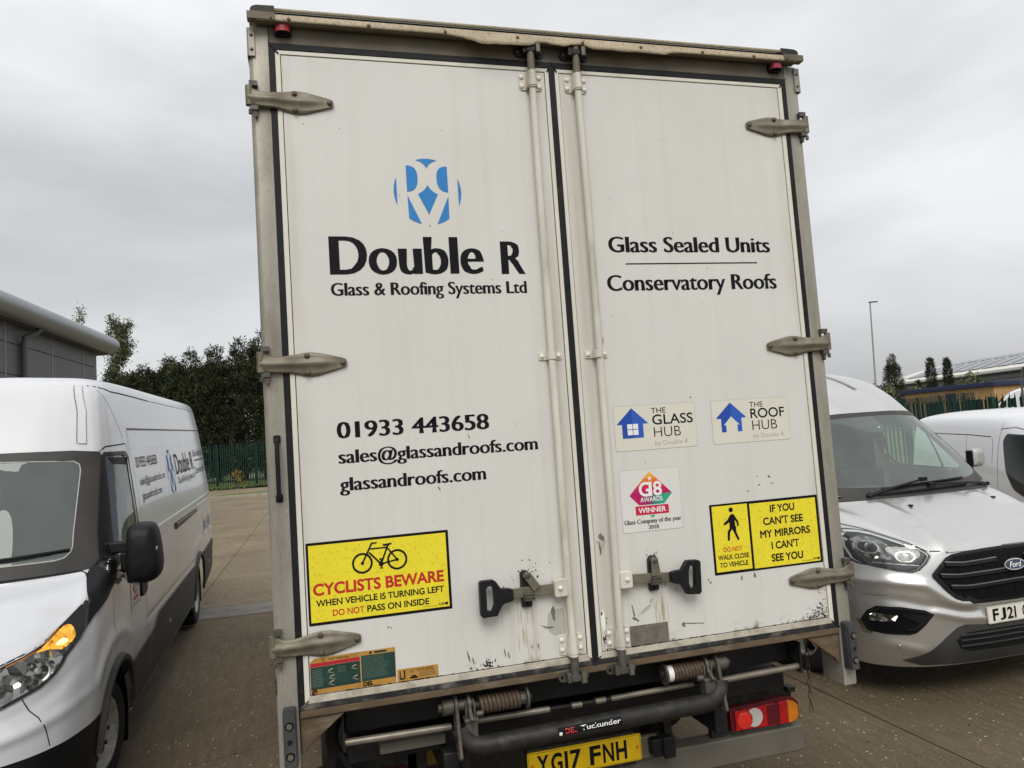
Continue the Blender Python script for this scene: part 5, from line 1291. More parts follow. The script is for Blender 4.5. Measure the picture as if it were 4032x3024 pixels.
def clear_glass(name, tint, refl, haze=0.0, rough=0.01):
    """thin pane: tinted see-through, a mirror layer that grows at grazing angles, a dusty pale film that paints in reflected sky"""
    m = bpy.data.materials.new(name); m.use_nodes = True; nt = m.node_tree; N = nt.nodes; K = nt.links.new; N.clear()
    t = N.new('ShaderNodeBsdfTransparent'); t.inputs[0].default_value = (*tint, 1)
    g = N.new('ShaderNodeBsdfGlossy'); g.inputs['Roughness'].default_value = rough; g.inputs[0].default_value = (0.95, 1.0, 0.98, 1)
    f = N.new('ShaderNodeLayerWeight'); f.inputs['Blend'].default_value = 0.5
    pw = N.new('ShaderNodeMath'); pw.operation = 'POWER'; pw.inputs[1].default_value = 3.0; K(f.outputs['Facing'], pw.inputs[0])
    ml = N.new('ShaderNodeMath'); ml.operation = 'MULTIPLY_ADD'; ml.inputs[1].default_value = refl; ml.inputs[2].default_value = 0.05; K(pw.outputs[0], ml.inputs[0])
    mx_ = N.new('ShaderNodeMixShader'); o = N.new('ShaderNodeOutputMaterial')
    K(ml.outputs[0], mx_.inputs[0]); K(t.outputs[0], mx_.inputs[1]); K(g.outputs[0], mx_.inputs[2]); out = mx_.outputs[0]
    if haze:
        d = N.new('ShaderNodeBsdfDiffuse'); d.inputs[0].default_value = (0.42, 0.47, 0.45, 1); m2 = N.new('ShaderNodeMixShader')  # dusty grey-green film, the sky's sheen put into the pane as colour
        gg = N.new('ShaderNodeNewGeometry'); nn = N.new('ShaderNodeTexNoise'); nn.inputs['Scale'].default_value = 3.0; nn.inputs['Detail'].default_value = 5.0; K(gg.outputs['Position'], nn.inputs['Vector'])
        mr_ = N.new('ShaderNodeMapRange'); mr_.inputs['To Min'].default_value = haze * 0.6; mr_.inputs['To Max'].default_value = haze * 1.4; K(nn.outputs[0], mr_.inputs['Value'])
        K(mr_.outputs[0], m2.inputs[0]); K(out, m2.inputs[1]); K(d.outputs[0], m2.inputs[2]); out = m2.outputs[0]
    K(out, o.inputs[0]); MATS[name] = m
clear_glass('pane_green', (0.84, 0.95, 0.90), 0.65, 0.15)
clear_glass('pane_left', (0.50, 0.57, 0.55), 0.5, 0.17)
clear_glass('pane_side', (0.72, 0.92, 0.82), 0.55)
clear_glass('pane_dark', (0.16, 0.19, 0.19), 0.5)
clear_glass('lamp_cover', (0.93, 0.94, 0.93), 0.75)

def van_wheel(name, par, c, y, z, R, w, rr, side, rim='rim_steel', spokes=0, steer=0.0):
    """c = outer face, side = +1/-1; tyre with dished steel or spoked rim"""
    q = MB(); ax = (side, 0, 0); cc = V((0, 0, 0))
    wheel_mesh(q, cc, ax, R, w, rr)
    t = q.build('tyre', parent=None, smooth=40)
    r = MB().m(rim)
    if not spokes:
        r.lathe([(w * 0.1, rr * 1.01), (w * 0.98, rr * 1.03), (w * 0.99, rr * 0.96), (w * 0.45, rr * 0.88), (w * 0.50, rr * 0.60), (w * 0.80, rr * 0.50), (w * 0.85, rr * 0.30), (w * 0.6, rr * 0.26)], cc, ax, 36)
        for k in range(6):
            a = 2 * math.pi * k / 6; p = cc + V((0, math.cos(a) * rr * 0.40, math.sin(a) * rr * 0.40)); r.m('lamp_dark').cyl(p + V((side * w * 0.7, 0, 0)), p + V((side * w * 0.92, 0, 0)), 0.014, n=6)
        for k in range(10):
            a = 2 * math.pi * (k + 0.5) / 10; p = cc + V((0, math.cos(a) * rr * 0.74, math.sin(a) * rr * 0.74)); r.m('wheel_well').cyl(p + V((side * w * 0.3, 0, 0)), p + V((side * w * 0.52, 0, 0)), rr * 0.085, n=10)
    else:
        r.lathe([(w * 0.1, rr), (w * 0.98, rr * 1.03), (w * 0.98, rr * 0.95), (w * 0.3, rr * 0.90), (w * 0.3, rr * 0.2)], cc, ax, 36)
        r.m('wheel_well').lathe([(w * 0.31, rr * 0.89), (w * 0.33, rr * 0.1)], cc, ax, 30); r.m(rim)
        for k in range(spokes):
            a = 2 * math.pi * k / spokes; d = V((0, math.cos(a), math.sin(a))); e = V((0, -math.sin(a), math.cos(a))); o = cc + V((side * w * 0.9, 0, 0))
            P = [o + d * rr * 0.15 - e * rr * 0.16, o + d * rr * 0.95 - e * rr * 0.10, o + d * rr * 0.95 + e * rr * 0.10, o + d * rr * 0.15 + e * rr * 0.16]
            r.add(P + [p - V((side * w * 0.4, 0, 0)) for p in P], [(0, 1, 2, 3), (4, 7, 6, 5), (0, 4, 5, 1), (1, 5, 6, 2), (2, 6, 7, 3), (3, 7, 4, 0)])
        r.lathe([(w * 0.5, rr * 0.22), (w * 0.95, rr * 0.20), (w * 1.0, rr * 0.12)], cc, ax, 20)
    e = empty_part('road_wheel', par); e.location = (c - side * w, y, z); e.rotation_euler = (0, 0, steer); t.parent = e; r.build('rim', parent=e, smooth=35)
    return e
def well(q, c_in, c_out, y, z, r, n=18):
    """dark wheel housing: half drum between two lateral positions"""
    P0 = [(y + r * math.cos(R_(a)), z + r * math.sin(R_(a))) for a in [-25 + 230 * i / n for i in range(n + 1)]]
    q.grid([[V((c, a, b)) for a, b in P0] for c in (c_in, c_out)]); q.add([V((c_in, a, b)) for a, b in P0], [tuple(range(n + 1))])

# ================================================================== silver van on the right, nose towards the camera
SVX, SVY = 3.49, 1.21
sv = thing('silver_van', 'silver high roof panel van parked nose out beside the right of the truck', 'van', (SVX, SVY, 0))
rows = [
 [(0,.06,.22),(.25,.065,.22),(.5,.09,.22),(.70,.15,.22),(.84,.25,.22),(.92,.37,.22),(.955,.52,.23),(.965,.8,.25),(.975,1.6,.26),(.975,2.6,.26),(.975,3.8,.27),(.96,4.9,.30)],
 [(0,.005,.34),(.25,.01,.34),(.5,.035,.34),(.70,.095,.34),(.845,.195,.34),(.935,.335,.34),(.972,.50,.34),(.982,.8,.35),(.988,1.6,.36),(.988,2.6,.36),(.988,3.8,.36),(.975,4.92,.38)],
 [(0,.0,.48),(.25,.004,.48),(.5,.025,.48),(.71,.085,.48),(.855,.185,.48),(.945,.32,.48),(.98,.48,.48),(.988,.8,.48),(.993,1.6,.48),(.993,2.6,.48),(.993,3.8,.48),(.98,4.93,.48)],
 [(0,-.005,.62),(.25,.0,.62),(.5,.02,.62),(.71,.08,.62),(.857,.18,.62),(.948,.315,.62),(.982,.475,.62),(.99,.8,.62),(.993,1.6,.62),(.993,2.6,.62),(.993,3.8,.62),(.98,4.94,.62)],
 [(0,.0,.76),(.25,.005,.76),(.5,.03,.76),(.71,.09,.76),(.855,.19,.76),(.945,.33,.76),(.98,.49,.76),(.99,.8,.77),(.993,1.6,.78),(.993,2.6,.78),(.993,3.8,.78),(.98,4.94,.78)],
 [(0,.025,.90),(.25,.03,.90),(.5,.06,.90),(.70,.125,.90),(.845,.23,.90),(.938,.375,.91),(.975,.54,.92),(.988,.82,.93),(.99,1.6,.94),(.99,2.6,.94),(.99,3.8,.94),(.98,4.94,.94)],
 [(0,.07,.985),(.25,.075,.985),(.5,.11,.99),(.69,.175,1.0),(.83,.29,1.02),(.92,.44,1.05),(.965,.62,1.07),(.985,.86,1.09),(.988,1.6,1.10),(.988,2.6,1.10),(.988,3.8,1.10),(.98,4.93,1.10)],
 [(0,.15,1.045),(.25,.155,1.045),(.5,.19,1.05),(.67,.26,1.06),(.80,.39,1.09),(.895,.56,1.125),(.95,.74,1.15),(.978,.95,1.17),(.985,1.6,1.19),(.985,2.6,1.19),(.985,3.8,1.19),(.975,4.92,1.19)],
 [(0,.38,1.165),(.25,.385,1.165),(.5,.41,1.165),(.65,.47,1.165),(.775,.60,1.18),(.868,.755,1.205),(.93,.90,1.225),(.965,1.06,1.24),(.98,1.6,1.26),(.98,2.6,1.27),(.98,3.8,1.27),(.97,4.92,1.27)],
 [(0,.63,1.275),(.25,.64,1.275),(.5,.69,1.272),(.64,.75,1.266),(.775,.825,1.262),(.865,.905,1.264),(.925,1.0,1.28),(.94,1.12,1.295),(.97,1.6,1.33),(.975,2.6,1.35),(.975,3.8,1.35),(.965,4.91,1.35)],
 [(0,.72,1.36),(.25,.73,1.36),(.5,.78,1.357),(.64,.84,1.353),(.778,.90,1.35),(.865,.985,1.355),(.905,1.075,1.365),(.93,1.2,1.385),(.95,1.6,1.42),(.962,2.6,1.44),(.962,3.8,1.44),(.955,4.9,1.44)],
 [(0,.98,1.65),(.25,.99,1.65),(.5,1.035,1.645),(.64,1.095,1.64),(.748,1.165,1.635),(.803,1.245,1.635),(.835,1.34,1.64),(.865,1.5,1.66),(.90,1.9,1.68),(.915,2.6,1.68),(.915,3.8,1.68),(.905,4.85,1.68)],
 [(0,1.24,1.955),(.25,1.25,1.955),(.5,1.325,1.945),(.61,1.405,1.935),(.69,1.495,1.915),(.733,1.565,1.905),(.765,1.64,1.905),(.80,1.85,1.92),(.83,2.2,1.94),(.85,2.8,1.94),(.85,3.8,1.94),(.84,4.8,1.94)],
 [(0,1.60,2.19),(.25,1.61,2.19),(.48,1.66,2.185),(.59,1.73,2.175),(.665,1.82,2.16),(.70,1.91,2.15),(.725,2.01,2.15),(.75,2.2,2.16),(.775,2.5,2.18),(.79,3.0,2.19),(.79,3.9,2.19),(.78,4.75,2.19)],
 [(0,2.02,2.335),(.25,2.03,2.335),(.45,2.07,2.33),(.54,2.13,2.32),(.60,2.22,2.31),(.635,2.31,2.305),(.66,2.40,2.30),(.685,2.55,2.305),(.70,2.8,2.31),(.71,3.2,2.315),(.71,3.9,2.315),(.70,4.72,2.30)],
 [(0,2.45,2.39),(.15,2.46,2.39),(.27,2.48,2.39),(.34,2.52,2.388),(.38,2.58,2.386),(.40,2.64,2.385),(.42,2.72,2.385),(.43,2.85,2.385),(.44,3.0,2.385),(.44,3.4,2.385),(.44,4.0,2.38),(.43,4.70,2.37)],
 [(0,2.6,2.395),(.0001,2.6,2.395),(.0002,2.62,2.395),(.0003,2.66,2.395),(.0004,2.7,2.395),(.0005,2.8,2.395),(.0006,2.9,2.395),(.0007,3.0,2.395),(.0008,3.1,2.395),(.0009,3.5,2.395),(.001,4.1,2.39),(.0011,4.70,2.38)],
]
svb = Body(rows, 9, 8)
mat('mirror_silver', (0.42, 0.415, 0.40), 0.45, metal=0.4)
def mir(P): return P + [(-x, z) for x, z in reversed(P) if x > 0.002]
ridge(svb, [(.985,.79),(.867,.796),(.655,.768),(.532,.664),(.467,.632),(.36,.616)], 'front', .030, .020, zone=lambda p: p.y < .6)
ridge(svb, [(.97,.69),(.80,.672),(.605,.62),(.36,.585),(0,.585)], 'front', .030, -.010, zone=lambda p: p.y < .6)
ridge(svb, [(.62,.592),(.43,.535),(.26,.52)], 'front', .022, .014, zone=lambda p: p.y < .6)
ridge(svb, [(.95,.40),(.80,.365),(.70,.34)], 'front', .030, .010, zone=lambda p: p.y < .6)
ridge(svb, [(.45,.10),(.42,.30),(.46,.62)], 'top', .045, .014, zone=lambda p: .05 < p.y < .70 and p.z > .95)
ridge(svb, [(.62,.16),(.72,.45),(.82,.80)], 'top', .05, .012, zone=lambda p: .10 < p.y < .9 and p.z > 1.0)
svb.rebuild()
# right-hand halves of the windscreen outlines, front view
WSO = [(0,1.284),(.40,1.282),(.62,1.276),(.775,1.272),(.862,1.275),(.872,1.30),(.855,1.37),(.788,1.64),(.715,1.87),(.675,1.91),(.60,1.926),(.45,1.938),(.25,1.946),(0,1.947)]
WSI = [(0,1.355),(.40,1.360),(.70,1.378),(.765,1.40),(.79,1.44),(.72,1.66),(.645,1.83),(.60,1.875),(.50,1.893),(.25,1.912),(0,1.915)]
WO, WI = mir(WSO), mir(WSI)
SW = round_poly([(1.20,1.40),(1.95,1.43),(2.06,1.50),(2.06,1.86),(1.72,1.875),(1.55,1.82)], 0.05)
svb.arch(1.02, 0.36, 0.42); svb.arch(3.95, 0.36, 0.42)
svb.cut([(x * 1.03, 1.63 + (z - 1.63) * 1.05) for x, z in WI], 'front', lambda c: 0.55 < c.y < 1.7 and c.z > 1.3)
svb.cut([(1.66 + (x - 1.66) * 1.05, 1.64 + (z - 1.64) * 1.06) for x, z in SW], 'side', lambda c: abs(c.x) > 0.7)
q = MB().m('pillar_grey'); decal(q, svb, WO, 'front', 0.004, h=0.06, hole=WI); scr = q.build('windscreen_surround', parent=sv, smooth=60)
q = MB(); decal(q, svb, WI, 'front', 0.0025, h=0.07); q.build('windscreen', 'pane_green', sv, smooth=60)
q = MB().m('interior_dark'); decal(q, svb, round_poly([(-.36,1.935),(.045,1.935),(.05,1.87),(.095,1.815),(.05,1.785),(-.08,1.782),(-.18,1.81),(-.26,1.86),(-.36,1.88)], 0.03), 'front', -0.008, h=0.05)
q.m('chrome_line'); decal(q, svb, circ(.028, 1.818, .010, 10), 'front', -0.004, h=0.03); q.build('rain_sensor', parent=scr, smooth=60)
for s in (-1, 1):
    q = MB(); decal(q, svb, SW, 'side', 0.002, sgn=s, h=0.07); w = q.build('side_window', 'pane_side', sv, smooth=60)
    q = MB().m('trim_black'); decal(q, svb, round_poly([(1.14,1.385),(1.97,1.405),(2.09,1.48),(2.09,1.88),(1.70,1.90),(1.53,1.845)], 0.06), 'side', 0.004, sgn=s, h=0.07, hole=SW)
    decal(q, svb, [(1.415,1.40),(1.445,1.40),(1.475,1.80),(1.455,1.79)], 'side', 0.005, sgn=s, h=0.05); q.build('window_frame', parent=w, smooth=60)
    # mirror
    mo = [(1.012,1.42),(1.03,1.405),(1.10,1.405),(1.128,1.425),(1.136,1.48),(1.132,1.545),(1.115,1.565),(1.03,1.57),(1.012,1.55)]; cx, cz = 1.072, 1.487; L_ = []
    for y, k in ((1.225, 1.0), (1.19, 1.0), (1.16, .93), (1.145, .78), (1.14, .4)): L_.append([V((s * (cx + (x - cx) * k), y, cz + (z - cz) * k)) for x, z in mo])
    q = MB().m('mirror_silver').grid([r + [r[0]] for r in L_]); q.add(L_[-1], [tuple(range(len(mo)))]); q.m('trim_black').add(L_[0], [tuple(range(len(mo)))]); q.bb(s * 0.90, s * 1.03, 1.185, 1.22, 1.39, 1.425); q.bb(s * 1.004, s * 1.013, 1.16, 1.225, 1.42, 1.55)
    q.build('door_mirror', parent=sv, smooth=50)
    van_wheel('road_wheel', sv, s * 0.975, 1.02, 0.335, 0.335, 0.105, 0.215, s, 'rim_steel', 5); van_wheel('road_wheel', sv, s * 0.975, 3.95, 0.335, 0.335, 0.105, 0.215, s, 'rim_steel', 5)
    
    for wy in (1.02, 3.95): q = MB(); well(q, s * 0.62, s * 0.965, wy, 0.36, 0.419); q.build('wheel_housing', 'wheel_well', sv)
# cabin seen through the screen
q = MB().m('interior_mid').grid([[V((x, y, z)) for x in (-.84, -.5, 0, .5, .84)] for y, z in ((.80, 1.315), (.95, 1.335), (1.12, 1.31), (1.22, 1.24), (1.24, 1.02))]); q.m('interior_dark').bb(-.5, -.1, 1.0, 1.18, 1.305, 1.345)
q.bb(-.9, .9, 2.20, 2.23, .4, 1.95); q.bb(-.93, .93, 1.2, 2.2, .38, .42); q.build('dashboard', parent=sv, smooth=40, bevel=0.01)
for x in (-.47, .28, .60):
    q = MB().box((x, 1.82, .80), (.46, .5, .16)); q.box((x, 2.05, 1.12), (.44, .12, .60)); q.box((x, 2.06, 1.52), (.24, .09, .17)); q.build('seat', 'interior_dark', sv, bevel=0.04, bseg=3)
q = MB().tube([(-.42 + .19 * math.cos(2 * math.pi * k / 24), 1.36 + .06 * math.sin(2 * math.pi * k / 24), 1.22 + .18 * math.sin(2 * math.pi * k / 24)) for k in range(24)], .014, 8, closed=True); q.cyl((-.42, 1.2, 1.16), (-.42, 1.36, 1.22), .045, n=10); q.build('steering_wheel', 'interior_dark', sv)
# headlights
for s in (-1, 1):
    hl = [(.572,.962),(.566,.945),(.612,.900),(.672,.858),(.715,.846),(.785,.856),(.867,.880),(.933,.900),(.958,.93),(.962,1.02),(.945,1.09),(.90,1.122),(.847,1.120),(.79,1.106),(.73,1.066),(.66,1.020),(.61,.998)]
    P = [(s * x, z) for x, z in hl]
    e = empty_part('headlight', sv)
    q = MB().m('lamp_black'); decal(q, svb, P, 'front', 0.003, h=0.035)
    q.build('lamp_housing', parent=e, smooth=60)
    def sh(P, k, off): 
        cx = sum(p[0] for p in P) / len(P); cz = sum(p[1] for p in P) / len(P); return [(cx + (x - cx) * k + off[0], cz + (z - cz) * k + off[1]) for x, z in P]
    q = MB().m('chrome_line'); decal(q, svb, sh(P, 0.93, (s * 0.0, 0.0)), 'front', 0.0045, h=0.03, hole=sh(P, 0.895, (0, -.004)))
    top = [(s * x, z) for x, z in ((.60,.990),(.66,1.012),(.73,1.057),(.79,1.096),(.847,1.110),(.90,1.112),(.90,1.099),(.845,1.096),(.795,1.080),(.735,1.042),(.66,.998))]; decal(q, svb, top, 'front', 0.0065, h=0.03)
    q.build('lamp_bezel', parent=e, smooth=60)
    q = MB().m('lamp_facets'); decal(q, svb, [(s * x, z) for x, z in ((.74,.985),(.80,.93),(.89,.945),(.925,1.0),(.91,1.062),(.85,1.078),(.80,1.062))], 'front', 0.0062, h=0.03); q.m('lamp_dark'); decal(q, svb, [(s * x, z) for x, z in ((.60,.955),(.68,.875),(.76,.870),(.90,.90),(.93,.99),(.92,1.06),(.86,1.085),(.80,1.072),(.72,1.02),(.64,.98))], 'front', 0.0052, h=0.03)
    for cx, cz, rx, rz, nm in ((.866,1.010,.052,.044,1), (.715,.948,.062,.036,0)):
        q.m('lamp_chrome'); decal(q, svb, round_poly([(s * (cx + rx * a), cz + rz * b) for a, b in ((-1,.1),(-.6,.95),(.5,.9),(1,.2),(.75,-.85),(-.4,-1))], 0.03), 'front', 0.0075, h=0.015)
        q.m('lamp_dark' if nm else 'lamp_facets'); decal(q, svb, round_poly([(s * (cx + rx * .82 * a), cz + rz * .8 * b) for a, b in ((-1,.1),(-.6,.95),(.5,.9),(1,.2),(.75,-.85),(-.4,-1))], 0.02), 'front', 0.0082, h=0.015)
        h_, n_ = svb.hit(s * cx, cz, 'front'); r = 0.026
        if nm: q.m('lamp_chrome').lathe([(0, r * 1.3), (0.008, r * 1.25), (0.010, r * 1.02), (0.004, r * .98)], h_ + n_ * 0.005, V((0, -1, 0.05)), 22); q.m('lamp_dark').lathe([(0.004, r), (0.012, r * .85), (0.0165, r * .5), (0.018, r * .1)], h_ + n_ * 0.005, V((0, -1, 0.05)), 20)
        else:
            pass
    q.m('lamp_chrome'); decal(q, svb, [(s * x, z) for x, z in ((.66,.888),(.88,.913),(.88,.918),(.66,.893))], 'front', 0.0075, h=0.03)
    q.build('reflector', parent=e, smooth=60)
    q = MB(); decal(q, svb, P, 'front', 0.030, h=0.03, skirt=0.026); q.build('lamp_lens', 'lamp_cover', e, smooth=60)
    # fog lamp recess
    F_ = [(s * x, z) for x, z in ((.961,.530),(.942,.597),(.912,.632),(.805,.630),(.680,.606),(.632,.577),(.686,.509),(.739,.458),(.776,.446),(.882,.446),(.942,.456))]
    q = MB().m('chrome_line'); decal(q, svb, [(s * x, z) for x, z in ((.968,.530),(.960,.530),(.945,.468),(.925,.449),(.93,.444),(.952,.455))], 'front', 0.007, h=0.03)
    q.m('trim_black'); decal(q, svb, F_, 'front', 0.004, h=0.035)
    q.m('matte_black'); decal(q, svb, sh(F_, .84, (0, 0)), 'front', 0.0055, h=0.035)
    q.m('trim_black'); decal(q, svb, round_poly([(s * x, z) for x, z in ((.66,.572),(.80,.590),(.81,.575),(.72,.52),(.80,.478),(.74,.475),(.68,.54))], .01), 'front', 0.012, h=0.03, skirt=0.008)
    q.m('lamp_facets'); decal(q, svb, [(s * x, z) for x, z in ((.935,.574),(.920,.584),(.826,.575),(.843,.535),(.936,.531))], 'front', 0.010, h=0.02, skirt=0.006)
    q.build('fog_lamp', parent=sv, smooth=60)
    h_, n_ = svb.hit(s * .829, .369, 'front'); q = MB().m('chrome_line').lathe([(0, .013), (.002, .013)], h_, n_, 16).m('van_silver').lathe([(.002, .010), (.003, .009)], h_, n_, 16); q.build('parking_sensor', parent=sv)
# grille
GO = mir([(0,.962),(.20,.960),(.42,.948),(.475,.930),(.54,.885),(.595,.838),(.598,.815),(.535,.727),(.476,.668),(.43,.649),(.375,.643),(.355,.626),(.20,.621),(0,.619)])
q = MB()
q.m('trim_black'); decal(q, svb, GO, 'front', 0.012, h=0.05, skirt=0.012)
GI = mir([(0,.945),(.20,.943),(.41,.932),(.455,.917),(.52,.87),(.568,.832),(.568,.818),(.51,.735),(.462,.683),(.42,.668),(.30,.648),(0,.640)])
q.m('matte_black'); decal(q, svb, GI, 'front', 0.0135, h=0.05)
gr_o = q.build('grille', parent=sv, smooth=60)
for k, (zc, xo, xi) in enumerate(((.872,.505,.12), (.802,.555,0), (.728,.505,0))):
    q = MB().m('trim_grey')
    for lo, hi, of in ((0, .020, .026), (.020, .0265, .030)):
        P = [(xo, zc + lo + .005), (xo - .12, zc + lo - .005), (xi, zc + lo + .004), (xi, zc + hi + .004), (xo - .12, zc + hi - .005), (xo - .005, zc + hi + .006)]
        for s in (-1, 1): q.m('trim_black' if lo == 0 else 'bar_grey'); decal(q, svb, [(s * x, z) for x, z in P], 'front', of, h=0.05, skirt=0.016)
    q.build('grille_bar', parent=gr_o, smooth=50)
q = MB()
for x in (-.42,-.32,-.22,-.12,.0,.12,.22,.32,.42):
    q.m('matte_black'); decal(q, svb, [(x - .006, .66), (x + .006, .66), (x + .006, .93), (x - .006, .93)], 'front', 0.0165, h=0.06)
kind(q.build('grille_mesh', parent=gr_o, smooth=50), 'stuff')
q = MB().m('chrome_line'); decal(q, svb, [(0.004 + .088 * math.cos(a), .843 + .036 * math.sin(a)) for a in [2 * math.pi * k / 32 for k in range(32)]], 'front', 0.040, h=0.03, skirt=0.02)
q.m('badge_blue'); decal(q, svb, [(0.004 + .080 * math.cos(a), .843 + .029 * math.sin(a)) for a in [2 * math.pi * k / 32 for k in range(32)]], 'front', 0.0415, h=0.03)
vs_, fs_ = text2d('Ford', 0.012); a_ = min(p[0] for p in vs_); b_ = max(p[0] for p in vs_); W_ = []
for p in vs_:
    t = (p[0] - a_) / (b_ - a_); zz = p[1] * .050; h_, n_ = svb.hit(-.046 + .092 * t + zz * .35, .826 + zz, 'front'); W_.append(h_ + n_ * 0.043)
q.m('sticker_white').add(W_, fs_); q.build('badge', parent=gr_o, smooth=60)
# black lower valance with slats
VA = mir([(0,.468),(.25,.478),(.42,.494),(.48,.481),(.555,.428),(.655,.342),(.71,.312),(.80,.272),(.70,.238),(.40,.23),(0,.23)])
q = MB().m('trim_grey'); decal(q, svb, VA, 'front', 0.006, h=0.05, skirt=0.006); q.m('lamp_black'); decal(q, svb, mir([(0,.445),(.30,.446),(.42,.44),(.50,.40),(.47,.345),(.40,.322),(0,.312)]), 'front', 0.0078, h=0.05)
for z in (.355, .392, .425): q.m('trim_grey'); decal(q, svb, [(-.47,z),(.47,z),(.47,z+.008),(-.47,z+.008)], 'front', 0.016, h=0.06, skirt=0.009)
q.build('lower_grille', parent=sv, smooth=50)
# number plate on its plinth
plf = ((0, -0.012, 0), (1, 0, 0), (0, 0, 1), (0, -1, 0))
q = MB().m('plate_white').prism(rrect(-.262, .4805, .258, .5915, .006), plf, 0.0, 0.006); q.m('ink_black')
xx = -.222
for ch in 'FJ21':
    cw = .014 if ch == '1' else .050; put_text(q, ch, xx, .496, xx + cw, .079, plf, .0075, 'plate', 'ink_black'); xx += cw + .011
for a, b, c_, d_ in ((-.258, .4845, .254, .4855), (-.258, .5865, .254, .5875), (-.258, .4857, -.257, .5863)): q.flat([(a, b), (c_, b), (c_, d_), (a, d_)], plf, .007)
put_text(q, 'O', .03, .496, .08, .079, plf, .0075, 'plate', 'ink_black'); q.build('number_plate', parent=sv, smooth=0)
# panel gaps
q = MB().m('seam_dark')
for s in (-1, 1):
    seam(q, svb, [(s * .555,.976),(s * .50,.972),(s * .44,.962)], 'front', .008)
    seam(q, svb, [(s * .572,.975),(s * .66,1.035),(s * .73,1.078),(s * .80,1.122),(s * .87,1.15)], 'front', .010, h=.02)
    q.m('seam_soft'); seam(q, svb, [(s * .98,.695),(s * .93,.70),(s * .86,.705)], 'front', .004, h=.02); q.m('seam_dark')
    seam(q, svb, [(1.05,1.36),(1.08,.80)], 'side', .008, sgn=s); seam(q, svb, [(2.12,1.95),(2.14,.36)], 'side', .008, sgn=s)
    seam(q, svb, [(s * .79,1.66),(s * .735,1.86),(s * .70,1.92)], 'front', .010)
q.m('seam_soft'); seam(q, svb, mir([(0,.969),(.25,.968),(.46,.958)])[:-1], 'front', .006)
kind(q.build('panel_gap', parent=sv, smooth=60), 'stuff')
for s in (-1, 1): q = MB().m('van_silver'); seam(q, svb, [(s * .20, 1.55), (s * .21, 2.2), (s * .21, 3.2)], 'top', .05, off=.008); seam(q, svb, [(s * .20, 1.55), (s * .21, 2.2), (s * .21, 3.2)], 'top', .02, off=.016); q.build('roof_rib', parent=sv, smooth=60)
for x, y in ((-.279, .533), (.514, .553)):
    h_, n_ = svb.hit(x, y, 'top'); MB().box(h_ + n_ * .006, (.022, .035, .014)).build('washer_jet', 'trim_black', sv, bevel=.005)
def wiper(par, body, piv, tip, b0, b1, proj='front', off=0.03):
    q = MB(); P = [body.hit(*piv, proj), body.hit((piv[0] + tip[0]) / 2, (piv[1] + tip[1]) / 2, proj), body.hit(*tip, proj)]
    pts = [P[0][0] + P[0][1] * .012, P[1][0] + P[1][1] * (off + .02), P[2][0] + P[2][1] * (off + .008)]
    q.tube([pts[0], pts[0].lerp(pts[1], .5) + P[1][1] * .006, pts[1], pts[2]], [.016, .011, .009, .008], 8); q.box(pts[2], (.06, .03, .03)); q.cyl(P[0][0], P[0][0] + P[0][1] * .03, .02, n=12)
    B = []
    for k in range(9):
        t = k / 8; h_, n_ = body.hit(b0[0] + (b1[0] - b0[0]) * t, b0[1] + (b1[1] - b0[1]) * t, proj); B.append(h_ + n_ * (.012 + .012 * math.sin(math.pi * t)))
    q.tube(B, .0085, 6); q.tube([p - V((0, 0, .010)) for p in B], .004, 5); q.build('wiper', 'black_plastic', par)
wiper(sv, svb, (-.475,1.300), (.02,1.372), (-.352,1.341), (.462,1.366)); wiper(sv, svb, (.80,1.292), (.06,1.330), (-.40,1.303), (.45,1.318))
svb.mesh(lambda c: 'van_silver').build('body_shell', parent=sv, smooth=50)

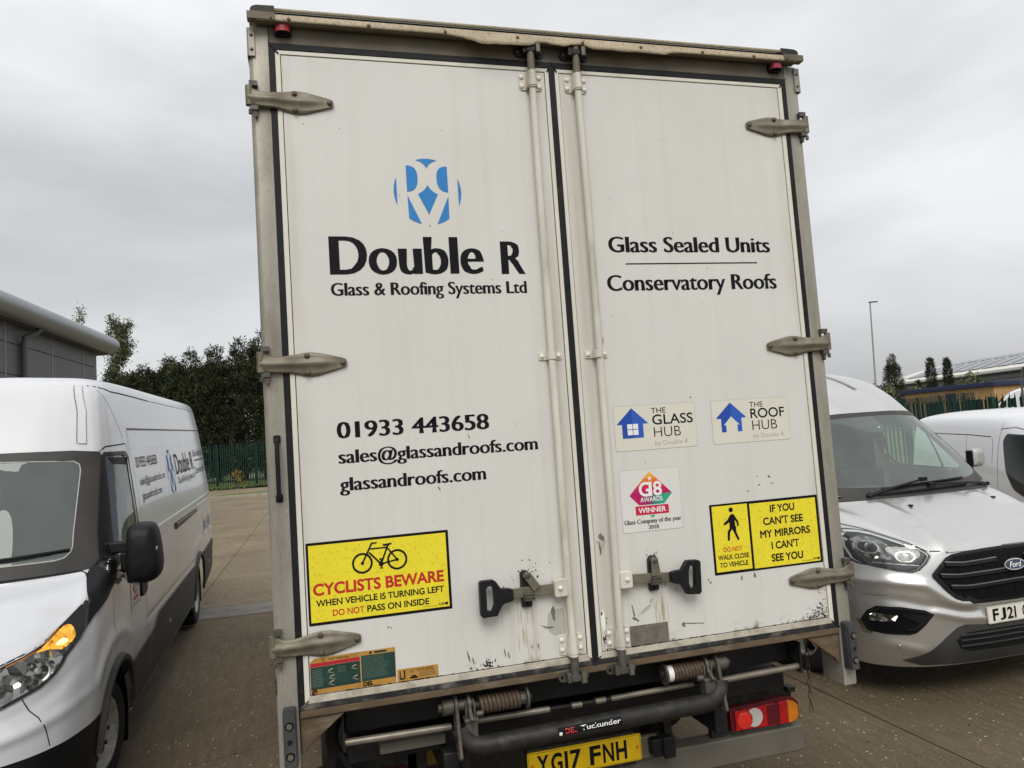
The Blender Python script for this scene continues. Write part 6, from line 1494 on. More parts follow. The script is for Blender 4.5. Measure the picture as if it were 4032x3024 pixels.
# ================================================================== white van on the left
_d = V((-0.02391, 0.99939, 0.02526)); _n = V((_d.y, -_d.x, 0)).normalized(); _u = _n.cross(_d).normalized()
lvm = Matrix.Translation((-2.409, 6.062, 0.0)) @ Matrix(((_n.x, _d.x, _u.x), (_n.y, _d.y, _u.y), (_n.z, _d.z, _u.z))).to_4x4() @ Matrix.Translation((-1.0, 0, 0))
lv = thing('white_van', 'big white panel van with its headlight indicator lit, standing left of the truck', 'van', mw=lvm)
A = [-4.05, -3.6, -3.1, -2.0, 0.0, 1.6, 2.3]
def row(fr, side):
    return [V(p) for p in fr] + [V(p) for p in side]
def sd(c, z, y0=-4.0, dz=0.0): return [(c, -3.6, z), (c, -3.1, z), (c, -2.0, z), (c, 0.0, z), (c, 1.6, z), (c - 0.02, 2.3, z)]
rows = [
 row([(0,-4.58,.28),(.4,-4.56,.28),(.7,-4.46,.28),(.86,-4.32,.28),(.94,-4.14,.28),(.962,-3.98,.28)], sd(.965,.30)),
 row([(0,-4.68,.45),(.4,-4.66,.45),(.7,-4.56,.45),(.87,-4.40,.45),(.953,-4.19,.45),(.978,-4.0,.45)], sd(.985,.45)),
 row([(0,-4.69,.60),(.4,-4.67,.60),(.7,-4.565,.60),(.875,-4.40,.60),(.958,-4.19,.60),(.985,-4.0,.60)], sd(.99,.60)),
 row([(0,-4.67,.76),(.4,-4.645,.76),(.7,-4.54,.76),(.88,-4.36,.76),(.962,-4.15,.76),(.99,-3.98,.76)], sd(1.0,.76)),
 row([(0,-4.61,.92),(.4,-4.585,.92),(.7,-4.47,.92),(.88,-4.28,.92),(.962,-4.09,.93),(.99,-3.93,.94)], sd(1.0,.94)),
 row([(0,-4.52,1.08),(.4,-4.49,1.08),(.7,-4.36,1.09),(.87,-4.18,1.10),(.952,-4.01,1.12),(.985,-3.87,1.14)], sd(.995,1.16)),
 row([(0,-4.38,1.19),(.4,-4.345,1.19),(.69,-4.22,1.20),(.85,-4.06,1.22),(.935,-3.92,1.25),(.975,-3.80,1.27)], sd(.99,1.30)),
 row([(0,-4.12,1.29),(.4,-4.09,1.29),(.68,-3.99,1.295),(.83,-3.87,1.31),(.92,-3.78,1.325),(.965,-3.70,1.34)], sd(.99,1.38)),
 row([(0,-3.92,1.355),(.4,-3.89,1.355),(.67,-3.80,1.36),(.82,-3.72,1.37),(.91,-3.66,1.38),(.955,-3.61,1.40)], sd(.985,1.43)),
 row([(0,-3.86,1.42),(.4,-3.83,1.42),(.66,-3.75,1.425),(.80,-3.67,1.435),(.89,-3.61,1.445),(.94,-3.55,1.46)], [(.965,-3.42,1.47),(.975,-3.1,1.49),(.98,-2.0,1.49),(.98,0.0,1.49),(.98,1.6,1.49),(.96,2.3,1.49)]),
 row([(0,-3.63,1.73),(.4,-3.61,1.73),(.63,-3.54,1.735),(.76,-3.47,1.74),(.84,-3.42,1.745),(.885,-3.37,1.75)], [(.915,-3.28,1.76),(.935,-3.0,1.78),(.945,-2.0,1.78),(.945,0.0,1.78),(.945,1.6,1.78),(.925,2.28,1.78)]),
 row([(0,-3.41,2.03),(.4,-3.39,2.03),(.60,-3.34,2.035),(.72,-3.28,2.04),(.79,-3.23,2.045),(.83,-3.19,2.05)], [(.862,-3.10,2.06),(.89,-2.85,2.08),(.905,-2.0,2.09),(.905,0.0,2.09),(.905,1.6,2.09),(.885,2.27,2.09)]),
 row([(0,-3.37,2.09),(.4,-3.35,2.09),(.60,-3.30,2.095),(.715,-3.25,2.10),(.785,-3.20,2.105),(.825,-3.16,2.11)], [(.855,-3.07,2.12),(.882,-2.82,2.14),(.897,-2.0,2.15),(.897,0.0,2.15),(.897,1.6,2.15),(.877,2.27,2.15)]),
 row([(0,-3.20,2.36),(.4,-3.18,2.36),(.57,-3.14,2.365),(.68,-3.09,2.37),(.745,-3.05,2.375),(.785,-3.0,2.38)], [(.812,-2.92,2.39),(.838,-2.70,2.41),(.852,-2.0,2.42),(.852,0.0,2.42),(.852,1.6,2.42),(.832,2.25,2.42)]),
 row([(0,-3.04,2.56),(.4,-3.02,2.56),(.54,-2.985,2.565),(.64,-2.94,2.57),(.70,-2.895,2.575),(.735,-2.85,2.58)], [(.762,-2.77,2.59),(.785,-2.58,2.60),(.80,-2.0,2.61),(.80,0.0,2.61),(.80,1.6,2.61),(.78,2.24,2.61)]),
 row([(0,-2.90,2.635),(.35,-2.885,2.635),(.47,-2.85,2.64),(.55,-2.81,2.645),(.60,-2.77,2.65),(.635,-2.72,2.655)], [(.66,-2.65,2.66),(.685,-2.5,2.665),(.70,-2.0,2.67),(.70,0.0,2.67),(.70,1.6,2.67),(.68,2.22,2.67)]),
 row([(0,-2.7,2.69),(.2,-2.69,2.69),(.28,-2.67,2.69),(.33,-2.64,2.69),(.36,-2.62,2.69),(.38,-2.58,2.69)], [(.40,-2.52,2.695),(.42,-2.4,2.70),(.43,-2.0,2.705),(.43,0.0,2.71),(.43,1.6,2.71),(.42,2.2,2.70)]),
 row([(0,-2.6,2.70),(.0001,-2.6,2.70),(.0002,-2.6,2.70),(.0003,-2.58,2.70),(.0004,-2.56,2.70),(.0005,-2.54,2.70)], [(.0006,-2.5,2.705),(.0007,-2.4,2.71),(.0008,-2.0,2.715),(.0009,0.0,2.72),(.001,1.6,2.72),(.0011,2.2,2.71)]),
]
lvb = Body(rows, 8, 9)
ridge(lvb, [(.62,1.055),(.722,1.085),(.80,1.125),(.856,1.18),(.91,1.25),(.875,1.345)], 'front', .022, .012, zone=lambda p: p.y < -3.6)
ridge(lvb, [(.0,.70),(.45,.705),(.68,.715),(.835,.737),(.93,.757),(.97,.77)], 'front', .026, .022, zone=lambda p: p.y < -3.95)
ridge(lvb, [(.0,.82),(.45,.805),(.674,.80),(.771,.822),(.86,.87),(.93,.95)], 'front', .026, -.010, zone=lambda p: p.y < -3.95)
ridge(lvb, [(-4.0,.80),(-3.9,.88),(-3.72,.945),(-3.5,.955),(-3.3,.91),(-3.15,.83),(-3.07,.70)], 'side', .045, .014, zone=lambda p: abs(p.x) > .9 and p.y < -2.9)
ridge(lvb, [(.12,.76),(.22,.86),(.42,.935),(.68,.955),(.94,.93),(1.1,.86)], 'side', .05, .012, zone=lambda p: abs(p.x) > .9)
ridge(lvb, [(-2.5,.82),(.2,.80)], 'side', .02, -.006, zone=lambda p: abs(p.x) > .9)
ridge(lvb, [(-2.42,2.29),(2.25,2.30)], 'side', .022, .006, zone=lambda p: abs(p.x) > .6)
lvb.rebuild()
lvb.arch(-3.55, 0.32, 0.455); lvb.arch(0.68, 0.36, 0.44)
# windscreen and its dark surround
SUR = mir([(0,1.402),(.45,1.396),(.80,1.392),(.84,1.389),(.88,1.392),(.91,1.41),(.925,1.45),(.912,1.50),(.888,1.66),(.852,2.075),(.835,2.115),(.70,2.132),(.4,2.140),(0,2.144)])
GLS = mir([(0,1.472),(.44,1.468),(.70,1.463),(.745,1.472),(.772,1.50),(.778,1.53),(.771,1.614),(.766,1.755),(.757,2.0),(.745,2.04),(.712,2.064),(.5,2.078),(.3,2.088),(0,2.092)])
q = MB().m('pillar_grey'); decal(q, lvb, SUR, 'front', 0.006, h=0.03, hole=GLS); scr = q.build('windscreen_surround', parent=lv, smooth=60)
lvb.cut([(x * 1.035, 1.78 + (z - 1.78) * 1.06) for x, z in GLS], 'front', lambda c: -4.0 < c.y < -3.0 and c.z > 1.42)
q = MB(); decal(q, lvb, GLS, 'front', 0.003, h=0.08); q.build('windscreen', 'pane_left', lv, smooth=60)
q = MB().m('chrome_line'); GL2 = mir([(0,1.478),(.44,1.474),(.70,1.469),(.741,1.477),(.766,1.503),(.772,1.53),(.765,1.614),(.760,1.755),(.751,1.998),(.740,2.035),(.709,2.058),(.5,2.072),(.3,2.082),(0,2.086)])
q.m('outline_grey'); decal(q, lvb, GLS, 'front', 0.0055, h=0.08, hole=GL2); q.build('glass_edge', parent=scr, smooth=60)
q = MB().m('interior_grey').grid([[V((x, y, z)) for x in (-.72, -.4, 0, .4, .72)] for y, z in ((-3.70, 1.43), (-3.45, 1.45), (-3.25, 1.42), (-3.12, 1.30), (-3.10, 1.05))])
q.m('interior_grey').bb(-.83, .83, -2.32, -2.28, .5, 2.38); q.m('interior_dark').bb(-.90, .90, -3.2, -2.32, .50, .54); q.build('dashboard', parent=lv, smooth=40)
q = MB().grid([[V((x, y, z)) for x in (-.64, 0, .64)] for y, z in ((-3.28, 2.08), (-3.0, 2.14), (-2.35, 2.2))]); q.build('headliner', 'interior_dark', lv)
MB().bb(-.80, -.78, -3.15, -2.33, .55, 2.06).build('blanking_panel', 'interior_dark', lv)  # added dark panel, hides the bright view through the far window
MB().bb(-.60, .60, -3.24, -2.4, 2.10, 2.12).build('roof_lining', 'interior_dark', lv)
for x in (-.5, .15, .55):
    q = MB().box((x, -2.75, .95), (.48, .5, .18)); q.box((x, -2.48, 1.35), (.46, .14, .72)); q.box((x, -2.46, 1.82), (.26, .10, .18)); q.build('seat', 'interior_dark', lv, bevel=.04, bseg=3)
# A pillar, door window
WIN = round_poly([(-3.105,2.085),(-2.70,2.075),(-2.625,2.04),(-2.66,1.75),(-2.69,1.575),(-2.75,1.53),(-3.2,1.42),(-3.44,1.415),(-3.36,1.62)], .04)
for s in (1, -1):
    lvb.cut([(-3.0 + (x + 3.0) * 1.05, 1.75 + (z - 1.75) * 1.05) for x, z in WIN], 'side', lambda c, s=s: c.x * s > .75)
    q = MB().m('trim_black'); decal(q, lvb, [(-3.62,1.40),(-3.50,1.59),(-3.325,1.835),(-3.115,2.108),(-2.66,2.105),(-2.585,2.06),(-2.62,1.75),(-2.655,1.55),(-2.72,1.50),(-3.2,1.385),(-3.5,1.36)], 'side', 0.012, sgn=s, h=0.025, hole=WIN)
    wf = q.build('window_frame', parent=lv, smooth=60)
    q = MB(); decal(q, lvb, WIN, 'side', 0.003, sgn=s, h=0.08); q.build('side_window', 'pane_dark' if s > 0 else 'glass_dark', lv, smooth=60)
    q = MB().m('glass_blue'); decal(q, lvb, [(-3.11,2.07),(-3.06,2.075),(-3.18,1.44),(-3.43,1.425),(-3.36,1.62)], 'side', 0.0045, sgn=s, h=0.06)
    q.m('ink_black'); decal(q, lvb, [(-3.09,2.07),(-2.66,2.06),(-2.64,2.0),(-3.0,2.02)], 'side', 0.0048, sgn=s, h=0.06); q.build('wind_deflector', parent=wf, smooth=60)
    # dark plastic wedge between bonnet and wing with its slotted badge
    fr_, pl_ = oblique([(s * x, y, z) for x, y, z in ((.934,-4.066,1.103),(.958,-3.970,1.155),(.988,-3.768,1.216),(.991,-3.554,1.293),(.985,-3.50,1.36),(.955,-3.50,1.46),(.928,-3.575,1.450),(.885,-3.68,1.385),(.878,-3.736,1.354),(.922,-3.922,1.262))], (-s * .72, .50, -.48))
    q = MB().m('trim_black'); decal(q, lvb, pl_, fr_, 0.013, h=0.015)
    wd = q.build('wing_wedge', parent=lv, smooth=60)
    q = MB().m('pillar_grey'); decal(q, lvb, [(-3.98,1.182),(-3.965,1.205),(-3.87,1.247),(-3.855,1.242),(-3.95,1.200),(-3.965,1.178)], 'side', 0.0125, sgn=s, h=0.03); body_text(q, lvb, 'DAILY', -3.955 if s > 0 else -3.875, 1.195, -3.875 if s > 0 else -3.955, .022, 'side', .012, s, 'sans'); q.build('badge', parent=wd, smooth=60)
    # headlight
    HL = [(.930,1.243),(.921,1.246),(.856,1.169),(.80,1.11),(.722,1.072),(.641,1.047),(.52,1.022),(.44,.985),(.42,.92),(.46,.868),(.56,.85),(.667,.858),(.75,.885),(.805,.904),(.852,.944),(.875,.98),(.885,1.012),(.907,1.044),(.923,1.07),(.935,1.105)]
    e = empty_part('headlight', lv); P = [(s * x, z) for x, z in HL]
    q = MB().m('lamp_black'); decal(q, lvb, P, 'front', 0.005, h=0.02); q.build('lamp_housing', parent=e, smooth=60)
    q = MB().m('lamp_facets'); decal(q, lvb, [(s * x, z) for x, z in ((.47,.89),(.66,.872),(.74,.898),(.80,.918),(.84,.95),(.862,.985),(.872,1.02),(.895,1.06),(.84,1.085),(.78,1.075),(.70,1.055),(.62,1.03),(.50,.99))], 'front', 0.0068, h=0.02)
    for cx, cz, r in ((.785,.985,.066), (.60,.945,.062)):
        h_, n_ = lvb.hit(s * cx, cz, 'front'); ax = (n_ + V((0, -0.9, 0.1))).normalized()
        q.m('lamp_chrome').lathe([(-.002, r), (.010, r * 1.0), (.004, r * .92), (-.0005, r * .75)], h_ + n_ * .004, ax, 26); q.m('lamp_facets').lathe([(.0, r * .74), (.003, r * .3)], h_ + n_ * .006, ax, 20); q.m('lamp_chrome').lathe([(.002, r * .3), (.022, r * .26), (.024, r * .1)], h_ + n_ * .006, ax, 14)
        random.seed(int(cx * 100))
        for k in range(22):
            a = random.uniform(0, 6.28); rr_ = random.uniform(.35, .9) * r; h2, n2 = lvb.hit(s * (cx + rr_ * math.cos(a)), cz + rr_ * math.sin(a), 'front'); q.m(random.choice(['lamp_chrome', 'chrome_line', 'lamp_dark']))
            q.box(h2 + n2 * .012, (random.uniform(.008, .022), .004, random.uniform(.010, .026)), Matrix.Rotation(random.uniform(-1, 1), 3, 'Y') @ Matrix.Rotation(random.uniform(-.6, .6), 3, 'Z'))
    q.build('reflector', parent=e, smooth=60)
    q = MB(); decal(q, lvb, P, 'front', 0.024, h=0.03, skirt=0.02); q.build('lamp_lens', 'lamp_cover', e, smooth=60)
    lit = s > 0
    q = MB().m('indicator_facets' if lit else 'lens_clear'); decal(q, lvb, [(s * x, z) for x, z in ((.765,1.070),(.785,1.086),(.812,1.115),(.839,1.147),(.853,1.159),(.866,1.162),(.880,1.154),(.893,1.136),(.902,1.112),(.905,1.092),(.897,1.074),(.878,1.058),(.86,1.050),(.845,1.058),(.82,1.068),(.79,1.070))], 'front', 0.011, h=0.02)
    if lit: q.m('indicator_hot'); decal(q, lvb, [(s * x, z) for x, z in ((.835,1.082),(.848,1.098),(.862,1.100),(.876,1.092),(.880,1.080),(.862,1.074),(.846,1.074))], 'front', 0.0125, h=0.02)
    q.m('lens_amber'); decal(q, lvb, [(s * x, z) for x, z in ((.66,1.046),(.72,1.064),(.775,1.085),(.84,1.158),(.825,1.146),(.77,1.078),(.72,1.056),(.66,1.038))], 'front', 0.0102, h=0.02); q.build('indicator', parent=e, smooth=60)
    q = MB().m('trim_black'); decal(q, lvb, P, 'front', 0.0085, h=0.02, hole=[(x + (s * .74 - x) * .045, z + (1.0 - z) * .045) for x, z in P]); q.build('lamp_bezel', parent=e, smooth=60)
    # grey sill trims, rail, door track
    q = MB(); decal(q, lvb, round_poly([(.24,.33),(.26,.70),(.20,.742),(-2.0,.755),(-2.13,.735),(-2.24,.675),(-2.42,.66),(-3.12,.64),(-3.12,.33)], .03), 'side', 0.012, sgn=s, h=0.09, skirt=0.012); q.build('sill_trim', 'trim_grey', lv, smooth=50)
    q = MB(); decal(q, lvb, round_poly([(1.12,.40),(1.09,.78),(2.20,.80),(2.285,.76),(2.27,.42),(1.35,.32)], .03), 'side', 0.012, sgn=s, h=0.08, skirt=0.012); q.build('rear_trim', 'trim_grey', lv, smooth=50)
    q = MB(); decal(q, lvb, [(-2.62,1.442),(2.27,1.442),(2.27,1.418),(-2.62,1.418)], 'side', 0.010, sgn=s, h=0.08, skirt=0.010); decal(q, lvb, [(.70,1.378),(2.27,1.378),(2.27,1.366),(.70,1.366)], 'side', 0.008, sgn=s, h=0.08, skirt=0.008); q.build('waist_rail', 'van_white', lv, smooth=40)
    q = MB().m('trim_black'); decal(q, lvb, [(-.96,1.298),(.63,1.318),(.63,1.352),(-.97,1.362)], 'side', 0.012, sgn=s, h=0.08, skirt=0.012); q.m('chrome_rod'); decal(q, lvb, [(-.95,1.343),(.62,1.335),(.62,1.345),(-.95,1.357)], 'side', 0.018, sgn=s, h=0.08, skirt=0.006); q.build('door_track', parent=lv, smooth=40)
    # arch flare
    for yc, zc, r, a0, a1 in ((-3.55,.32,.455,8,172), (.68,.36,.44,-5,180)):
        q = MB().m('trim_grey'); G = []
        for k in range(25):
            a = R_(a0 + (a1 - a0) * k / 24); rowp = []
            for dr, of in ((-.012,.0), (-.008,.028), (.022,.030), (.040,.002)):
                h_, n_ = lvb.hit(yc + (r + max(.006, dr)) * math.cos(a), zc + (r + max(.006, dr)) * math.sin(a), 'side', s); rowp.append(V((h_.x + s * of, yc + (r + dr) * math.cos(a), zc + (r + dr) * math.sin(a))))
            G.append(rowp)
        q.grid(G); q.build('arch_flare', parent=lv, smooth=60)
    van_wheel('road_wheel', lv, s * .915, -3.55, .345, .345, .105, .215, s, 'rim_white', 0, -.16); van_wheel('road_wheel', lv, s * .955, .68, .345, .345, .105, .215, s)
    
    for wy, wz, wr in ((-3.55, .32, .4545), (.68, .36, .4395)): q = MB(); well(q, s * .60, s * .955, wy, wz, wr); q.build('wheel_housing', 'wheel_well', lv)
    for y, z in ((-1.545,.556), (1.49,.60), (2.16,.665)): q = MB().m('lens_amber'); decal(q, lvb, [(y - .035,z - .014),(y + .035,z - .014),(y + .035,z + .014),(y - .035,z + .014)], 'side', .018, sgn=s, h=.05, skirt=.008); q.build('side_marker', parent=lv)
    # panel gaps
    q = MB().m('seam_dark')
    seam(q, lvb, [(-3.13,2.12),(-3.04,2.148),(-2.57,2.162)], 'side', .010, sgn=s); seam(q, lvb, [(-2.85,2.600),(-2.585,2.566),(-1.2,2.553)], 'side', .012, sgn=s); seam(q, lvb, [(-1.2,2.553),(2.2,2.553)], 'side', .005, sgn=s)
    seam(q, lvb, [(-2.55,2.16),(-2.60,1.5),(-2.55,.60),(-2.55,.35)], 'side', .007, sgn=s); seam(q, lvb, [(-3.57,1.30),(-3.62,1.02),(-3.57,.80)], 'side', .005, sgn=s)
    q.m('seam_soft'); seam(q, lvb, [(-2.43,2.275),(2.22,2.287)], 'side', .016, sgn=s); seam(q, lvb, [(-2.70,1.52),(-2.56,1.95),(-2.445,2.262)], 'side', .005, sgn=s)
    seam(q, lvb, [(-2.55,.82),(.40,.80)], 'side', .006, sgn=s); seam(q, lvb, [(-2.42,2.3),(-2.47,1.46)], 'side', .004, sgn=s)
    for y in (-1.0, .70, .20): seam(q, lvb, [(y,2.25),(y,.82)], 'side', .004, sgn=s)
    seam(q, lvb, [(-2.84,2.60),(-2.60,2.2)], 'side', .005, sgn=s)
    kind(q.build('panel_gap', parent=lv, smooth=60), 'stuff')
# wing and bumper seams, bonnet shut line
q = MB()
for s in (1, -1):
    q.m('seam_dark'); seam(q, lvb, [(s * .744,.879),(s * .771,.818),(s * .811,.772),(s * .835,.730),(s * .853,.615)], 'front', .006, h=.02)
    seam(q, lvb, [(s * .935,1.254),(s * .885,1.352),(s * .865,1.375),(s * .84,1.386)], 'front', .010, h=.02); seam(q, lvb, [(s * .925,1.252),(s * .858,1.176),(s * .80,1.118),(s * .722,1.080),(s * .641,1.055),(s * .50,1.03),(s * .40,1.02),(0,1.02)], 'front', .008, h=.03)
q.m('seam_dark'); seam(q, lvb, mir([(0,1.400),(.45,1.394),(.84,1.387)])[:-1], 'front', .010)
kind(q.build('bonnet_gap', parent=lv, smooth=60), 'stuff')
# roof ditch on the header
for s in (1, -1):
    q = MB().m('van_white_roof'); decal(q, lvb, [(s * .722,2.178),(s * .764,2.174),(s * .735,2.40),(s * .675,2.60),(s * .640,2.60),(s * .695,2.40)], 'front', .010, h=.04, skirt=.010); q.m('seam_soft'); seam(q, lvb, [(s * .716,2.178),(s * .690,2.40),(s * .634,2.60)], 'front', .006, h=.03); q.m('ink_grey'); seam(q, lvb, [(s * .769,2.174),(s * .741,2.40),(s * .682,2.60)], 'front', .005, h=.03); q.build('roof_ditch', parent=lv, smooth=60)
# grille
q = MB().m('lamp_black'); decal(q, lvb, [(-.40,.84),(.40,.84),(.42,.90),(.40,1.0),(-.40,1.0),(-.42,.90)], 'front', .004, h=.05)
for z in (.87,.91,.95): q.m('trim_grey'); decal(q, lvb, [(-.40,z),(.40,z),(.40,z+.015),(-.40,z+.015)], 'front', .012, h=.06, skirt=.008)
q.build('grille', parent=lv, smooth=50)
wiper(lv, lvb, (.10,1.43), (.38,1.497), (-.05,1.478), (.762,1.515)); wiper(lv, lvb, (-.60,1.43), (-.3,1.497), (-.78,1.478), (.0,1.505))
# door mirrors: arm, two-stage shell; the near one scraped and broken at its foot
for s in (1, -1):
    e = empty_part('door_mirror', lv)
    q = MB(); prof = [(1.052,1.262),(1.06,1.245),(1.10,1.236),(1.19,1.238),(1.235,1.265),(1.256,1.32),(1.258,1.40),(1.245,1.53),(1.225,1.60),(1.19,1.624),(1.10,1.626),(1.065,1.60),(1.055,1.53),(1.05,1.47),(1.045,1.40)]
    prof = smooth_poly(prof, 3); cx, cz = 1.155, 1.43; L_ = []
    for y, k in ((-3.36, 1.0), (-3.43, 1.0), (-3.50, .96), (-3.545, .84), (-3.565, .6), (-3.57, .25)): L_.append([V((s * (cx + (x - cx) * k), y, cz + (z - cz) * k)) for x, z in prof])
    G = [r + [r[0]] for r in L_]; q.m('black_plastic').grid(G); q.add(L_[0], [tuple(range(len(prof)))]); q.add(L_[-1], [tuple(range(len(prof)))]); q.build('mirror_shell', parent=e, smooth=55)
    q = MB().m('black_plastic').prism(rrect(.90, 1.448, 1.07, 1.522, .012), ((0, -3.46, 0), (s, 0, 0), (0, 0, 1), (0, -1, 0)), -.04, .04); q.bb(s * .885, s * .955, -3.52, -3.40, 1.44, 1.528); q.bb(s * 1.02, s * 1.075, -3.50, -3.42, 1.33, 1.45); q.build('mirror_arm', parent=e, bevel=.012, bseg=3)
    q = MB().m('black_plastic').bb(s * .90, s * 1.07, -3.47, -3.42, 1.285, 1.335)
    if s > 0:
        random.seed(3); q.m('chip_dark')
        for k in range(9): q.box((1.01 + random.uniform(-.05, .12), -3.49 + random.uniform(-.03, .03), 1.275 + random.uniform(-.03, .05)), (random.uniform(.02, .05), .02, random.uniform(.02, .05)), Matrix.Rotation(random.uniform(-1, 1), 3, 'Y'))
        q.m('outline_grey'); q.box((1.02, -3.51, 1.315), (.03, .012, .03), Matrix.Rotation(.6, 3, 'Y'))
        for k in range(16):
            t = random.random(); x, z = 1.13 + .11 * t + random.uniform(-.02, .02), 1.30 + .22 * t + random.uniform(-.03, .03); q.box((x, -3.556 + .03 * abs(x - 1.155) / .1, z), (random.uniform(.004, .012), .004, random.uniform(.015, .04)), Matrix.Rotation(random.uniform(.2, 1.0), 3, 'Y'))
    q.build('mirror_foot', parent=e, bevel=.004)
    q = MB(); decal(q, lvb, round_poly([(-2.80,1.02),(-2.60,1.04),(-2.58,1.16),(-2.66,1.24),(-2.78,1.20)], .04), 'side', .022, sgn=s, h=.05, skirt=.022); q.build('door_handle', 'black_plastic', lv, smooth=50)
# lettering along the side
def side_text(t, y0, z0, y1, h, m='ink_black', style='serif'):
    q = MB().m(m); body_text(q, lvb, t, y0, z0, y1, h, 'side', .004, 1, style); q.build('lettering', parent=lv, smooth=0, fixn=False)
side_text('01933 443658', -2.33, 1.962, -1.42, .085); side_text('sales@glassandroofs.com', -2.30, 1.818, -1.12, .062); side_text('glassandroofs.com', -2.30, 1.698, -1.41, .062)
side_text('Double R', -.40, 1.808, .98, .215); side_text('Glass & Roofing Systems Ltd', -.37, 1.708, 1.0, .068); side_text('Glass Sealed Units', 1.08, 1.955, 2.12, .085); side_text('Conservatory Roofs', 1.06, 1.742, 2.16, .085)
q = MB().m('logo_blue')
for p in logo_shapes():
    W_ = []
    for x, z in p: h_, n_ = lvb.hit(-.725 + x * 1.65, 1.853 + z * 1.65, 'side', 1); W_.append(h_ + n_ * .004)
    q.add(W_, [tuple(range(len(W_)))])
q.m('ink_black'); seam(q, lvb, [(1.15,1.905),(2.10,1.905)], 'side', .016, off=.004); q.build('logo', parent=lv, smooth=0, fixn=False)
q = MB().m('sticker_pale'); decal(q, lvb, [(-3.11,.978),(-2.82,.978),(-2.80,1.20),(-3.09,1.20)], 'side', .003, h=.06); q.m('award_crimson'); decal(q, lvb, [(-3.05,1.125),(-2.95,1.20),(-2.95,1.075)], 'side', .005, h=.05); decal(q, lvb, [(-3.04,1.045),(-2.87,1.045),(-2.87,1.07),(-3.04,1.07)], 'side', .005, h=.05); q.m('award_green'); decal(q, lvb, [(-2.95,1.20),(-2.86,1.125),(-2.95,1.075)], 'side', .0052, h=.05); q.m('sticker_white'); body_text(q, lvb, 'G18', -3.0, 1.11, -2.90, .04, 'side', .007, 1, 'sans', bold=.03); q.m('ink_black'); body_text(q, lvb, 'Glass Company of the year', -3.08, 1.01, -2.83, .018, 'side', .005, 1, 'sans'); q.build('award_sticker', parent=lv, smooth=0, fixn=False)
for y0, w in ((1.20,'GLASS'), (1.72,'ROOF')):
    q = MB().m('sticker_clear'); decal(q, lvb, [(y0,.95),(y0+.46,.95),(y0+.46,1.23),(y0,1.23)], 'side', .003, h=.08); q.m('house_blue'); decal(q, lvb, [(y0+.03,1.10),(y0+.10,1.17),(y0+.17,1.10),(y0+.15,1.10),(y0+.15,1.02),(y0+.05,1.02),(y0+.05,1.10)], 'side', .005, h=.05); q.m('ink_black')
    for k, t in enumerate(('THE', w, 'HUB')): body_text(q, lvb, t, y0+.21, 1.13 - k*.055, y0+.21+(.10,.21,.16)[k], .04, 'side', .005, 1, 'sans')
    q.build('sticker', parent=lv, smooth=0, fixn=False)
lvb.mesh(lambda c: 'trim_black' if (c.z < .601 and c.y < -3.9) else ('van_white_roof' if (c.z > 2.66 or (c.z > 2.12 and c.y < -2.95)) else 'van_white')).build('body_shell', parent=lv, smooth=50)
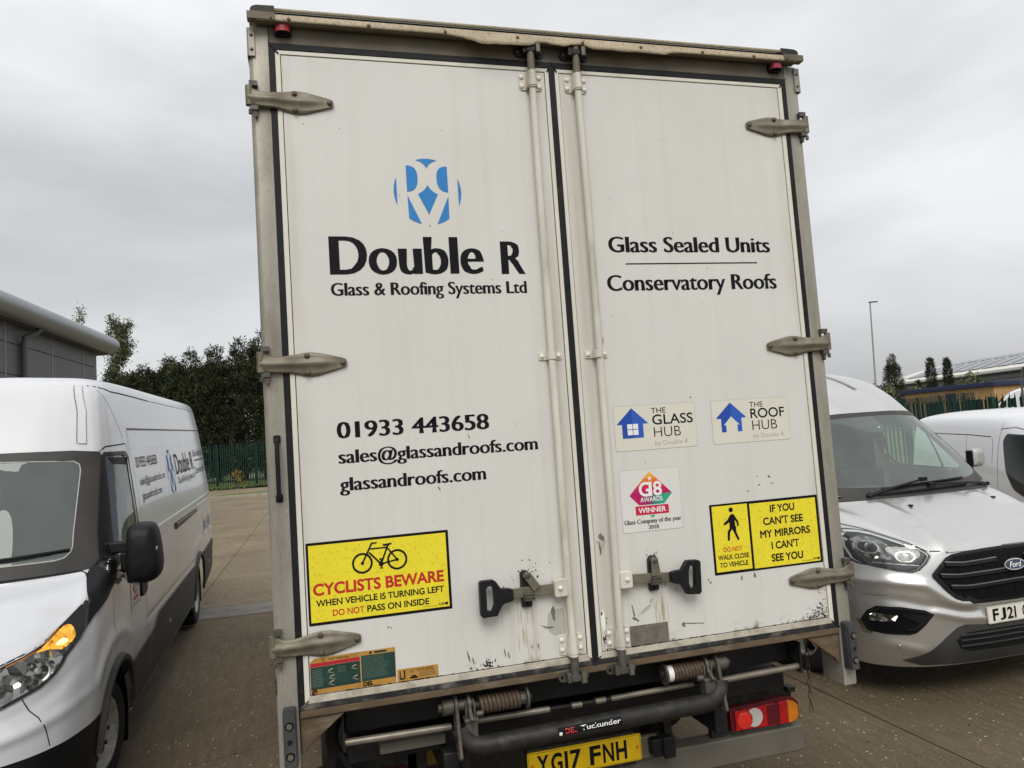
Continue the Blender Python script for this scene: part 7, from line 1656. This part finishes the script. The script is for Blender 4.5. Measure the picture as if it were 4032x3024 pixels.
# ================================================================== small white van beyond the silver one
_a = V((0.520, 0.854, 0)).normalized(); _n3 = V((-_a.y, _a.x, 0))
pvm = Matrix.Translation((6.60, 4.05, 0)) @ Matrix(((_n3.x, _a.x, 0), (_n3.y, _a.y, 0), (0, 0, 1))).to_4x4() @ Matrix.Scale(0.96, 4, (0, 0, 1)) @ Matrix.Translation((-0.94, 0, 0))
pv = thing('small_van', 'low white panel van parked at an angle behind the silver van at the right edge', 'van', mw=pvm)
def sd3(c, z, dz=0): return [(c, -1.0, z), (c, -.2, z), (c, 1.0, z), (c, 2.2, z), (c - .02, 2.9, z)]
rows = [
 [(0,-1.95,.25),(.4,-1.93,.25),(.7,-1.83,.25),(.87,-1.62,.25),(.915,-1.35,.26)] + sd3(.92,.28),
 [(0,-2.06,.50),(.4,-2.04,.50),(.7,-1.92,.50),(.89,-1.68,.50),(.935,-1.38,.50)] + sd3(.94,.52),
 [(0,-2.02,.75),(.4,-2.0,.75),(.7,-1.88,.75),(.89,-1.62,.76),(.935,-1.35,.78)] + sd3(.945,.80),
 [(0,-1.86,.95),(.4,-1.83,.95),(.69,-1.72,.96),(.86,-1.50,.98),(.92,-1.28,1.0)] + sd3(.94,1.04),
 [(0,-1.50,1.10),(.4,-1.46,1.10),(.67,-1.38,1.10),(.82,-1.28,1.11),(.89,-1.16,1.12)] + sd3(.93,1.16),
 [(0,-1.28,1.18),(.4,-1.25,1.18),(.64,-1.18,1.185),(.78,-1.10,1.20),(.86,-1.02,1.22)] + [(.90,-.88,1.24),(.92,-.2,1.27),(.925,1.0,1.28),(.925,2.2,1.28),(.90,2.88,1.28)],
 [(0,-.93,1.52),(.4,-.91,1.52),(.60,-.86,1.525),(.71,-.80,1.53),(.775,-.73,1.54)] + [(.82,-.62,1.56),(.87,-.1,1.59),(.885,1.0,1.60),(.885,2.2,1.60),(.86,2.85,1.60)],
 [(0,-.62,1.80),(.38,-.60,1.80),(.55,-.56,1.80),(.64,-.52,1.795),(.70,-.46,1.79)] + [(.745,-.36,1.79),(.80,.1,1.81),(.82,1.0,1.82),(.82,2.2,1.82),(.80,2.82,1.82)],
 [(0,-.35,1.91),(.30,-.33,1.91),(.46,-.30,1.905),(.54,-.26,1.90),(.59,-.22,1.895)] + [(.63,-.12,1.89),(.68,.2,1.89),(.70,1.0,1.90),(.70,2.2,1.90),(.68,2.80,1.89)],
 [(0,.1,1.955),(.15,.1,1.955),(.24,.12,1.953),(.29,.15,1.952),(.32,.18,1.95)] + [(.35,.25,1.95),(.38,.4,1.95),(.40,1.0,1.955),(.40,2.2,1.955),(.38,2.8,1.94)],
 [(0,.2,1.96),(.0001,.2,1.96),(.0002,.2,1.96),(.0003,.22,1.96),(.0004,.24,1.96)] + [(.0005,.3,1.96),(.0006,.4,1.96),(.0007,1.0,1.965),(.0008,2.2,1.965),(.0009,2.8,1.95)],
]
rows = [[(x, y * 1.45 if y > 0 else y, z) for x, y, z in r] for r in rows]
pvb = Body(rows, 5, 6)
pvb.arch(-1.0, .34, .38); pvb.arch(2.6, .34, .38)
PW = round_poly([(-.14,1.57),(-.20,1.645),(-.66,1.63),(-.96,1.50),(-1.24,1.20),(-1.20,1.03),(-.85,.99),(-.50,1.05),(-.28,1.22)], .07)
for s in (1, -1):
    q = MB().m('trim_black'); decal(q, pvb, [(x + (-.65 - x) * -.055, z + (1.32 - z) * -.07) for x, z in PW], 'side', .004, sgn=s, h=.06); w = q.build('window_frame', parent=pv, smooth=60)
    q = MB().m('glass_dark'); decal(q, pvb, PW, 'side', .008, sgn=s, h=.06); q.build('side_window', parent=w, smooth=60)
    q = MB().m('seam_soft'); seam(q, pvb, [(.0,1.80),(.02,1.30),(.0,.45)], 'side', .010, sgn=s); seam(q, pvb, [(.03,1.72),(-.30,1.74),(-.62,1.70),(-.98,1.50)], 'side', .012, sgn=s)
    q.m('seam_dark'); seam(q, pvb, [(.28,1.625),(1.1,1.64),(3.4,1.64)], 'side', .012, sgn=s); seam(q, pvb, [(.20,1.30),(.20,1.54),(.24,1.61)], 'side', .008, sgn=s); seam(q, pvb, [(1.2,1.64),(1.2,.45)], 'side', .008, sgn=s)
    kind(q.build('panel_gap', parent=pv, smooth=60), 'stuff')
    q = MB(); mo = rrect(1.0, 1.06, 1.15, 1.28, .04); q.prism(mo, ((0, -1.60, 0), (s, 0, 0), (0, 0, 1), (0, -1, 0)), -.03, .08); q.bb(s * .80, s * 1.02, -1.63, -1.58, 1.08, 1.12); q.build('door_mirror', 'small_van_white', pv, bevel=.03, bseg=3)
    van_wheel('road_wheel', pv, s * .92, -1.0, .32, .32, .10, .20, s); van_wheel('road_wheel', pv, s * .92, 2.6, .32, .32, .10, .20, s)
    
    for wy in (-1.0, 2.6): q = MB(); well(q, s * .6, s * .91, wy, .34, .379); q.build('wheel_housing', 'wheel_well', pv)
q = MB().m('glass_dark'); decal(q, pvb, mir([(0,1.20),(.62,1.205),(.80,1.235),(.745,1.52),(.66,1.755),(.5,1.79),(0,1.795)]), 'front', .005, h=.07); q.build('windscreen', parent=pv, smooth=60)
for s in (1, -1):
    q = MB().m('lens_clear'); decal(q, pvb, [(s * x, z) for x, z in ((.55,.80),(.86,.84),(.88,1.0),(.80,1.02),(.62,.92))], 'front', .006, h=.05); q.build('headlight', parent=pv, smooth=60)
q = MB().m('trim_grey'); decal(q, pvb, [(-.6,.32),(.6,.32),(.65,.6),(-.65,.6)], 'front', .006, h=.08); q.build('lower_grille', parent=pv, smooth=60)
pvb.mesh(lambda c: 'small_van_white').build('body_shell', parent=pv, smooth=50)

# ================================================================== verge, kerb, bank
kind(MB().grid([[V((x, y, z)) for x in (-40, -20, -6, 10, 45)] for y, z in ((39.0, -.002), (46.9, .004))]).build('service_road', 'yard_concrete_pale_lit', smooth=0), 'structure')
kb = kind(MB().bb(-40, 45, 46.9, 47.05, -.1, .11).build('kerb', 'kerb'), 'structure')
kind(MB().grid([[V((x, y, .09 + .02 * mnoise.noise(V((x * .3, y, 0))))) for x in [-40 + 5 * k for k in range(18)]] for y in (47.05, 49, 51, 54, 58, 66, 80)]).build('verge', 'grass', smooth=60), 'structure')
kind(MB().grid([[V((x, y, .02 + .06 * k)) for x, k in ((-6.2, 0), (-5.6, 1), (-3, 1), (3, 1))] for y in (36.5, 37.0, 38.8, 39.2)]).build('planted_island', 'grass', smooth=60), 'structure')
kind(MB().bb(-6.35, 3, 36.3, 36.5, -.05, .12).build('island_kerb', 'kerb'), 'structure')
kind(MB().grid([[V((x, y, z)) for y in (-10, 10, 30, 60, 110)] for x, z in ((20, -.02), (30, .85), (45, .9), (70, .9), (140, .9))]).build('bank', 'grass', smooth=60), 'structure')
kind(MB().bb(33, 75, 20, 100, .86, .93).build('far_yard', 'tarmac'), 'structure')

# ================================================================== palisade fences
mat('fence_green', (0.006, 0.042, 0.027), 0.45, var=0.15, vscale=3)
mat('fence_green_far', (0.006, 0.032, 0.024), 0.5, var=0.15, vscale=3)
def pale_mesh(h, w, mname):
    q = MB(); o = w / 2; d = .028
    sec = [(-o, 0), (-o * .45, d), (o * .45, d), (o, 0)]
    P0 = [(x, y, .06) for x, y in sec]; P1 = [(x, y, h - .12) for x, y in sec]; P2 = [(x * .15, y, h - (.0 if abs(x) < o else .10)) for x, y in sec]
    q.add(P0 + P1 + P2, [(i, i + 1, 5 + i, 4 + i) for i in range(3)] + [(4 + i, 5 + i, 9 + i, 8 + i) for i in range(3)])
    me = q.build('pale', mname, smooth=0); m_ = me.data; bpy.data.objects.remove(me); m_.name = 'pale'; return m_
def palisade(name, label, p0, p1, h, gap, mname, zb=0.0, face=1, post_every=17):
    p0, p1 = V((*p0, 0)), V((*p1, 0)); d = (p1 - p0); Ln = d.length; d.normalize(); ang = math.atan2(d.y, d.x)
    t = thing(name, label, 'fence', (p0.x, p0.y, zb)); t.rotation_euler = (0, 0, ang)
    pm = pale_mesh(h, gap * .46, mname); n = int(Ln / gap); random.seed(int(Ln * 10))
    for i in range(n):
        o = bpy.data.objects.new('pale', pm); COL.objects.link(o); o.parent = t; o.location = (gap * (i + .5), 0 if face > 0 else -.0, random.uniform(-.015, .015)); o.rotation_euler = (0, random.uniform(-.008, .008), math.pi if face > 0 else 0)
    for z in (.42, h - .45):
        MB().bb(0, n * gap, .004, .05, z - .025, z + .025).build('rail', mname, t)
    for k in range(0, n + 1, post_every):
        MB().bb(k * gap - .05, k * gap + .05, .052, .16, 0, h - .06).build('post', mname, t)
    return t
palisade('palisade_fence', 'tall dark green palisade fence along the far kerb between left van and truck', (-17.5, 51.5), (-0.5, 51.0), 3.0, .148, 'fence_green_far')
palisade('palisade_fence', 'green palisade fence running behind the small white van roof', (13.65, 15.5), (13.55, 4.5), 2.20, .150, 'fence_green', face=-1)
palisade('palisade_fence', 'distant fine-paled green fence in front of the low brick building', (39.0, 42.5), (36.0, 31.5), 2.05, .150, 'fence_green_far', zb=.85, face=-1)

# ================================================================== trees
mat('leaf_conifer', (0.030, 0.040, 0.016), 0.75, var=0.45, vscale=0.9)
mat('leaf_conifer_light', (0.058, 0.070, 0.026), 0.75, var=0.35, vscale=1.2)
mat('leaf_conifer_dark', (0.014, 0.020, 0.010), 0.8, var=0.4, vscale=1.0)
mat('leaf_poplar', (0.095, 0.11, 0.052), 0.6, var=0.4, vscale=1.5)
mat('leaf_poplar_light', (0.14, 0.15, 0.085), 0.55, var=0.3, vscale=1.5)
mat('leaf_shrub', (0.085, 0.105, 0.045), 0.7, var=0.35, vscale=2)
mat('leaf_shrub_light', (0.17, 0.18, 0.095), 0.7, var=0.3, vscale=2)
mat('leaf_autumn', (0.20, 0.13, 0.035), 0.7, var=0.35, vscale=2)
mat('bark', (0.075, 0.060, 0.045), 0.9, var=0.3, vscale=6, bump=0.4, bscale=20)
def spray(q, p, d, l, w, droop=0.0):
    d = V(d).normalized(); s = d.cross(V((random.uniform(-1, 1), random.uniform(-1, 1), random.uniform(-.4, 1)))).normalized() * (w / 2)
    m_ = p + d * (l * .5); e = p + d * l + V((0, 0, -droop * l))
    q.add([p, m_ - s, e, m_ + s], [(0, 1, 2, 3)])
def conifer(name, label, x, y, z0, H, Rr, n, seed, group, lean=(0, 0), mats=('leaf_conifer', 'leaf_conifer_light', 'leaf_conifer_dark'), slim=1.0, leaders=4, size=.42, cat='tree'):
    random.seed(seed); t = thing(name, label, cat, (x, y, z0), group)
    tr = MB().tube([(0, 0, 0), (lean[0] * .4, lean[1] * .4, H * .4), (lean[0], lean[1], H * .9)], [Rr * .10, Rr * .06, .02], 8); tr.build('trunk', 'bark', t)
    q = MB(); clumps = []
    for k in range(leaders):
        a = 2 * math.pi * k / max(1, leaders) + random.uniform(-.5, .5); r = 0 if k == 0 else Rr * random.uniform(.3, .62); clumps.append((r * math.cos(a), r * math.sin(a), H * (1.0 if k == 0 else random.uniform(.80, .97))))
    # boughs: many short fans of sprays, gathered in tufts so that light and gaps come through
    nt = max(20, n // 14)
    for i in range(nt):
        cx, cy, ch = random.choice(clumps); u = random.random() ** .85; z = ch * (.06 + .94 * u); prof = (1 - u) ** (.42 * slim) * (1 - .2 * (1 - u) ** 6)
        a = random.uniform(0, 2 * math.pi); rr = Rr * prof * (random.uniform(.62, 1.06) if leaders == 1 else random.uniform(.45, .80)); c = V((cx * (1 - u * .4) + rr * math.cos(a) + lean[0] * u, cy * (1 - u * .4) + rr * math.sin(a) + lean[1] * u, z))
        out = V((math.cos(a), math.sin(a), random.uniform(.1, .9) + u * .8)).normalized(); mm = random.choices(mats, (5, 2.2, 3))[0]; q.m(mm)
        for j in range(14):
            dd = (out + V((random.gauss(0, .55), random.gauss(0, .55), random.gauss(0, .45)))).normalized(); p = c + V((random.gauss(0, .16), random.gauss(0, .16), random.gauss(0, .22))) * (size / .42)
            spray(q, p, dd, size * random.uniform(.6, 1.35), size * random.uniform(.16, .30), random.uniform(-.1, .25))
    for cx, cy, ch in clumps:
        q.m(mats[0])
        for j in range(26):
            z = ch - random.uniform(0, .12) * H * .6; spray(q, V((cx * .6 + lean[0] + random.gauss(0, .10), cy * .6 + lean[1] + random.gauss(0, .10), z)), (random.gauss(0, .3), random.gauss(0, .3), 1), size * random.uniform(.7, 1.5), size * .2)
    q.build('crown', parent=t, smooth=0, fixn=False)
    return t
LAB = ['dark leylandii tree with a ragged top, next to the warehouse corner', 'second dark leylandii from the warehouse, low and broad', 'third dark leylandii from the warehouse behind the green fence',
       'dark leylandii with a twin top in the middle of the hedge row', 'dark leylandii rising right of the twin-topped one', 'tallest dark leylandii in the row, close to the truck', 'dark leylandii half hidden behind the truck post', 'dark leylandii hidden behind the truck except its tips', 'last dark leylandii of the row behind the truck']
for i, (x, h, r) in enumerate(((-15.9, 9.2, 2.2), (-13.9, 9.6, 2.3), (-12.0, 10.2, 2.2), (-10.3, 10.6, 2.2), (-8.5, 10.9, 2.2), (-6.6, 11.6, 2.3), (-4.7, 11.9, 2.3), (-2.8, 11.4, 2.3), (-.8, 11.2, 2.3))):
    conifer('leylandii', LAB[i], x, 60.5 + (i % 3) * .7, 0, h, r * 1.12, 21000, 40 + i, 'leylandii hedge trees behind the far fence', leaders=7, size=.33)
def broad(name, label, x, y, z0, H, Rr, n, seed, lean, mats, group, size=.20, bare=.25, slim=1.0, cat='tree'):
    random.seed(seed); t = thing(name, label, cat, (x, y, z0), group); q = MB(); lx, ly = lean
    trp = [V((lx * (k / 6) ** 1.5, ly * (k / 6) ** 1.5, H * .94 * k / 6)) for k in range(7)]
    q.tube(trp, [max(.03, Rr * .14 * (1 - k / 6.5)) for k in range(7)], 8); br = []
    for k in range(30):
        u = random.uniform(bare, .97); b = V((lx * u ** 1.5, ly * u ** 1.5, H * .94 * u)); a = random.uniform(0, 6.28); l = Rr * (1.15 - u * .75) * random.uniform(.6, 1.05); e = b + V((math.cos(a) * l, math.sin(a) * l, l * random.uniform(.9, 1.8) * slim)); q.tube([b, b.lerp(e, .5) + V((0, 0, -.05 * l)), e], [.05, .03, .012], 5); br.append((b, e))
    q.build('trunk', 'bark', t); q = MB()
    for k in range(n // 9):
        b, e = random.choice(br); c = b.lerp(e, random.uniform(.25, 1.08)) + V((random.gauss(0, .22), random.gauss(0, .22), random.gauss(0, .28))) * Rr * .35; q.m(random.choices(mats, (3, 2))[0])
        for j in range(9): spray(q, c + V((random.gauss(0, .16), random.gauss(0, .16), random.gauss(0, .2))), (random.gauss(0, 1), random.gauss(0, 1), random.gauss(.2, .8)), size * random.uniform(.6, 1.3), size * random.uniform(.5, .9))
    q.build('crown', parent=t, smooth=0, fixn=False); return t
PL = ('leaf_poplar', 'leaf_poplar_light')
broad('poplar_tree', 'tall thin poplar leaning right behind the warehouse eave end', -20.6, 77, 0, 16.8, 2.5, 9500, 5, (1.9, 0), PL, 'poplars behind the warehouse', slim=1.3)
broad('poplar_tree', 'poplar with only its tips showing over the warehouse roof', -23.9, 77, 0, 16.6, 2.4, 6500, 6, (1.2, 0), PL, 'poplars behind the warehouse', slim=1.3)
CO = 'pointed evergreens in front of the solar roof'
conifer('cypress_tree', 'widest pointed evergreen beside the lamp post at right', 56.9, 60.2, .9, 7.0, 1.25, 12000, 71, CO, leaders=5, size=.20, slim=.9)
conifer('cypress_tree', 'short pointed evergreen between the two taller groups at right', 57.2, 57.5, .9, 4.0, .70, 5000, 72, CO, leaders=2, size=.18)
conifer('cypress_tree', 'slim pointed evergreen, left one of the close pair', 57.0, 55.6, .9, 6.0, .50, 7000, 73, CO, leaders=1, size=.18, slim=.6)
conifer('cypress_tree', 'slim pointed evergreen, right one of the close pair', 57.7, 54.3, .9, 5.8, .44, 6500, 74, CO, leaders=1, size=.18, slim=.6)
SH = ('leaf_shrub', 'leaf_shrub_light')
broad('shrub', 'pale green feathery shrub at the foot of the lamp post', 46.6, 50.6, .6, 3.1, 1.35, 2600, 81, (.1, 0), SH, 'shrubs beyond the fence', size=.24, bare=.02, cat='shrub')
broad('shrub', 'feathery shrub behind the brick building roof, right of the pointed pair', 55.0, 49.2, .9, 3.6, 1.1, 1500, 82, (0, 0), SH, 'shrubs beyond the fence', size=.26, bare=.2, cat='shrub')
broad('shrub', 'low shrub showing above the brick building, under the short evergreen', 54.0, 54.5, .9, 2.9, .9, 1100, 83, (0, 0), SH, 'shrubs beyond the fence', size=.26, bare=.2, cat='shrub')
broad('ivy_shrub', 'brownish climbing shrub tangled in the wire fence at the right edge', 25.4, 17.2, .4, 3.6, 1.0, 900, 84, (.6, -.5), ('leaf_autumn', 'leaf_shrub'), None, size=.16, bare=.15, cat='shrub')
random.seed(9)
q = MB()
for k in range(260):
    x = random.choice([random.gauss(-6.0, .8), random.gauss(-4.6, .35), random.uniform(-9, -3), random.gauss(-8.0, .5)]); y = 46.75 + random.uniform(-.15, .35)
    for j in range(4): q.m(random.choice(['grass_blade', 'leaf_shrub'])); spray(q, V((x, y, .05)), (random.gauss(0, .6), random.gauss(0, .4), .9), random.uniform(.12, .34), random.uniform(.08, .2), .3)
for k in range(90):
    x = random.gauss(-6.1, .18); y = 51.2 + random.uniform(-.2, .1); q.m('leaf_autumn'); spray(q, V((x, y, random.uniform(.1, .9))), (random.gauss(0, .7), random.gauss(0, .4), .8), random.uniform(.2, .45), .08)
wd = q.build('weeds', smooth=0, fixn=False); kind(wd, 'stuff'); wd['label'] = 'green weeds growing along the kerb under the fence'; wd['category'] = 'weeds'

# ================================================================== grey warehouse on the left
mat('cladding', (0.118, 0.120, 0.124), 0.5, metal=0.25, var=0.05, vscale=0.8)
mat('cladding_joint', (0.045, 0.046, 0.048), 0.6)
mat('eave_metal', (0.30, 0.32, 0.335), 0.42, metal=0.5, var=0.05, vscale=0.6)
mat('soffit', (0.10, 0.10, 0.105), 0.7)
mat('pipe_grey', (0.085, 0.09, 0.10), 0.5)
mat('cover_strip', (0.23, 0.235, 0.245), 0.5)
th = R_(4.4)
wm = Matrix.Translation((-8.36, 26.2, 0)) @ Matrix.Rotation(-th, 4, 'Z')
wh = thing('warehouse', 'grey metal-clad warehouse with a rounded eave at the left edge', 'building', mw=wm)
Ln = 26.0
MB().bb(-18, -.06, -Ln, 0, 0, 5.98).build('wall_core', 'cladding_joint', wh)
cw = [0, 1.28, 3.75, 6.70, 9.6, 12.5, 15.4, 18.3, 21.2, 24.1, 26.0]; hz = [0, 1.0, 1.95, 2.9, 3.75, 4.60, 5.46, 5.99]
for a, b in zip(cw, cw[1:]):
    for c, d in zip(hz, hz[1:]):
        if c >= 2.9 and d <= 4.61 and 2.0 < (a + b) / 2 < 6.6 and False: continue
        MB().bb(-.06, 0, -b + .012, -a - .012, c + .008, d - .008).build('wall_panel', 'cladding', wh, bevel=.006)
for a in cw[1:-1]: MB().bb(0, .012, -a - .028, -a + .028, 0, 5.98).build('cover_strip', 'cover_strip', wh)
# end wall panels (facing away up the yard)
for k in range(6):
    for c, d in zip(hz, hz[1:]): MB().bb(-3.0 * (k + 1) + .012, -3.0 * k - .07, 0, .04, c + .008, d - .008).build('wall_panel', 'cladding', wh, bevel=.006)
# rounded eave: soffit board and half-round nose, turned round the corner
path = [V((.62, -Ln, 6.30)), V((.62, .20, 6.30))]
nose = []
for k in range(13): a = R_(-90 + 180 * k / 12); nose.append((.36 * math.cos(a), .30 * math.sin(a)))
G = []
for yy_ in (-Ln, -20, -14, -8, -4, -1, .10): G.append([V((.36 + u_, yy_, 6.28 + w_)) for u_, w_ in nose])
for k in range(1, 9):
    a = R_(90 * k / 8); G.append([V((-.2 + (.56 + u_) * math.cos(a), .10 + (.56 + u_) * math.sin(a) * .9, 6.28 + w_)) for u_, w_ in nose])
for x in (-4, -18): G.append([V((x, .10 + (.56 + u_) * .9, 6.28 + w_)) for u_, w_ in nose])
MB().grid(G).build('eave_nose', 'eave_metal', wh, smooth=60)
MB().bb(-.2, .38, -Ln, .55, 5.985, 6.0).build('soffit', 'soffit', wh)
q = MB().grid([[V((x, y, z)) for y in (-Ln, .55)] for x, z in ((.36, 6.575), (-4, 7.0), (-9, 7.35), (-18, 7.0))]); q.build('roof', 'eave_metal', wh, smooth=30)
q = MB().cyl((.10, -5.83, 0), (.10, -5.83, 5.55), .085, n=12); q.tube([(.10, -5.83, 5.5), (.12, -5.83, 5.68), (.32, -5.5, 5.86), (.36, -5.4, 6.0)], .075, 10); q.build('downpipe', 'pipe_grey', wh)
wf = MB().m('cladding_joint').bb(.001, .035, -5.60, -1.9, 2.6, 4.66).build('window', parent=wh)
MB().bb(.036, .042, -5.52, -1.98, 2.66, 4.54).build('pane', 'glass_dark', wf)
for y in (-4.6, -3.75, -2.85): MB().bb(.043, .055, y - .03, y + .03, 2.66, 4.54).build('mullion', 'pipe_grey', wf)
MB().bb(.036, .06, -5.60, -1.9, 4.545, 4.66).build('window_head', 'pipe_grey', wf)

# ================================================================== far buildings at the right
mat('far_clad', (0.22, 0.22, 0.20), 0.6, var=0.06, vscale=0.3)
mat('far_clad_dark', (0.10, 0.10, 0.105), 0.6)
mat('far_white', (0.62, 0.61, 0.55), 0.5)
mat('solar_blue', (0.26, 0.27, 0.295), 0.35, var=0.06, vscale=0.3)
mat('solar_gap', (0.34, 0.35, 0.37), 0.5)
mat('brick_orange', (0.42, 0.26, 0.12), 0.8, var=0.12, vscale=2.5)
mat('fascia_navy', (0.025, 0.032, 0.075), 0.5)
wb = thing('solar_roof_warehouse', 'long low warehouse with solar panels on its curved roof, far right', 'building', (0, 0, 0))
def fl(t): return (73.7 - 3.1 * t, 77.8 - 18.7 * t)     # facade line
FA, FB = -.14, 1.9
p0_, p1_ = V((*fl(FA), 0)), V((*fl(FB), 0)); fd = (p1_ - p0_).normalized(); fn = V((-fd.y, fd.x, 0)); FLn = (p1_ - p0_).length
if fn.x < 0: fn = -fn
wb.matrix_world = Matrix(((fd.x, fn.x, 0, p0_.x), (fd.y, fn.y, 0, p0_.y), (0, 0, 1, .9), (0, 0, 0, 1)))
MB().bb(0, FLn, .6, 24, 0, 4.9).build('wall', 'far_clad', wb)
for k in range(9): MB().bb(.0, FLn, .56, .595, .4 + k * .5, .4 + k * .5 + .09).build('cladding_rib', 'far_clad_dark', wb)
for k in range(7): MB().bb(3 + k * 5.2, 4.6 + k * 5.2, .54, .59, 1.2, 2.4).build('window', 'glass_dark', wb)
def roofz(y): return 4.95 + 2.35 * math.sin(math.pi * min(1, max(0, y / 24)))
ysr = [0, 2, 4, 7, 10, 12, 14, 17, 20, 22, 24]
MB().grid([[V((x, y, roofz(y))) for y in ysr] for x in (-.6, FLn * .5, FLn + .6)]).build('roof', 'far_white', wb, smooth=30)
MB().bb(-.7, FLn + .7, -.25, .25, 4.62, 4.98).build('gutter', 'far_white', wb, bevel=.08)
ns = 15
for k in range(ns):
    for r in range(2):
        y0, y1 = (1.2, 5.6) if r == 0 else (5.9, 10.6); x0 = 2.4 + k * (FLn - 4.8) / ns; x1 = x0 + (FLn - 4.8) / ns - .28
        MB().grid([[V((x, y0 + (y1 - y0) * j / 4, roofz(y0 + (y1 - y0) * j / 4) + .10)) for j in range(5)] for x in (x0, x1)]).build('solar_panel', 'solar_blue', wb, smooth=0)
bb_ = thing('brick_building', 'low orange brick building with a dark blue flat roof edge, far right', 'building', (45.0, 46.3, .9))
bb_.rotation_euler = (0, 0, R_(4))
MB().bb(0, 6, -7.6, 0, 0, 2.45).build('wall', 'brick_orange', bb_)
MB().bb(-.25, 6.2, -7.8, .25, 2.45, 2.78).build('roof_fascia', 'fascia_navy', bb_, bevel=.03)
for y in (-2.6, -5.8): 
    w = MB().bb(-.04, 0, y - .85, y + .45, .6, 1.6).build('window', 'fascia_navy', bb_); MB().bb(-.06, -.045, y - .78, y + .38, .68, 1.52).build('pane', 'glass_dark', w)
MB().bb(-.05, 0, -4.55, -3.75, 0, 2.2).build('door', 'fascia_navy', bb_)
# containers behind the wire
ct = thing('container', 'white and dark storage container behind the wire mesh at the right edge', 'container', (29.6, 18.9, .5)); ct.rotation_euler = (0, 0, R_(-46))
MB().bb(-2, 4, 0, 2.4, 0, 2.2).build('container_body', 'far_white', ct, bevel=.03)
for k in range(24): MB().bb(-1.94 + k * .25, -1.82 + k * .25, -.03, 0, .1, 1.15).build('corrugation', 'far_white', ct)
MB().bb(-2.02, 4.02, -.04, 0, 1.20, 1.8).build('dark_panel', 'far_clad_dark', ct)

# white high-roof van beyond the fence
fv = thing('distant_van', 'white high roof van facing left beyond the green fence', 'van', (40.6, 32.6, .75)); fv.scale = (.82, .82, .86); fv.rotation_euler = (0, 0, R_(-44))
fp = [(-2.5, .35), (-2.55, .75), (-2.45, 1.0), (-1.75, 1.18), (-1.0, 1.95), (-.55, 2.3), (0, 2.48), (2.9, 2.5), (3.0, 2.3), (3.0, .35)]
frs = ((0, 0, 0), (1, 0, 0), (0, 0, 1), (0, 1, 0))
MB().prism(fp, frs, -.98, .98).build('body_shell', 'small_van_white', fv, bevel=.12, bseg=3)
for s in (-1, 1):
    MB().prism([(-1.45, 1.28), (-.95, 1.80), (-.42, 1.86), (-.36, 1.22)], frs, s * .985, s * .992).build('side_window', 'glass_dark', fv); MB().prism([(-.98, 1.24), (-.93, 1.24), (-.88, 1.84), (-.94, 1.80)], frs, s * .993, s * .998).build('window_bar', 'small_van_white', fv)
    q = MB().bb(-1.35, -1.2, s * 1.0, s * 1.18, 1.25, 1.55); q.build('door_mirror', 'trim_black', fv, bevel=.04)
    for x in (-1.65, 2.0): wq = MB(); wheel_mesh(wq, (x, s * .86, .34), (0, s, 0), .34, .10, .2, 24); wq.m('rim_steel').lathe([(.05, .2), (.09, .18), (.06, .05)], (x, s * .86, .34), (0, s, 0), 18); wq.build('road_wheel', parent=fv, smooth=40)
    MB().bb(-2.5, -1.3, s * .985, s * 1.0, .35, .75).build('lower_trim', 'trim_grey', fv)
MB().prism([(-1.70, 1.235), (-1.02, 1.985), (-1.0, 1.97), (-1.68, 1.22)], frs, -.8, .8).build('windscreen', 'glass_dark', fv)

# wire mesh fence with a leaning post at the right edge
mat('galv_wire', (0.16, 0.16, 0.155), 0.5, metal=0.4)
wfm = thing('wire_fence', 'thin chain-link wire fence on dark posts at the right edge', 'fence', (22.3, 16.9, .2)); wfm.rotation_euler = (0, 0, R_(-42))
q = MB()
for k in range(-28, 60):
    for sg in (-1, 1):
        x0 = k * .085; x1 = x0 + sg * 2.6; a, b = (x0, 0.0), (x1, 2.6)
        t0, t1 = 0.0, 1.0
        if x1 != x0:
            lo, hi = sorted(((0 - x0) / (x1 - x0), (4.2 - x0) / (x1 - x0))); t0, t1 = max(t0, lo), min(t1, hi)
        if t1 - t0 > .02: q.cyl((x0 + (x1 - x0) * t0, 0, 2.6 * t0), (x0 + (x1 - x0) * t1, 0, 2.6 * t1), .004, n=3, caps=False)
w_ = q.build('wire_mesh', 'galv_wire', wfm, smooth=0); kind(w_, 'stuff')
for x in (0, 2.1, 4.2): MB().tube([(x, 0, 0), (x, 0, 2.65), (x + .08, -.1, 2.95), (x + .2, -.25, 3.02)], .035, 8).build('post', 'far_clad_dark', wfm)
MB().cyl((2.1, 0, 2.0), (3.3, .4, 0), .03, n=8).build('stay', 'far_clad_dark', wfm)

# lamp post
lp = thing('lamp_post', 'tall thin grey street lamp post against the sky at right', 'lamp post', (38.6, 42.3, 0)); lp.rotation_euler = (0, R_(2.4), 0)
MB().lathe([(0, .10), (1.2, .10), (1.25, .075), (10.2, .045)], (0, 0, 0), (0, 0, 1), 12).build('column', 'cover_strip', lp)
MB().m('far_clad_dark').box((.18, -.12, 10.2), (.62, .26, .07), Matrix.Rotation(R_(-32), 3, 'Z')).build('lamp_head', parent=lp, bevel=.03)
